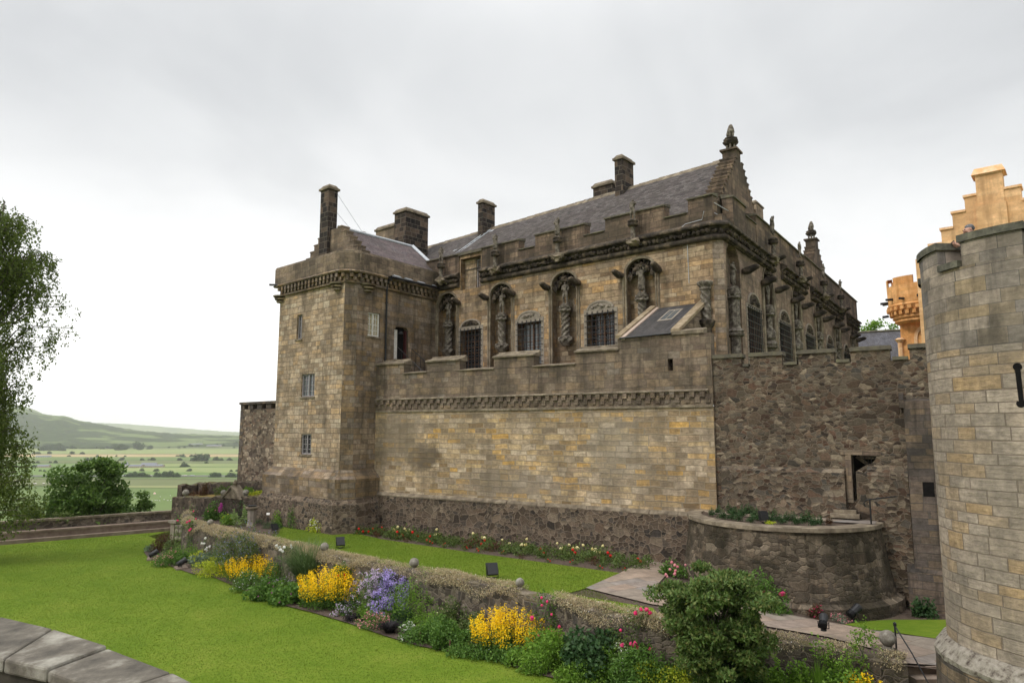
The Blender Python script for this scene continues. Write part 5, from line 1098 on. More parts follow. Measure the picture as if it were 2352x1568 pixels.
for a in [(-900, 800, 1115.5, 1121, 1200, 1200, 'g'), (120, 800, 1113, 1115.5, 1116, 1155, 'y'), (-900, 800, 1096, 1098, 1113, 1115.5, 'o'), (-900, 800, 1093.5, 1096, 1096, 1098, 'l'), (-900, 800, 1090.5, 1091, 1092.8, 1093.6, 'r'),
          (-900, 800, 1074, 1070, 1090.5, 1091, 'l'), (200, 800, 1075, 1070.5, 1080, 1090, 'p'), (-900, 800, 1063, 1063, 1074, 1070, 'p'), (-900, 800, 1057, 1056.5, 1063, 1063, 'o'), (-900, 800, 1048, 1049, 1057, 1056.5, 'g'), (-900, 180, 1056, 1056, 1072, 1072, 'l'),
          (-900, 800, 1041.5, 1042, 1048, 1049, 't'), (-900, 800, 1031, 1029, 1041.5, 1042, 'p'), (60, 300, 1024, 1024, 1029, 1031, 'l'), (-900, 800, 1024, 1022.5, 1031, 1029, 'o'), (300, 800, 1020.5, 1020.5, 1022.5, 1022.5, 't'), (300, 800, 1012, 1012, 1020.5, 1020.5, 'p'), (-900, 800, 1007, 1007, 1012, 1012, 'y'), (-900, 800, 1001, 1001, 1007, 1007, 'p')]:
    field(*a, up=.5+.12*random.random()*0+.1*(hash(a[6]) % 3 == 0)*0+.02*a[2] % .4)
for y0, y1 in ((1063, 1063), (1056.7, 1056.3), (1073.8, 1070), (1031, 1029.2), (1115, 1120.8), (1041.7, 1042), (1098, 1100), (1092.8, 1096.)):
    field(-900, 800, y0, y1, y0+.45, y1+.45, 'd', 1.4)
m_wood2, nt, bs = newmat('wooded_hill', 1., .05)
t = nd(nt, 'ShaderNodeTexCoord').outputs['Object']
na = nd(nt, 'ShaderNodeTexNoise', {'Vector': t, 'Scale': .03, 'Detail': 6., 'Roughness': .7}).outputs[0]; nb = nd(nt, 'ShaderNodeTexNoise', {'Vector': t, 'Scale': .0035, 'Detail': 3.}).outputs[0]
cw_ = ramp(nt, na, [(.35, (.02, .032, .012)), (.6, (.05, .075, .025))]); cw2 = mixc(nt, mapr(nt, nb, .53, .58), cw_, (.13, .17, .06)); nt.links.new(cw2, bs.inputs[0])
nt.links.new(nd(nt, 'ShaderNodeBump', {'Strength': 1., 'Distance': 12., 'Height': na}).outputs[0], bs.inputs['Normal'])
def hill(name, crest, d0, d1, d2, mat, rough, nx=150, ny=36, seed=0):
    vs = []; xs = np.linspace(crest[0][0], crest[-1][0], nx)
    for x in xs:
        y = np.interp(x, [c[0] for c in crest], [c[1] for c in crest]); r = ray(x, y); zc = r[2]*d1/r[1]
        for j in range(ny+1):
            t = j/ny; d = d0+(d1-d0)*t*1.3 if t < .77 else d1+(d2-d1)*(t-.77)/.23; u = min(1, t*1.3) if t < .77 else 1-(t-.77)/.23
            h = ZP-2+(zc-ZP+2)*(sin(u*pi/2)**1.5 if t < .77 else cos((1-u)*pi/2)); px_, py_ = r[0]/r[1]*d, d
            h += rough*u*mnoise.fractal(Vector((px_*.012, py_*.012, seed)), .9, 2, 4)+(rough*1.6*u*(1-u)*mnoise.noise(Vector((px_*.0022, py_*.0022, seed))) if rough > 3 else 0)
            vs.append((px_, py_, h))
    k = ny+1; fs = [(i*k+j, (i+1)*k+j, (i+1)*k+j+1, i*k+j+1) for i in range(nx-1) for j in range(ny)]
    o = MB().add(vs, fs).build(name, mat, smooth=True); o['kind'] = 'structure'
hill('wooded_hill', [(-500, 900), (-200, 905), (0, 926), (30, 934), (60, 941), (95, 952), (150, 957), (180, 966), (210, 971), (260, 980), (330, 991), (400, 996), (600, 1003), (700, 1006)], 2700, 4300, 6500, m_wood2, 9, 220, 60)
hill('grassy_hill', [(-500, 890), (-100, 905), (0, 922), (45, 930), (75, 939), (95, 948), (110, 956), (150, 985)], 4800, 5600, 7000, mottled('hill_pasture', (.12, .16, .06), (.2, .23, .1), .004, bump=0.), 4, 60, 20, 5)
hill('distant_hill', [(100, 985), (180, 972), (220, 970.5), (300, 974), (360, 978.5), (440, 985), (520, 991), (620, 994), (760, 997)], 7000, 9200, 13000, mottled('hill_pasture_far', (.10, .14, .06), (.22, .25, .1), .003, bump=0.), 5, 90, 24, 9)
hill('distant_ridge', [(-600, 980), (200, 988), (450, 990), (560, 992.5), (700, 993), (1000, 995), (1400, 992), (3000, 988)], 10500, 12000, 13500, m_wood2, 6, 90, 20, 3)
# ============================================================ VEGETATION
def mesh_np(name, V, F, mat, parent, loc=(0, 0, 0)):
    me = bpy.data.meshes.new(name); nv, nf, k = len(V), len(F), F.shape[1]
    me.vertices.add(nv); me.vertices.foreach_set('co', V.astype('f').ravel())
    me.loops.add(nf*k); me.loops.foreach_set('vertex_index', F.astype('i').ravel())
    me.polygons.add(nf); me.polygons.foreach_set('loop_start', np.arange(0, nf*k, k, dtype='i'))
    me.update(calc_edges=True); me.materials.append(mat)
    o = bpy.data.objects.new(name, me); col.objects.link(o)
    if parent: o.parent = parent
    o.location = loc; return o
def unit(v): return v/np.maximum(np.linalg.norm(v, axis=1, keepdims=True), 1e-9)
def leaf_geo(P, size, elong=1.7, up=.4, dirs=None, spread=1.):
    n = len(P); D = RS.normal(size=(n, 3))*spread
    if dirs is not None: D = D*.5+dirs
    D[:, 2] += up*0.3; D = unit(D); N = unit(RS.normal(size=(n, 3))+np.array([0, 0, up*2.2])); S = unit(np.cross(D, N))
    L = (size*RS.uniform(.6, 1.35, n))[:, None]; W = L/elong*.5
    V = np.stack([P, P+D*L*.45+S*W, P+D*L, P+D*L*.45-S*W], 1).reshape(-1, 3)
    return V, np.arange(4*n).reshape(-1, 4)
def leaves(name, P, size, mat, par, elong=1.7, up=.4, dirs=None, spread=1.):
    V, F = leaf_geo(P, size, elong, up, dirs, spread); return mesh_np(name, V, F, mat, par)
def dome(n, rx, ry, h, clumps=14, cs=.38, shell=.5, lo=.0):
    d0 = unit(RS.normal(size=(clumps, 3))); d0[:, 2] = np.abs(d0[:, 2])*1.15-.12; R = RS.uniform(.35, .80, clumps)[:, None]; Cc = d0*R
    i = RS.randint(0, clumps, n); sz = RS.uniform(.7, 1.25, clumps)*cs
    d = unit(RS.normal(size=(n, 3)))*(RS.uniform(shell, 1, n)**.6)[:, None]
    P = Cc[i]+d*sz[i][:, None]; P[:, 2] = np.abs(P[:, 2])+lo
    P[:, :2] *= 1.50; return P*np.array([rx, ry, h])
def wpx(x, yb, wd, ht, z=ZL+.04, sc_=1.0):                      # base point, half width and height in metres
    p = gz(x, yb, z); k = p.length/1568; return p, wd*k/2, ht*k
ZA = lambda x, y: (287.1+x*.21975, 1091+y*.21975)
def zf(ox, oy, s): return lambda x, y: ((ox+x/s)*.57422, (oy+y/s)*.57422)
fa, fb, fc_, fd, fe = zf(500, 1900, 2.613), zf(1200, 2000, 2.24), zf(1900, 2100, 2.4844), zf(2600, 1950, 2.008), zf(3350, 1900, 1.887)
SCL = {id(fa): .57422/2.613, id(fb): .57422/2.24, id(fc_): .57422/2.4844, id(fd): .57422/2.008, id(fe): .57422/1.887}
LM = dict(
 green=leafmat('leaf_green', [(.05, .115, .018), (.095, .19, .03), (.15, .26, .05)]),
 bright=leafmat('leaf_bright', [(.10, .20, .02), (.15, .28, .03), (.22, .35, .05)]),
 dark=leafmat('leaf_dark', [(.025, .06, .02), (.045, .10, .032), (.08, .14, .05)]),
 olive=leafmat('leaf_olive', [(.06, .095, .022), (.10, .15, .035), (.15, .19, .055)]),
 grey=leafmat('leaf_greygreen', [(.10, .15, .09), (.16, .22, .14), (.22, .28, .19)]),
 lime=leafmat('leaf_lime', [(.24, .33, .02), (.42, .48, .03), (.56, .58, .06)]),
 rust=leafmat('leaf_rust', [(.07, .035, .02), (.12, .055, .03), (.09, .08, .03)]),
 black=leafmat('leaf_black', [(.012, .010, .012), (.03, .025, .028), (.05, .045, .045)]),
 straw=leafmat('dry_cushion', [(.33, .25, .14), (.52, .41, .25), (.62, .52, .34), (.24, .25, .14), (.44, .32, .19)], .3),
 blade=leafmat('grass_blade', [(.08, .14, .045), (.13, .20, .07), (.22, .29, .13)]),
 pale=leafmat('leaf_pale', [(.16, .24, .07), (.24, .33, .11), (.3, .4, .15)]),
 birch=leafmat('birch_leaf', [(.06, .09, .014), (.10, .145, .025), (.17, .21, .05)], .55),
 syc=leafmat('sycamore_leaf', [(.05, .10, .018), (.09, .165, .03), (.16, .25, .055)]),
 maple=leafmat('maple_leaf', [(.055, .10, .02), (.09, .155, .035), (.15, .225, .06), (.17, .17, .05)]),
 far=leafmat('far_leaf', [(.025, .055, .012), (.045, .085, .02)], .1))
def fm(n, cs): return leafmat('petal_'+n, cs, .3)
FMt = dict(yellow=fm('yellow', [(.92, .62, .008), (.96, .70, .016), (.88, .52, .005)]), lilac=fm('lilac', [(.34, .26, .62), (.46, .36, .74), (.55, .46, .80)]),
 palelilac=fm('pale_lilac', [(.55, .42, .62), (.66, .54, .72)]), pink=fm('pink', [(.70, .22, .28), (.78, .36, .38)]), hot=fm('hot_pink', [(.78, .03, .16), (.85, .08, .25)]),
 white=fm('white', [(.75, .74, .68), (.85, .84, .80)]), red=fm('red', [(.60, .008, .012), (.75, .03, .02)]), blue=fm('blue', [(.22, .24, .52), (.34, .36, .66)]),
 magenta=fm('magenta', [(.48, .05, .34), (.6, .12, .45)]), cream=fm('cream', [(.72, .66, .36), (.78, .72, .48)]), limef=fm('lime', [(.45, .48, .02), (.58, .58, .05)]),
 pyel=fm('pale_yellow', [(.8, .68, .25), (.85, .78, .45)]), orange=fm('orange', [(.85, .16, .03)]))
m_stem = plain('green_stem', (.06, .09, .03)); m_bark = mottled('bark', (.05, .04, .03), (.12, .10, .08), 8.); m_bark_w = mottled('birch_bark', (.08, .07, .06), (.5, .48, .44), 3.)
def tops(P, n, frac=.35):
    r = np.hypot(P[:, 0], P[:, 1]); s = P[:, 2]/P[:, 2].max()+.25*r/max(r.max(), 1e-6)-.35*P[:, 1]/max(np.abs(P[:, 1]).max(), 1e-6)
    i = np.argsort(-s)[:max(1, int(len(P)*frac))]; return P[RS.choice(i, n)]+RS.normal(size=(n, 3))*.01
def place(f, x, y, w_, h_, z):
    k = SCL[id(f)]; X_, Y_ = f(x, y); z = (fz(qg(X_, Y_).x)+.01) if abs(z-ZU-.02) < 1e-4 else z; p, a, b = wpx(X_, Y_, w_*k, h_*k, z)
    if z < -6.:                                                # keep border plants in front of the garden wall
        P0 = onwall(X_, z)
        if P0 is not None and hypot(p.x, p.y) > hypot(P0.x, P0.y)*.965-a*.35:
            q = (hypot(P0.x, P0.y)*.965-a*.35)/hypot(p.x, p.y); p = Vector((p.x*q, p.y*q, z)); a *= q; b *= q
            yy = ray(X_, Y_); top = ray(X_, Y_-h_*k); b = max(.15, top[2]*hypot(p.x, p.y)/hypot(top[0], top[1])-z)
    return p, a, b
def bush(name, lab, cat, f, x, y, w_, h_, lm, n=1800, ls=.055, fl=None, fn=0, fs=.04, cl=4, el=1.7, up=.4, z=ZL+.04, clumps=16, cs=.36, group=None, dep=.8, lo=0, flab='flowers', ff=.35):
    p, rx, h = place(f, x, y, w_, h_, z) if callable(f) else f
    p = p+Vector((0, rx*dep*.6, 0)); n = int(n*1.7); ls = ls*1.2; h *= 1.08; t = thing(name, lab, cat, p, 0, group); P = dome(n, rx, rx*dep, h*1.0, clumps, cs, lo=lo)
    leaves('foliage', P, ls, LM[lm], t, el, up)
    if fl:
        for fl_, fn_ in (fl if isinstance(fl, list) else [(fl, fn)]):
            Q = tops(P, max(1, fn_//cl), ff); Q = np.repeat(Q, cl, 0)+RS.normal(size=(len(Q)*cl, 3))*fs*(.3 if cl < 8 else 1.0); leaves(flab, Q, fs, FMt[fl_], t, 1.15, .8)
    return t
def spires(name, lab, cat, f, x, y, w_, h_, n, fl='yellow', lm='green', z=ZL+.04, fpart=.68, ls=.06, fs=.042, per=42, dep=.62, rad=.028, lean=.16):
    p, rx, h = place(f, x, y, w_, h_, z); p = p+Vector((0, rx*dep*.7, 0)); rx *= 1.12; t = thing(name, lab, cat, p, 0)
    a = RS.uniform(0, 2*pi, n); u = RS.uniform(0, 1, n)**.5; n_ = n; bx, by = np.cos(a)*u*rx*.98, np.sin(a)*u*rx*.98*dep
    H = h*(1-.28*u**2)*RS.uniform(.8, 1.05, n); lx, ly = bx/rx*lean*h+RS.normal(size=n)*.03, by/rx*lean*h
    k = np.repeat(np.arange(n), per); tt = RS.uniform(1-fpart, 1, n*per); r_ = rad*(1.25-tt)*1.6; th = RS.uniform(0, 2*pi, n*per)
    P = np.stack([bx[k]+lx[k]*tt+np.cos(th)*r_, by[k]+ly[k]*tt+np.sin(th)*r_, H[k]*tt], 1)
    dirs = np.stack([np.cos(th), np.sin(th), .2+0*th], 1); leaves('flower_spikes', P, fs, FMt[fl] if fl in FMt else LM[fl], t, 1.2, .5, dirs)
    m_ = n*26; k = RS.randint(0, n, m_); tt = RS.uniform(.02, 1-fpart+.22, m_); th = RS.uniform(0, 2*pi, m_)
    P = np.stack([bx[k]+lx[k]*tt+np.cos(th)*.03, by[k]+ly[k]*tt+np.sin(th)*.03, H[k]*tt], 1)
    leaves('foliage', P, ls*1.25, LM[lm], t, 2.6, .5, np.stack([np.cos(th), np.sin(th), .3+0*th], 1)); return t
def blades(name, lab, cat, f, x, y, w_, h_, n, lm='blade', z=ZL+.04, dep=.8, wd=.012, arch=1., seg=5):
    p, rx, h = place(f, x, y, w_, h_, z); rx *= 1.35; wd *= 1.35; h *= 1.1; p = p+Vector((0, rx*dep*.6, 0)); t = thing(name, lab, cat, p, 0)
    th = RS.uniform(0, 2*pi, n); L = RS.uniform(.35, 1., n); V = []; r0 = RS.uniform(0, .25, n)*rx; k = RS.uniform(.6, 1.1, n)
    s = np.linspace(0, 1, seg+1)
    for j, t_ in enumerate(s):
        r_ = r0+(rx*L*k)*(t_**1.5)*arch; zz = h*k*(1.25*t_-.62*(L**1.2)*t_**2.4); w_2 = wd*(1-t_**2)+.001
        cx, cy = np.cos(th)*r_, np.sin(th)*r_*dep; sx, sy = -np.sin(th)*w_2, np.cos(th)*w_2
        V.append(np.stack([np.stack([cx+sx, cy+sy, zz], 1), np.stack([cx-sx, cy-sy, zz], 1)], 1))
    V = np.stack(V, 1).reshape(-1, 3); b = np.arange(n)[:, None]*(seg+1)*2
    F = np.concatenate([b+np.array([[2*j, 2*j+1, 2*j+3, 2*j+2]]) for j in range(seg)], 0)
    mesh_np('blades', V, F, LM[lm], t); return t
# ---- lower border
bush('bronze_shrub', 'bronze-red leafed shrub at the left tip of the border', 'shrub', fa, 385, 800, 170, 150, 'rust', 1400)
bush('silver_cushion', 'small silvery cushion plant at the very left tip of the border', 'plant', fa, 255, 795, 95, 55, 'grey', 500, .045)
bush('geranium_mound', 'low mound of green leaves dotted with pink flowers beside the slab-mounted floodlight', 'plant', fa, 425, 945, 230, 150, 'green', 1600, .05, 'pink', 260, .035)
bush('fennel_clump', 'feathery bright green clump against the gateway jamb', 'plant', fa, 590, 740, 200, 140, 'bright', 1500, .05, el=4)
bush('herb_clump', 'pale variegated herb clump in front of the gateway jamb', 'plant', fa, 455, 800, 130, 95, 'pale', 700, .05)
bush('leafy_mass', 'broad mid-green leafy mass at the back of the border left of the lime mounds', 'plant', fa, 670, 880, 370, 170, 'bright', 2600, .06, el=3)
bush('lime_mound', 'upper and smaller of the two lime flowered mounds at the left of the border', 'plant', fa, 800, 890, 200, 110, 'lime', 1300, .045)
bush('lime_mound', 'larger lime flowered mound spilling onto the lawn edge', 'plant', fa, 880, 1055, 290, 165, 'lime', 2200, .045)
bush('hosta', 'clump of broad grey-green hosta leaves between the two lime mounds', 'plant', fa, 850, 960, 330, 130, 'grey', 700, .13, el=1.5)
bush('leafy_clump', 'upright green leafy stems under the left side of the blue flowered shrub', 'plant', fa, 1080, 910, 160, 120, 'green', 900, .06, el=3)
bush('rusty_clump', 'rusty brown seedheads between the lime mound and the yellow spikes', 'plant', fa, 1060, 1020, 120, 100, 'rust', 500, .04)
bush('white_herb', 'green clump with tiny white flowers in front of the leftmost yellow loosestrife', 'plant', fa, 1270, 1215, 230, 180, 'green', 1300, .05, 'white', 160, .03)
bush('geranium', 'broad leaved clump with small purple flowers below the pale astrantia', 'plant', fa, 1440, 1300, 250, 190, 'green', 900, .09, 'magenta', 60, .045, 4, 1.3)
bush('astrantia', 'pale pinkish white flower clump in front of the arching grass', 'plant', fa, 1680, 1190, 280, 130, 'green', 1200, .05, 'palelilac', 420, .035)
bush('cream_astilbe', 'cream plume flowers right of the pale astrantia', 'plant', fa, 1880, 1180, 190, 100, 'cream' if 'cream' in LM else 'pale', 700, .05, 'cream', 260, .035)
bush('geranium', 'large leaved clump with purple flowers left of the second loosestrife', 'plant', fa, 1740, 1355, 370, 185, 'green', 1500, .1, 'magenta', 110, .05, 4, 1.3)
bush('filler_herb', 'low green herb under the pale astrantia', 'plant', fa, 1600, 1240, 200, 120, 'bright', 700, .06)
spires('yellow_loosestrife', 'leftmost clump of golden yellow flower spikes, below the blue flowered shrub', 'flower clump', fa, 1350, 1130, 630, 240, 210)
spires('yellow_loosestrife', 'second clump of golden yellow flower spikes, left of the lilac phlox', 'flower clump', fa, 2120, 1405, 500, 390, 200)
blades('arching_grass', 'big mound of arching grass blades against the garden wall', 'grass clump', fa, 1865, 1095, 490, 310, 1700, wd=.013)
# blue shrub with branches
p, rx, h = place(fa, 1240, 920, 600, 390, ZL+.04)
t = thing('blue_shrub', 'open shrub with dark stems and dusty blue flowers leaning over the garden wall', 'shrub', p+Vector((0, .3, 0)), 0)
P = dome(9000, rx*.85, rx*.6, h*.8, 34, .28)+np.array([0, 0, h*.3]); leaves('foliage', P, .06, LM['olive'], t); Q = tops(P, 450, .6); Q = np.repeat(Q, 4, 0)+RS.normal(size=(1800, 3))*.018; leaves('flowers', Q, .028, FMt['blue'], t, 1.2)
m = MB()
for k in range(9): a = k*.7; e = Vector((cos(a)*rx*.6, sin(a)*rx*.4, h*.7)); m.tube([(cos(a)*.06, sin(a)*.06, 0), e*.4+Vector((0, 0, .1)), e], [.028, .02, .008], 5)
t.rotation_euler.z = .01; m.build('stems', m_bark, t)
def climber(name, lab, f, x, y, w_, h_, fl, nf, lm='green', n=500, zb=ZL+.2):
    P0 = onwall(f(x, y)[0]); k = P0.length/1568*SCL[id(f)]; yc = f(x, y-h_/2)[1]; r = ray(f(x, y)[0], yc); kk = hypot(P0.x, P0.y)/hypot(r[0], r[1]); zc = r[2]*kk
    t = thing(name, lab, 'climbing rose', (P0.x-.25, P0.y-.3, ZL), 0, None); rx, hh = w_*k/2, h_*k
    P = RS.normal(size=(n, 3))*np.array([rx*.45, .09, hh*.28])+np.array([0, 0, zc-ZL]); cl_ = RS.normal(size=(9, 3))*np.array([rx*.55, .03, hh*.32]); P = P*.45+cl_[RS.randint(0, 9, n)]+np.array([0, 0, (zc-ZL)*.55])
    leaves('foliage', P, .07, LM[lm], t)
    if fl:
        m = MB(); 
        for i in range(nf): q = P[RS.randint(0, n)]; m.blob((q[0], q[1]-.12, q[2]), RS.uniform(.035, .06), 7, 5, .5, i)
        t.rotation_euler.z = .005; m.build('blooms', FMt[fl], t)
    m = MB(); t.rotation_euler.z = .005
    for i in range(3): m.tube([(RS.uniform(-.15, .15), .02, .1), (RS.uniform(-.3, .3), 0, (zc-ZL)*.6), (RS.uniform(-.4, .4)*rx*2, -.02, zc-ZL+hh*.3)], .009, 4)
    m.build('stems', m_stem, t); return t
climber('climbing_rose', 'climbing rose with hot pink blooms at the left end of the garden wall', fa, 730, 690, 180, 270, 'hot', 7)
climber('climbing_rose', 'white flowered rose against the garden wall left of the arching grass', fa, 1750, 800, 150, 90, 'white', 12, n=60)
climber('climbing_rose', 'white rose on the wall left of the blue shrub', fa, 925, 790, 80, 150, 'white', 9, n=60)
climber('climbing_rose', 'small rose with red buds on the wall above the second loosestrife', fb, 480, 690, 190, 120, 'red', 4)
climber('climbing_rose', 'climbing rose with hot pink blooms right of the third loosestrife', fc_, 790, 1090, 350, 340, 'hot', 13, 'green', 900)
climber('climbing_rose', 'sparse climbing rose with pink blooms left of the maple bush', fc_, 1650, 1190, 330, 400, 'hot', 13, 'olive', 500)
climber('wall_climber', 'leafy climber on the garden wall right of the maple bush', fd, 1440, 1500, 200, 270, None, 0, 'bright', 450)
climber('wall_climber', 'leafy climber with orange tips on the wall by the garden steps pier', fd, 1690, 1420, 230, 300, None, 0, 'bright', 600)
bush('yellow_green_shrub', 'bushy green shrub with fine narrow leaves right of the lilac phlox', 'shrub', fb, 1060, 1120, 480, 410, 'bright', 5200, .065, el=3.5, clumps=22)
for lab, x, y, w_, h_, fl, nf in (('biggest lilac phlox heads, in the middle of the border', 800, 1040, 260, 420, 'lilac', 1900), ('paler lilac phlox just right of the second yellow loosestrife', 600, 1045, 300, 350, 'palelilac', 800), ('small pale phlox in front of the yellow spikes', 450, 960, 110, 200, 'palelilac', 260)):
    bush('phlox', lab, 'flower clump', fb, x, y, w_, h_, 'green', 2200, .06, fl, nf*3, .045, 16, 2.6, clumps=14, lo=.02, flab='flower_heads', ff=.34)
bush('lilac_cushion', 'low clump of washed-out lilac flowers at the lawn edge', 'flower clump', fb, 380, 1040, 125, 90, 'palelilac' if 'palelilac' in LM else 'green', 350, .05, 'palelilac', 420, .045, ff=.6)
bush('low_dark_plant', 'small dark leafed plant behind the pink mound', 'plant', fb, 470, 1085, 140, 60, 'black', 600, .04)
bush('pink_mound', 'tight mound of salmon pink flowers at the lawn edge', 'flower clump', fb, 650, 1145, 250, 140, 'green', 1100, .045, 'pink', 900, .035, ff=.6)
blades('black_grass', 'low tuft of near-black grass beside the pink mound', 'grass clump', fb, 790, 1205, 230, 80, 420, 'black', wd=.008)
bush('white_geranium', 'low plant with small white-pink flowers at the lawn edge', 'flower clump', fb, 960, 1252, 150, 125, 'green', 800, .045, 'white', 240, .04, ff=.6)
bush('low_shrub', 'rounded mid-green low shrub right of the white flowered edging plant', 'shrub', fb, 1130, 1290, 250, 200, 'green', 2000, .05)
bush('low_shrub', 'taller loose green plant in the middle of the low shrubs', 'shrub', fb, 1320, 1325, 260, 250, 'green', 2100, .07, el=2.2)
bush('spent_astilbe', 'plant with brownish cream spent plumes behind the low shrubs', 'plant', fb, 1360, 1080, 240, 200, 'olive', 1500, .06, 'cream', 120, .035)
bush('spent_astilbe', 'second brownish plumed plant against the wall left of the third loosestrife', 'plant', fb, 1530, 1130, 180, 190, 'olive', 1200, .06, 'cream', 60, .03)
bush('pale_sedum', 'fresh light green rounded clump left of the third loosestrife', 'plant', fb, 1560, 1280, 180, 150, 'pale', 1000, .06)
spires('yellow_loosestrife', 'third clump of golden yellow flower spikes, in front of the dry topped wall', 'flower clump', fc_, 400, 1245, 660, 420, 210)
bush('low_weeds', 'low straggly green plants at the lawn edge below the third loosestrife', 'plant', fc_, 180, 1310, 420, 130, 'green', 1400, .06, 'lilac', 30, .025)
bush('edge_herb', 'sparse green edging plants between the low shrubs and the lawn', 'plant', fb, 1500, 1400, 320, 90, 'green', 900, .05)
bush('willow_herb', 'big fresh green leafy clump with narrow leaves at the lawn edge', 'shrub', fc_, 640, 1450, 440, 350, 'bright', 3600, .08, el=3.2)
bush('acanthus', 'dark green thistle-leaved clump between the fresh green clump and the maple bush', 'shrub', fc_, 1180, 1500, 500, 420, 'dark', 3200, .12, el=1.8)
bush('green_filler', 'fresh green fine leaved plants at the lawn edge below the dark thistle-leaved clump', 'plant', fc_, 1010, 1570, 360, 170, 'bright', 1800, .07, el=3)
bush('green_filler', 'lush green plants in front of the maple bush trunk', 'plant', fc_, 1700, 1540, 560, 330, 'green', 3600, .08, el=2.6)
bush('white_flower', 'small white flower clump at the foot of the wall left of the maple bush', 'flower clump', fc_, 1500, 1300, 180, 120, 'pale', 400, .05, 'white', 320, .035, ff=.6)
bush('lime_mound', 'bright lime flowered mound at the bottom edge of the picture', 'plant', fc_, 1880, 1680, 520, 260, 'lime', 3600, .05, 'limef', 900, .035, ff=.7)
bush('green_filler', 'shaded greenery under the right side of the maple bush', 'plant', fd, 720, 1560, 300, 260, 'dark', 1800, .08)
for i, (x, h_) in enumerate(((985, 170), (1025, 200), (1080, 250), (1200, 230), (1275, 190))): spires('euphorbia', ('upright bright green bottlebrush stem, leftmost of the row by the wall foot', 'upright bright green stem, second from the left of the row by the wall foot', 'tallest upright bright green stem at the bottom right', 'upright bright green stem left of the spiky tuft', 'short upright bright green stem beside the spiky tuft')[i], 'plant', fd, x, 1600, 75, h_, 7, 'bright', 'bright', ls=.05, fpart=.85, per=90, fs=.06)
blades('spiky_tuft', 'spiky green tuft at the bottom edge right of the maple bush', 'grass clump', fd, 830, 1680, 270, 190, 300, 'bright', wd=.012, arch=.8)
blades('spiky_tuft', 'narrow spiky tuft at the bottom edge left of the last loosestrife', 'grass clump', fd, 1390, 1680, 160, 230, 200, 'bright', wd=.01, arch=.6)
spires('yellow_loosestrife', 'rightmost small clump of yellow spikes below the garden steps pier', 'flower clump', fd, 1730, 1650, 190, 150, 40)
bush('steps_greenery', 'green leaves at the foot of the wall beside the bottom right steps', 'plant', fd, 1560, 1640, 300, 160, 'green', 1500, .07)
fills = [(fa, 520, 900, 200, 90, 'green'), (fa, 960, 900, 200, 130, 'olive'), (fa, 1200, 1020, 260, 90, 'green'), (fa, 1560, 1090, 260, 140, 'green'), (fa, 1950, 1230, 240, 110, 'bright'), (fb, 330, 760, 240, 120, 'green'), (fb, 700, 1060, 260, 200, 'bright'), (fb, 900, 1130, 160, 140, 'dark'), (fb, 1230, 1230, 240, 130, 'bright'), (fb, 1480, 1330, 240, 130, 'green'), (fb, 1660, 1380, 260, 130, 'olive'), (fc_, 330, 1360, 300, 110, 'green'), (fc_, 800, 1380, 260, 200, 'bright'), (fc_, 1360, 1420, 260, 200, 'bright'), (fc_, 1500, 1520, 360, 200, 'green'), (fd, 560, 1540, 360, 200, 'dark'), (fd, 930, 1600, 300, 120, 'green'), (fd, 1330, 1620, 400, 130, 'bright'), (fd, 1620, 1600, 260, 170, 'bright')]
wh = ['behind the slab floodlight', 'under the blue shrub', 'behind the leftmost loosestrife', 'right of the leftmost loosestrife', 'left of the second loosestrife', 'against the wall above the second loosestrife', 'below the lilac phlox', 'in the shade under the narrow leaved shrub', 'between the two low shrubs', 'behind the pale sedum', 'below the pale sedum', 'below the third loosestrife', 'right of the third loosestrife', 'right of the dark acanthus', 'in front of the dark acanthus', 'under the maple bush', 'right of the maple bush trunk', 'by the spiky tufts', 'below the garden steps pier']
for f_, w in zip(fills, wh): bush('border_plant', 'leafy border plant '+w, 'plant', *f_[:5], f_[5], 1300, .065, el=RS.choice([1.7, 2.4, 3.2]), cs=.42)
# ---- maple bush
def tree(name, lab, cat, base_, crown, n, ls, lm, clumps, cs, bark=m_bark, tr=.07, limbs=9, trunk_top=.45, elong=1.5, up=.5, squash=1., group=None, irr=.0):
    cx, cy, cz0, rx, ry, hz_ = crown; t = thing(name, lab, cat, base_, .004, group)
    k = 0; C_ = []
    while len(C_) < clumps:
        v = RS.uniform(-1, 1, 3)
        if .25 < (v**2).sum() < (1.+irr*2*mnoise.noise(Vector(v*1.6)+Vector((3.1, 0, cx))))**2*(1-.35*irr): C_.append(v*np.array([rx, ry, hz_/2])*.86)
    C_ = np.array(C_)+np.array([cx, cy, cz0+hz_/2]); i = RS.randint(0, clumps, n); sz = RS.uniform(.6, 1.4, clumps)*cs
    P = C_[i]+unit(RS.normal(size=(n, 3)))*(RS.uniform(.35, 1, n)**.6*sz[i])[:, None]*np.array([1, 1, .62*squash])
    leaves('crown', P, ls, LM[lm], t, elong, up)
    m = MB(); top = Vector((cx*.6, cy*.6, cz0+hz_*trunk_top)); m.tube([(0, 0, -.3), top*.5, top], [tr, tr*.8, tr*.5], 7)
    for j in range(limbs):
        c_ = Vector(C_[RS.randint(0, clumps)]); s0 = top*RS.uniform(.45, 1.); m.tube([s0, s0.lerp(c_, .5)+Vector((0, 0, .1*hz_*.3)), c_], [tr*.4, tr*.25, tr*.08], 5)
    m.build('trunk', bark, t); return t
p = onwall(1636, ZL)*.93; p.z = ZL; k = p.length/1568
tree('maple_bush', 'dense small leaved maple bush in front of the garden wall and bastion', 'tree', p, (0, 0, .55, 1.42, 1.15, 2.75), 46000, .10, 'maple', 120, .31, tr=.05, limbs=20, up=.9, elong=2.0, squash=.7, irr=.42)
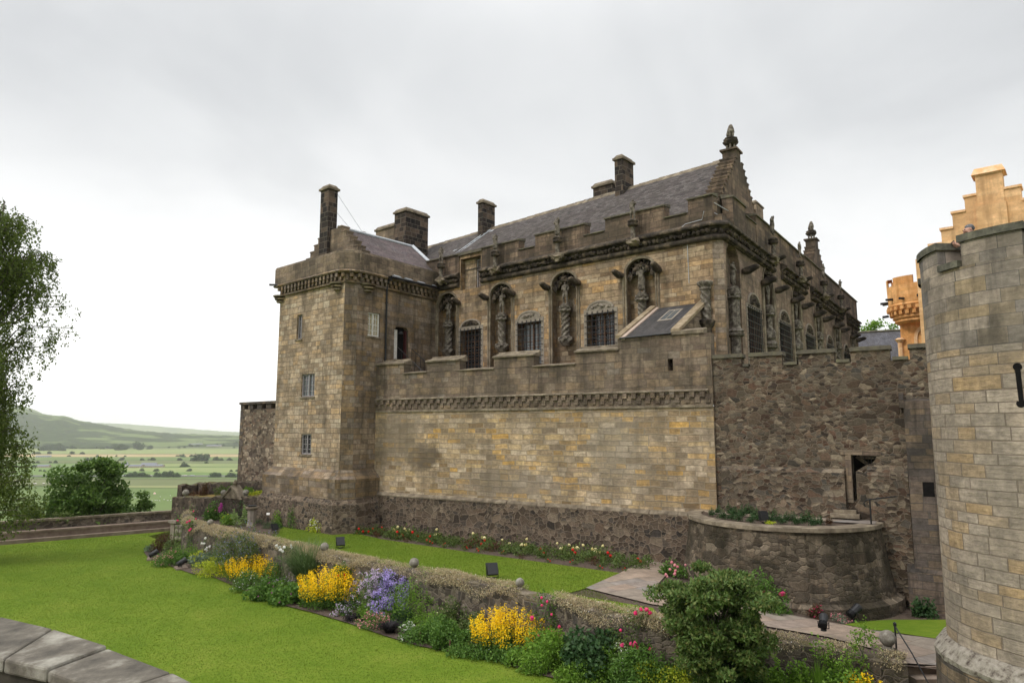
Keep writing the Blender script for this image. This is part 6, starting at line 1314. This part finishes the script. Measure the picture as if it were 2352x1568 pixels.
# ---- dry cushion plants trailing over the wall top
Pn = []
for i, a in enumerate(fine(GW, .05)):
    F = None; s = i*.05
    dens = .42+1.4*mnoise.noise(Vector((s*.75, 3.3, 0)))+.5*mnoise.noise(Vector((s*2.1, 1.3, 0)))+.25
    if a.x > 4.2: dens = dens*.5-.1; hk_ = .3
    else: hk_ = .7
    if s < 3.5: dens -= .6
    if dens < .12: continue
    d = Vector((GW[5][0]-GW[3][0], GW[5][1]-GW[3][1])).normalized(); n_ = Vector((d.y, -d.x)); q = int(230*min(1, dens))
    hang = .12+hk_*.75*max(0, mnoise.noise(Vector((s*.9, 9.1, 0)))+.22)
    u = RS.uniform(0, 1, q); th = u*pi*.95; off = -.22+.56*np.sin(th*.5)**2; zz = -4.78+(.10+.12*max(0, mnoise.noise(Vector((s*1.3, 4.4, 0)))))*np.sin(th)-hang*np.maximum(0, u-.45)*1.8
    off = off+RS.normal(size=q)*.045; zz = zz+RS.normal(size=q)*.035; al = RS.uniform(-.05, .05, q)
    zz = zz+wz(a.x)+4.78; Pn.append(np.stack([a.x+n_.x*off+d.x*al, a.y+n_.y*off+d.y*al, zz], 1))
Pn = np.concatenate(Pn); o = leaves('cushion_plants', Pn, .05, LM['straw'], None, 3., .8); tag(o, 'straw coloured dry cushion plants trailing over the top of the garden wall', 'ground cover', kind='stuff')
sel = Pn[RS.randint(0, len(Pn), 500)]+np.array([0, -.03, .02]); o = leaves('white_wall_flowers', sel, .035, FMt['white'], None, 1.1, 1.); tag(o, 'tiny white flowers dotted over the dry cushion plants on the wall', 'ground cover', kind='stuff')
# ---- upper terrace plants
zu = ZU+.02
bush('green_clump', 'leafy clump with foxglove spires below the ruined wall', 'plant', fa, 890, 470, 150, 160, 'green', 900, .08, 'pink', 20, .05, z=zu)
spires('foxglove', 'magenta foxglove spire in front of the ruined wall', 'flower clump', fa, 960, 480, 60, 185, 3, 'magenta', 'green', z=zu, fs=.06, per=60, fpart=.45)
bush('yellow_daisy', 'green clump with small yellow flowers left of the woolly spires', 'plant', fa, 1045, 520, 140, 115, 'bright', 800, .06, 'yellow', 50, .04, z=zu)
spires('mullein', 'tall pale woolly green spires left of the sundial pillar', 'plant', fa, 1210, 530, 170, 190, 8, 'pale', 'pale', z=zu, ls=.16, fpart=.5, fs=.06)
spires('grey_spires', 'tall grey-green spires by the label stakes at the tower foot', 'plant', fa, 1595, 510, 150, 280, 26, 'grey', 'grey', z=zu, fpart=.8, per=46, fs=.06)
bush('lavender', 'low dark lavender clump just right of the sundial pillar', 'plant', fa, 1440, 500, 190, 70, 'dark', 900, .05, z=zu, el=4); bush('lavender', 'front lavender clump below the white label', 'plant', fa, 1520, 560, 190, 80, 'dark', 900, .05, z=zu, el=4)
bush('green_clump', 'bright green clump under the grey-green spires', 'plant', fa, 1605, 535, 130, 145, 'bright', 900, .06, z=zu); bush('orange_flower_clump', 'green clump with orange flowers below the tower plinth', 'plant', fa, 1710, 490, 130, 110, 'bright', 700, .06, 'orange', 16, .045, z=zu)
bush('green_clump', 'tall loose green clump left of the white daisy bush', 'plant', fa, 1785, 555, 200, 235, 'green', 1500, .06, z=zu); bush('daisy_bush', 'rounded bush topped with white daisies at the left end of the upper lawn', 'flower clump', fa, 2010, 600, 240, 170, 'lime', 1700, .06, 'white', 340, .05, z=zu, ff=.2)
bush('ivy_patch', 'dark climber on the ruined wall behind the sundial', 'plant', fa, 1200, 480, 190, 240, 'dark', 500, .07, z=zu)
# weeds on the ruined wall
for i, (x, y, w_, h_, lm) in enumerate(((820, 180, 90, 110, 'rust'), (1000, 170, 120, 110, 'olive'), (1110, 150, 90, 110, 'green'), (1280, 130, 90, 90, 'bright'), (1350, 140, 300, 50, 'lime'), (1540, 130, 150, 70, 'bright'), (1620, 110, 80, 110, 'green'), (720, 185, 300, 40, 'rust'))):
    fx, fy = fa(x, y); s, _ = FW.px(fx, fy, -.7); p = FW.pt(s, -.7, ztop(s)+.02); k = p.length/1568*SCL[id(fa)]
    bush('wall_weed', ('rust coloured weed at the left of the ruined wall top', 'olive weed on the ruined wall left of the pediment', 'green weed just behind the pediment', 'bright weed right of the pediment', 'mossy yellow carpet on the ruined wall top', 'low bright weed towards the tower on the ruined wall', 'tall weed beside the tower plinth on the ruined wall', 'rusty low carpet at the left of the ruined wall top')[i], 'weed', (p, w_*k/2, h_*k), 0, 0, 0, 0, lm, 500, .07)
# rose bed: four kinds of bush, copied
random.seed(5)
prot = []
def rosebush(fl, lm, nm, lab, h=.42):
    t = thing('rose_bush', lab, 'rose bush', (0, 0, 0), .003, 'rose bushes in the long bed under the retaining wall'); P = dome(190, .24, .24, h, 7, .42); leaves('foliage', P, .065, LM[lm], t)
    if fl:
        m = MB()
        for q in tops(P, nm, .3): m.blob((q[0], q[1], q[2]+.04), RS.uniform(.04, .06), 7, 5, .4)
        m.build('blooms', FMt[fl], t)
    return t
RB = [('red', 'olive', 2, 'low rose bush with small red blooms in the long soil bed'), (None, 'rust', 0, 'low reddish leafed rose bush without open blooms in the long soil bed'), (None, 'olive', 0, 'green rose bush without blooms in the long soil bed'), ('pyel', 'olive', 3, 'rose bush with pale yellow blooms close under the rubble base')]
prot = [rosebush(*r_) for r_ in [(a, b, c, d) for a, b, c, d in RB]]; used = [False]*4
e0_, e1_ = gz(700, 1213, zu), gz(1440, 1318, zu)
for i in range(33):
    for j in range(4):
        u = (i+.5+random.uniform(-.35, .35))/33; wb = C.pt(-.4+u*15.6, .55, zu); fr_ = e0_.lerp(e1_, u); v = (j+.45+random.uniform(-.25, .25))/4
        if j == 0 and i % 2: continue
        P = fr_.lerp(wb, v*.86+.04); P.z = zu-.02
        if j == 0: k = 0 if random.random() < .75 else 1
        elif j == 3 and u > .15: k = 3 if random.random() < .28 else 2
        else: k = random.choice([2, 2, 2, 1, 2, 0])
        if j == 0 and random.random() < .3: k = 0
        o = prot[k] if not used[k] else copy_tree(prot[k]); used[k] = True
        o.location = P; o.rotation_euler.z = random.uniform(.1, 6); o['label'] = RB[k][3].replace('the long soil bed', 'the bed, %s' % ('front row' if j == 0 else 'second row' if j == 1 else 'third row' if j == 2 else 'back row'))+(', tower end' if i < 11 else ', path end' if i > 21 else ''); s = random.uniform(.5, .75) if j == 0 else random.uniform(.95, 1.45); o.scale = (s, s, s)
# heathers on the bastion
hp_ = [(500, 200), (550, 185), (580, 225), (640, 190), (650, 230), (690, 200), (715, 240), (745, 205), (790, 190), (810, 255), (830, 210), (860, 235), (965, 250), (1010, 240), (1060, 265), (1100, 240), (1140, 240), (1180, 270), (1220, 255), (1260, 245), (1320, 280), (1360, 265)]
t = thing('heather', 'dark green heather tuft in the planting bed on top of the bastion', 'heather', (0, 0, 0), .01, 'heather tufts in the bastion bed'); P = dome(420, .12, .12, .25, 6, .5); leaves('foliage', P, .065, LM['dark'], t, 3.5, .9)
for i, (x, y) in enumerate(hp_):
    o = t if i == 0 else copy_tree(t); o.location = gz(*fd(x, y+18), -3.06); s = random.uniform(.85, 1.25); o.scale = (s, s, s); o.rotation_euler.z = random.uniform(0, 6)
o = copy_tree(t); o['label'] = 'single reddish heather tuft at the right end of the bastion bed'; o.location = gz(*fd(1445, 290), -3.06); o.children[0].data = o.children[0].data.copy(); o.children[0].data.materials[0] = LM['rust']
bush('groundsel', 'tiny bright weed at the rim of the bastion bed', 'weed', fd, 970, 290, 60, 18, 'lime', 120, .04, z=-3.06)
bush('red_rose', 'rose with crimson blooms at the foot of the bastion right of the maple bush', 'rose bush', fd, 940, 1000, 240, 240, 'green', 1100, .07, None, z=zu); t = bpy.context.scene.collection.objects[-2] if False else None
def blooms(lab, f, pts, fl, z, r=.05, name='rose_blooms'):
    dz_ = z-ZU; t = thing(name, lab, 'roses', qg(*f(pts[0][0], pts[0][1]+dz_*70), 0), .01)
    m = MB(); P0 = t.location
    for i, (x, y) in enumerate(pts):
        p = Vector(ray(*f(x, y))); p = p*(P0.length*.985/p.length)-P0; m.blob(p, r*random.uniform(.8, 1.2), 7, 5, .4, i)
    t.rotation_euler.z = .0001; m.build('blooms', FMt[fl], t); st_ = MB()
    for x, y in pts[::2]:
        p = Vector(ray(*f(x, y))); p = p*(P0.length*.985/p.length)-P0; st_.tube([p, p+Vector((.05, .15, -.25))], .008, 4)
    st_.build('stems', m_stem, t)
blooms('crimson rose blooms in front of the bastion wall', fd, [(900, 900), (855, 805), (880, 840), (915, 835), (942, 870), (975, 880), (940, 900), (1060, 850), (1048, 855), (1072, 846)], 'hot', zu+.9, .055)
blooms('pink rose blooms at the left edge of the maple bush', fd, [(200, 690), (175, 597), (200, 620), (222, 632), (285, 618), (205, 665), (128, 697), (138, 710), (160, 655)], 'pink', zu+.6, .05)
bush('pink_rose', 'pink rose bush behind the maple bush beside the flagstone path', 'rose bush', fd, 200, 720, 170, 130, 'green', 500, .07, z=zu)
bush('red_leaf_plant', 'small red leaved plant beside the path below the bastion', 'plant', fd, 1360, 1050, 110, 85, 'rust', 300, .06, 'hot', 60, .04, z=zu)
bush('pink_alpine', 'low bright pink alpine flowers at the corner of the small lawn', 'flower clump', fd, 1525, 1085, 110, 50, 'grey', 200, .04, 'pink', 160, .035, z=zu, ff=.7)
bush('dark_rose', 'dark leaved rose bush with one orange bloom beside the round tower', 'rose bush', fe, 690, 1080, 130, 130, 'dark', 500, .08, None, z=zu); blooms('single orange rose bloom low beside the round tower', fe, [(643, 947), (648, 952)], 'orange', zu+.2, .06)
bush('dwarf_weed', 'straggly seedling at the foot of the bastion', 'weed', fd, 1260, 990, 90, 70, 'green', 160, .05, z=zu); bush('dwarf_weed', 'low weed in the soil left of the path bend', 'weed', fd, 1120, 1022, 70, 25, 'green', 140, .04, z=zu)
def grass(name, poly, n, z, h=.02):
    A_ = np.array([(q[0], q[1]) for q in poly]); lo, hi = A_.min(0), A_.max(0); out = []
    while sum(len(o) for o in out) < n:
        Q = RS.uniform(lo, hi, (n, 2)); ins = np.zeros(n, bool); j = len(A_)-1
        for i in range(len(A_)):
            xi, yi = A_[i]; xj, yj = A_[j]; c_ = ((yi > Q[:, 1]) != (yj > Q[:, 1])) & (Q[:, 0] < (xj-xi)*(Q[:, 1]-yi)/(yj-yi+1e-12)+xi); ins ^= c_; j = i
        out.append(Q[ins])
    Q = np.concatenate(out)[:n]; P = np.column_stack([Q, np.full(n, z)]); D = RS.normal(size=(n, 3))*.5; D[:, 2] = 1; D = unit(D); S = unit(np.cross(D, RS.normal(size=(n, 3)))); L = (h*RS.uniform(.5, 1.5, n))[:, None]
    V = np.stack([P-S*.010, P+S*.010, P+D*L], 1).reshape(-1, 3); o = mesh_np(name, V, np.arange(3*n).reshape(-1, 3), LM['lawn'], None); o['kind'] = 'stuff'; o['label'] = 'short mown grass blades covering the '+('lower' if n > 100000 else 'upper')+' garden lawn'; return o
LM['lawn'] = leafmat('lawn_blade', [(.092, .148, .011), (.108, .164, .013), (.124, .178, .016), (.15, .19, .024)], .3)
grass('grass', [(-8, 10), (14, 10), (8, 14.8)]+[(q.x, q.y) for q in LE[::-1][1:]]+[(-19.5, 40), (-21.6, 44.4), (-30, 37.8), (-36, 32)], 330000, ZL)
grass('grass', lawn2[:9]+inner[::-1]+[(-11, 31.4)], 70000, ZU+.03)
# ---- floodlights, markers, sundial
def flood_round(f, x, y, lab, slab=False, z=ZL+.05, rz=.6, s=1.):
    p = gz(*f(x, y), z); t = thing('floodlight', lab, 'floodlight', p, rz, 'round-headed garden floodlights'); t.scale = (s, s, s)
    m = MB(); a = .5; d = Vector((0, -cos(a), sin(a))); u = Vector((0, sin(a), cos(a)))
    c = Vector((0, 0, .24)); m.tube([c-d*.2, c-d*.19, c-d*.05, c+d*.05, c+d*.2, c+d*.24], [.05, .1, .115, .12, .14, .13], 14)
    for k in range(5): m.tube([c-d*(.18-.03*k), c-d*(.17-.03*k)], .128, 14)
    m.build('housing', m_iron, t); m = MB(); m.tube([(-.15, 0, .24), (-.15, 0, .06), (0, 0, .03), (.15, 0, .06), (.15, 0, .24)], .018, 5); m.lathe((0, 0, 0), [(.09, -.02), (.08, .03), (0, .04)], 10); m.build('bracket', m_iron, t)
    m = MB(); m.tube([c+d*.21, c+d*.235], .128, 14); m.build('lens', m_lead, t)
    if slab: m = MB(); m.box((0, 0, .0), (.62, .5, .08)); m.build('slab', m_stepstone, t)
flood_round(fa, 290, 870, 'black floodlight at the left tip of the border', True, rz=2.); flood_round(fa, 585, 965, 'black floodlight on a concrete slab beside the pink flowered mound', True, rz=2.2)
flood_round(fd, 1395, 1140, 'black floodlight on the wall top in front of the small lawn, angled up', z=-5.1, rz=2.6, s=.85); flood_round(fd, 1640, 1060, 'black floodlight in the soil under the bastion, aimed right', z=-5.6, rz=1.9, s=1.0)
def flood_box(P, lab, rz, s=1., tilt=-.5):
    t = thing('floodlight', lab, 'floodlight', P, rz, 'box-shaped floodlights'); t.scale = (s, s, s); m = MB()
    m.box((0, 0, .27), (.36, .14, .34), 0, tilt); m.box((0, .09, .30), (.40, .05, .38), 0, tilt); m.build('housing', m_iron, t)
    m = MB(); m.tube([(-.2, 0, .28), (-.2, 0, .05), (0, 0, .0), (.2, 0, .05), (.2, 0, .28)], .015, 5); m.box((0, 0, 0), (.16, .16, .04)); m.build('bracket', m_iron, t)
flood_box(gz(*fb(362, 425), ZU+.05), 'small black box floodlight behind the wall left of the middle stone ball', .4, .9); flood_box(gz(1131, 1327, ZU+.03), 'square black floodlight standing behind the dry topped wall in the middle', .25, 1.)
flood_box(gz(*fd(917, 278), -3.06), 'black upright floodlight among the heathers on the bastion', .1, .75, -.15); flood_box(gz(*fa(1565, 590), ZU+.05), 'small black floodlight behind the blue shrub', .9, .8)
p = gz(*fa(1318, 530), ZU); t = thing('sundial_pillar', 'short stone pillar with a dark dished top below the ruined wall', 'sundial', p, .01); m = MB(); m.lathe((0, 0, 0), [(.26, 0), (.24, .1), (.22, .15), (.22, .85)], 8); m.build('pillar', m_surr, t); m = MB(); m.lathe((0, 0, 0), [(.24, .84), (.33, .9), (.33, .98), (0, 1.0)], 14); m.build('cap', m_cope, t); m = MB(); m.lathe((0, 0, 0), [(.22, 1.0), (.24, 1.05), (0, 1.06)], 12); m.build('dial', m_iron, t)
for i, (x, y) in enumerate(((1645, 400), (1645, 445), (1490, 470), (1360, 420), (1180, 395))):
    t = thing('plant_label', ('white plant label on a stake, upper of two by the grey spires', 'white plant label, lower of two by the grey spires', 'white plant label in front of the lavender', 'white label beside the sundial pillar', 'white label left of the woolly spires')[i], 'plant label', gz(*fa(x, y+60), ZU), .02)
    m = MB(); m.box((0, 0, .62), (.17, .02, .12), 0, -.5); m.build('plate', m_white, t); m = MB(); m.tube([(0, 0, 0), (0, .02, .6)], .01, 4); m.build('stake', m_iron, t)
for i, (x, y) in enumerate(((752, 1165), (1075, 1285), (1343, 1360), (1555, 1240))):
    t = thing('marker_post', ('short rusty marker post by the black grass', 'short rusty marker post left of the low shrubs', 'short rusty marker post at the lawn edge in the middle', 'short rusty marker post in the pale sedum')[i], 'post', gz(*fb(x, y), ZL), .02); m = MB(); m.tube([(0, 0, 0), (0, 0, .32)], .022, 6); m.lathe((0, 0, .32), [(.026, 0), (.02, .02), (0, .025)], 6); m.build('post', m_wood, t)
p = gz(*fa(875, 800), ZL); t = thing('marker_post', 'dark wooden post beside the wall left of the blue shrub', 'post', p, .02); m = MB(); m.box((0, 0, .42), (.09, .09, .84)); m.build('post', m_iron, t)
# ---- sycamores behind the terrace wall
p = BF.pt(BF.px(190, 1180, -3)[0], -3.2, -9); k = p.length/1568
tree('sycamore', 'bushy dark green sycamore rising behind the terrace wall', 'tree', p, (0, .5, .7, 92*k, 75*k, 200*k), 26000, .2, 'syc', 100, .74, tr=.16, limbs=16, up=.7, irr=.25)
p = BF.pt(BF.px(322, 1180, -2.4)[0], -2.6, -8); tree('sapling', 'small leafy sapling top showing over the terrace wall', 'tree', p, (0, 0, 1., 24*k, 20*k, 96*k), 1800, .17, 'syc', 12, .38, tr=.06)
p = BF.pt(BF.px(262, 1180, -3)[0], -2.8, -8.5); tree('sapling', 'low bushy growth between the sycamore and the small sapling', 'tree', p, (0, 0, 1., 50*k, 30*k, 75*k), 3500, .17, 'syc', 20, .6, tr=.06)
p = BF.pt(BF.px(70, 1180, -3)[0], -2.8, -8.5); tree('sapling', 'olive bush behind the terrace wall under the birch', 'tree', p, (0, 0, .5, 85*k, 40*k, 125*k), 7500, .15, 'olive', 34, .7, tr=.06)
# ---- birch with hanging branches
p = gz(-130, 1300, ZL); k = p.length/1568
bt = thing('birch_tree', 'tall birch with drooping leafy branches at the left edge', 'tree', p, .002)
RX = [(455, 20), (480, 50), (500, 85), (530, 112), (560, 128), (590, 150), (610, 158), (640, 138), (665, 165), (700, 172), (740, 176), (775, 170), (800, 120), (830, 85), (880, 70), (930, 60), (960, 52), (1000, 74), (1030, 60), (1070, 78), (1110, 95), (1150, 112), (1190, 108), (1225, 92)]
mb = MB(); PL = []; DL = []
trp = [Vector((0, 0, 0)), Vector((.1, 0, 4)), Vector((.5, 0, 9)), Vector((.9, 0, 14)), Vector((1.2, 0, 17))]; mb.tube(trp, [.3, .24, .17, .09, .03], 9)
zof = lambda y: Vector(ray(-60, y)).z/hypot(*ray(-60, y)[:2])*hypot(p.x, p.y)-p.z
random.seed(21)
for b in range(150):
    yt = random.uniform(455, 1190); xr = np.interp(yt, [q[0] for q in RX], [q[1] for q in RX])
    fr_ = random.random()**.55; x = -140+(xr+140)*fr_; dep = random.uniform(-3.4, 3.2)*(1.1-.8*max(0, fr_-.4))
    r = ray(x, yt); kk = (hypot(p.x, p.y)+dep)/hypot(r[0], r[1]); tip = Vector(r)*kk-p
    zb = max(.5, tip.z-1.2-random.uniform(.3, 1.5)); f_ = min(1, zb/17); s0 = Vector((1.2*f_, 0, min(zb, 16.)))
    mid = s0.lerp(tip, .55)+Vector((0, 0, .9)); mb.tube([s0, mid, tip], [.045, .028, .01], 4)
    for q_ in range(random.randint(10, 16)):                     # hanging twigs
        t_ = random.uniform(.25, 1.); st = (s0.lerp(mid, t_*1.6) if t_ < .6 else mid.lerp(tip, (t_-.6)/.4))+Vector((random.uniform(-.35, .35), random.uniform(-.4, .4), random.uniform(-.1, .25)))
        L = random.uniform(.5, 1.55); sw = random.uniform(-.1, .32); nl = int(L*33)
        u = RS.uniform(0, 1, nl); c_ = np.array(st)[None]+np.stack([sw*u+.12*np.sin(u*5+q_), .1*np.cos(u*4+q_), -L*u**1.1], 1)+RS.normal(size=(nl, 3))*.065
        PL.append(c_)
PL = np.concatenate(PL); leaves('crown', PL, .125, LM['birch'], bt, 1.6, .1, np.tile([0.1, 0, -.8], (len(PL), 1)))
mb.build('trunk', m_bark, bt); print('birch leaves', len(PL))
# tree behind the far house
P_ = Vector(ray(2035, 985))*95; P_.z = 4; tree('far_tree', 'bright green tree top behind the slate roof beside the orange turret', 'tree', P_, (0, 0, 5., 3.2, 2.4, 6.8), 2400, .32, 'bright', 22, .9, tr=.15)
# ---- country trees, hedges, farms, cars
random.seed(9); CT = []
for i in range(4):
    t = thing('country_tree', 'x', 'tree', (0, 0, 0), .01); P = dome(1000, 5.5, 5.5, 9.5, 10+i, .42)+np.array([0, 0, .6]); leaves('crown', P, 1.5, LM['far'], t, 1.2, .5); m = MB(); m.tube([(0, 0, 0), (0, 0, 4)], .4, 5); m.build('trunk', m_bark, t); CT.append([t, False])
def ctree(x, y, s, lab, grp):
    e = random.choice(CT); s *= 1.2; o = e[0] if not e[1] else copy_tree(e[0]); e[1] = True; o.location = gz(x, y, ZP); o.scale = (s*random.uniform(.8, 1.2), s, s*random.uniform(.75, 1.1)); o.rotation_euler.z = random.uniform(0, 6); o['label'] = lab; o['group'] = grp
rows = [(1049, 60, 550, 10, .55, 'hedge'), (1064, 60, 550, 9, .5, 'field'), (1083, 60, 550, 7, .45, 'field'), (1017, 60, 550, 22, 1.0, 'farm'), (1029, 60, 550, 12, .9, 'river'), (1009, 60, 550, 20, 1.2, 'wood'), (1095.5, 290, 550, 16, .62, 'roadside bush'), (1073.5, 60, 300, 6, .5, 'field'), (1057.5, 180, 550, 15, .7, 'hedge'), (1042.5, 60, 200, 6, .9, 'river'), (1031, 100, 350, 14, 1.5, 'river'), (1035, 80, 150, 6, 1.4, 'river'), (1022, 250, 550, 13, 1.3, 'farm'), (1015, 230, 460, 14, 1.7, 'wood'), (1011, 380, 545, 22, 1.5, 'wood'), (1026, 430, 520, 6, 1.0, 'farm'), (1006, 300, 550, 22, 1.7, 'wood'), (1020, 60, 230, 14, 1.6, 'wood')]
LB = {'roadside bush': 'round hedgerow bush beside the distant country road', 'field': 'small tree on a field edge far below', 'hedge': 'hedgerow tree between the distant green fields', 'river': 'dark tree on the plain in front of the stubble field', 'farm': 'tree by the distant farm sheds', 'wood': 'hazy tree in the far tree belts of the plain'}
for y, x0, x1, n_, s, g in rows:
    for i in range(n_): ctree(random.uniform(x0, x1), y+random.uniform(-.8, .8), s*random.uniform(.6, 1.25), LB[g], LB[g]+' group')
for x, y, s in ((455, 1059, 1.9), (468, 1059, 1.6), (318, 1033, 2.4), (272, 1034, 2.), (422, 1059+14, .9), (283, 1033, 1.9)): ctree(x, y, s, 'larger lone tree cluster member standing out on the green plain', 'larger trees on the plain')
m_farw = plain('farm_wall', (.62, .58, .52)); m_farr = plain('farm_roof', (.16, .165, .19)); m_fars = plain('farm_stone', (.42, .33, .26))
def farm(x, y, w_, h_, d_, lab, wall=m_farw, rz=.0):
    P = gz(x, y, ZP); t = thing('farmhouse', lab, 'house', P, rz+.01); m = MB(); m.box((0, d_/2, h_*.3), (w_, d_, h_*.6)); m.add([(-w_/2, 0, h_*.6), (-w_/2, d_, h_*.6), (-w_/2, d_/2, h_), (w_/2, 0, h_*.6), (w_/2, d_, h_*.6), (w_/2, d_/2, h_)], [(0, 2, 1), (3, 4, 5)]); wl_ = m.build('walls', wall, t)
    m = MB(); m.add([(-w_/2-.4, -.5, h_*.57), (w_/2+.4, -.5, h_*.57), (w_/2+.4, d_/2, h_+.2), (-w_/2-.4, d_/2, h_+.2), (w_/2+.4, d_+.5, h_*.57), (-w_/2-.4, d_+.5, h_*.57)], [(0, 1, 2, 3), (3, 2, 4, 5)]); m.build('roof', m_farr, t)
    m = MB()
    for i in range(max(2, int(w_/4))): m.box((-w_/2+2+i*4, -.02, h_*.28), (1., .1, 1.3))
    m.build('windows', m_dk, t)
farm(285, 1074, 11, 10, 9, 'white gabled farmhouse on the plain', rz=.3); farm(308, 1074.5, 27, 6.5, 10, 'long stone steading right of the white farmhouse', m_fars); farm(352, 1074, 34, 6.5, 11, 'long slate-roofed steading, rightmost of the farm group', m_fars); farm(340, 1072, 30, 8, 11, 'slate-roofed steading behind the rightmost farm range', m_fars)
farm(447, 1024, 60, 11, 20, 'pale farm shed far across the plain'); farm(490, 1026, 60, 8, 15, 'low red-brown farm buildings far across the plain', m_fars); farm(540, 1021, 50, 8, 15, 'farm shed at the right edge of the far plain', m_fars); farm(99, 1050, 34, 5, 12, 'white polytunnel by the river field', rz=.4); farm(97, 1074, 22, 6, 10, 'grey cottage half hidden behind the birch', m_fars)
farm(244, 1017, 14, 6, 8, 'tiny white cottage at the foot of the wooded hill')
for i, x in enumerate((286, 345, 424, 441, 493, 531, 541, 115, 100, 122, 80)):
    y = 1092.2 if i < 7 else 1111; P = gz(x, y, ZP+1.); t = thing('parked_car' if i > 6 else 'car', 'pale car on the distant country road', 'car', P, .05+.02*i, 'cars on the distant road') if i < 7 else thing('parked_car', 'pale parked car below the terrace wall beyond the birch', 'car', P, .3*i, 'cars parked below the castle')
    s = 1.6 if i < 7 else 1.; m = MB(); m.box((0, 0, .75), (4.4*s, 1.8, .7)); m.add([(x_*s, y_, z_) for z_, a in ((1.1, 1.5), (1.6, .9)) for x_, y_ in ((-a, -.85), (a, -.85), (a, .85), (-a, .85))], [(4, 5, 6, 7), (0, 1, 5, 4), (1, 2, 6, 5), (2, 3, 7, 6), (3, 0, 4, 7)]); m.build('body', m_farw if i % 3 else m_lead, t)
    m = MB(); [m.tube([(wx*s, -.92, .4), (wx*s, .92, .4)], .35, 8) for wx in (-1.4, 1.4)]; m.build('wheels', m_iron, t)
t = thing('tent', 'tiny orange-red tent on the playing field below', 'tent', gz(355, 1134, ZP+.6), .01); m = MB(); m.add([(-1.6, -1, 0), (1.6, -1, 0), (1.6, 1, 0), (-1.6, 1, 0), (0, 0, 2.1)], [(0, 1, 4), (1, 2, 4), (2, 3, 4), (3, 0, 4)]); m.build('canvas', FMt['orange'], t)
for i, (x, y) in enumerate(((304, 1138), (342, 1139), (368, 1142), (311, 1144), (357, 1150), (361, 1150), (366, 1151), (385, 1150), (392, 1150), (377, 1148), (338, 1143), (391, 1139), (349, 1151))):
    if i == 0:
        sh = thing('sheep', 'tiny white grazing animal on the green field below', 'sheep', gz(x, y, ZP+.6), .02, 'white grazing animals on the field'); m = MB(); m.blob((0, 0, .75), (.75, .4, .45), 8, 6); m.blob((.75, 0, .9), (.25, .18, .2), 6, 4); m.build('body', m_white, sh); m = MB(); [m.tube([(a, b, 0), (a, b, .5)], .07, 4) for a in (-.4, .4) for b in (-.2, .2)]; m.build('legs', m_iron, sh)
    else: o = copy_tree(sh); o.location = gz(x, y, ZP+.6); o.rotation_euler.z = i
# ---- haze
hzm = bpy.data.materials.new('haze_air'); hzm.use_nodes = True; nt = hzm.node_tree; nt.nodes.clear()
pv = nd(nt, 'ShaderNodeVolumePrincipled'); pv.inputs['Color'].default_value = (.97, .97, 1, 1); pv.inputs['Density'].default_value = 7.5e-5; pv.inputs['Anisotropy'].default_value = .1
out = nd(nt, 'ShaderNodeOutputMaterial'); nt.links.new(pv.outputs[0], out.inputs['Volume'])
m = MB(); a, b = (-15500, -6500, ZP-1), (20500, 15000, 330); c_ = [(x, y, z) for z in (a[2], b[2]) for x, y in ((a[0], a[1]), (b[0], a[1]), (b[0], b[1]), (a[0], b[1]))]
m.add(c_, [(3, 2, 1, 0), (4, 5, 6, 7), (0, 1, 5, 4), (1, 2, 6, 5), (2, 3, 7, 6), (3, 0, 4, 7)]); o = m.build('haze', hzm); o['kind'] = 'stuff'
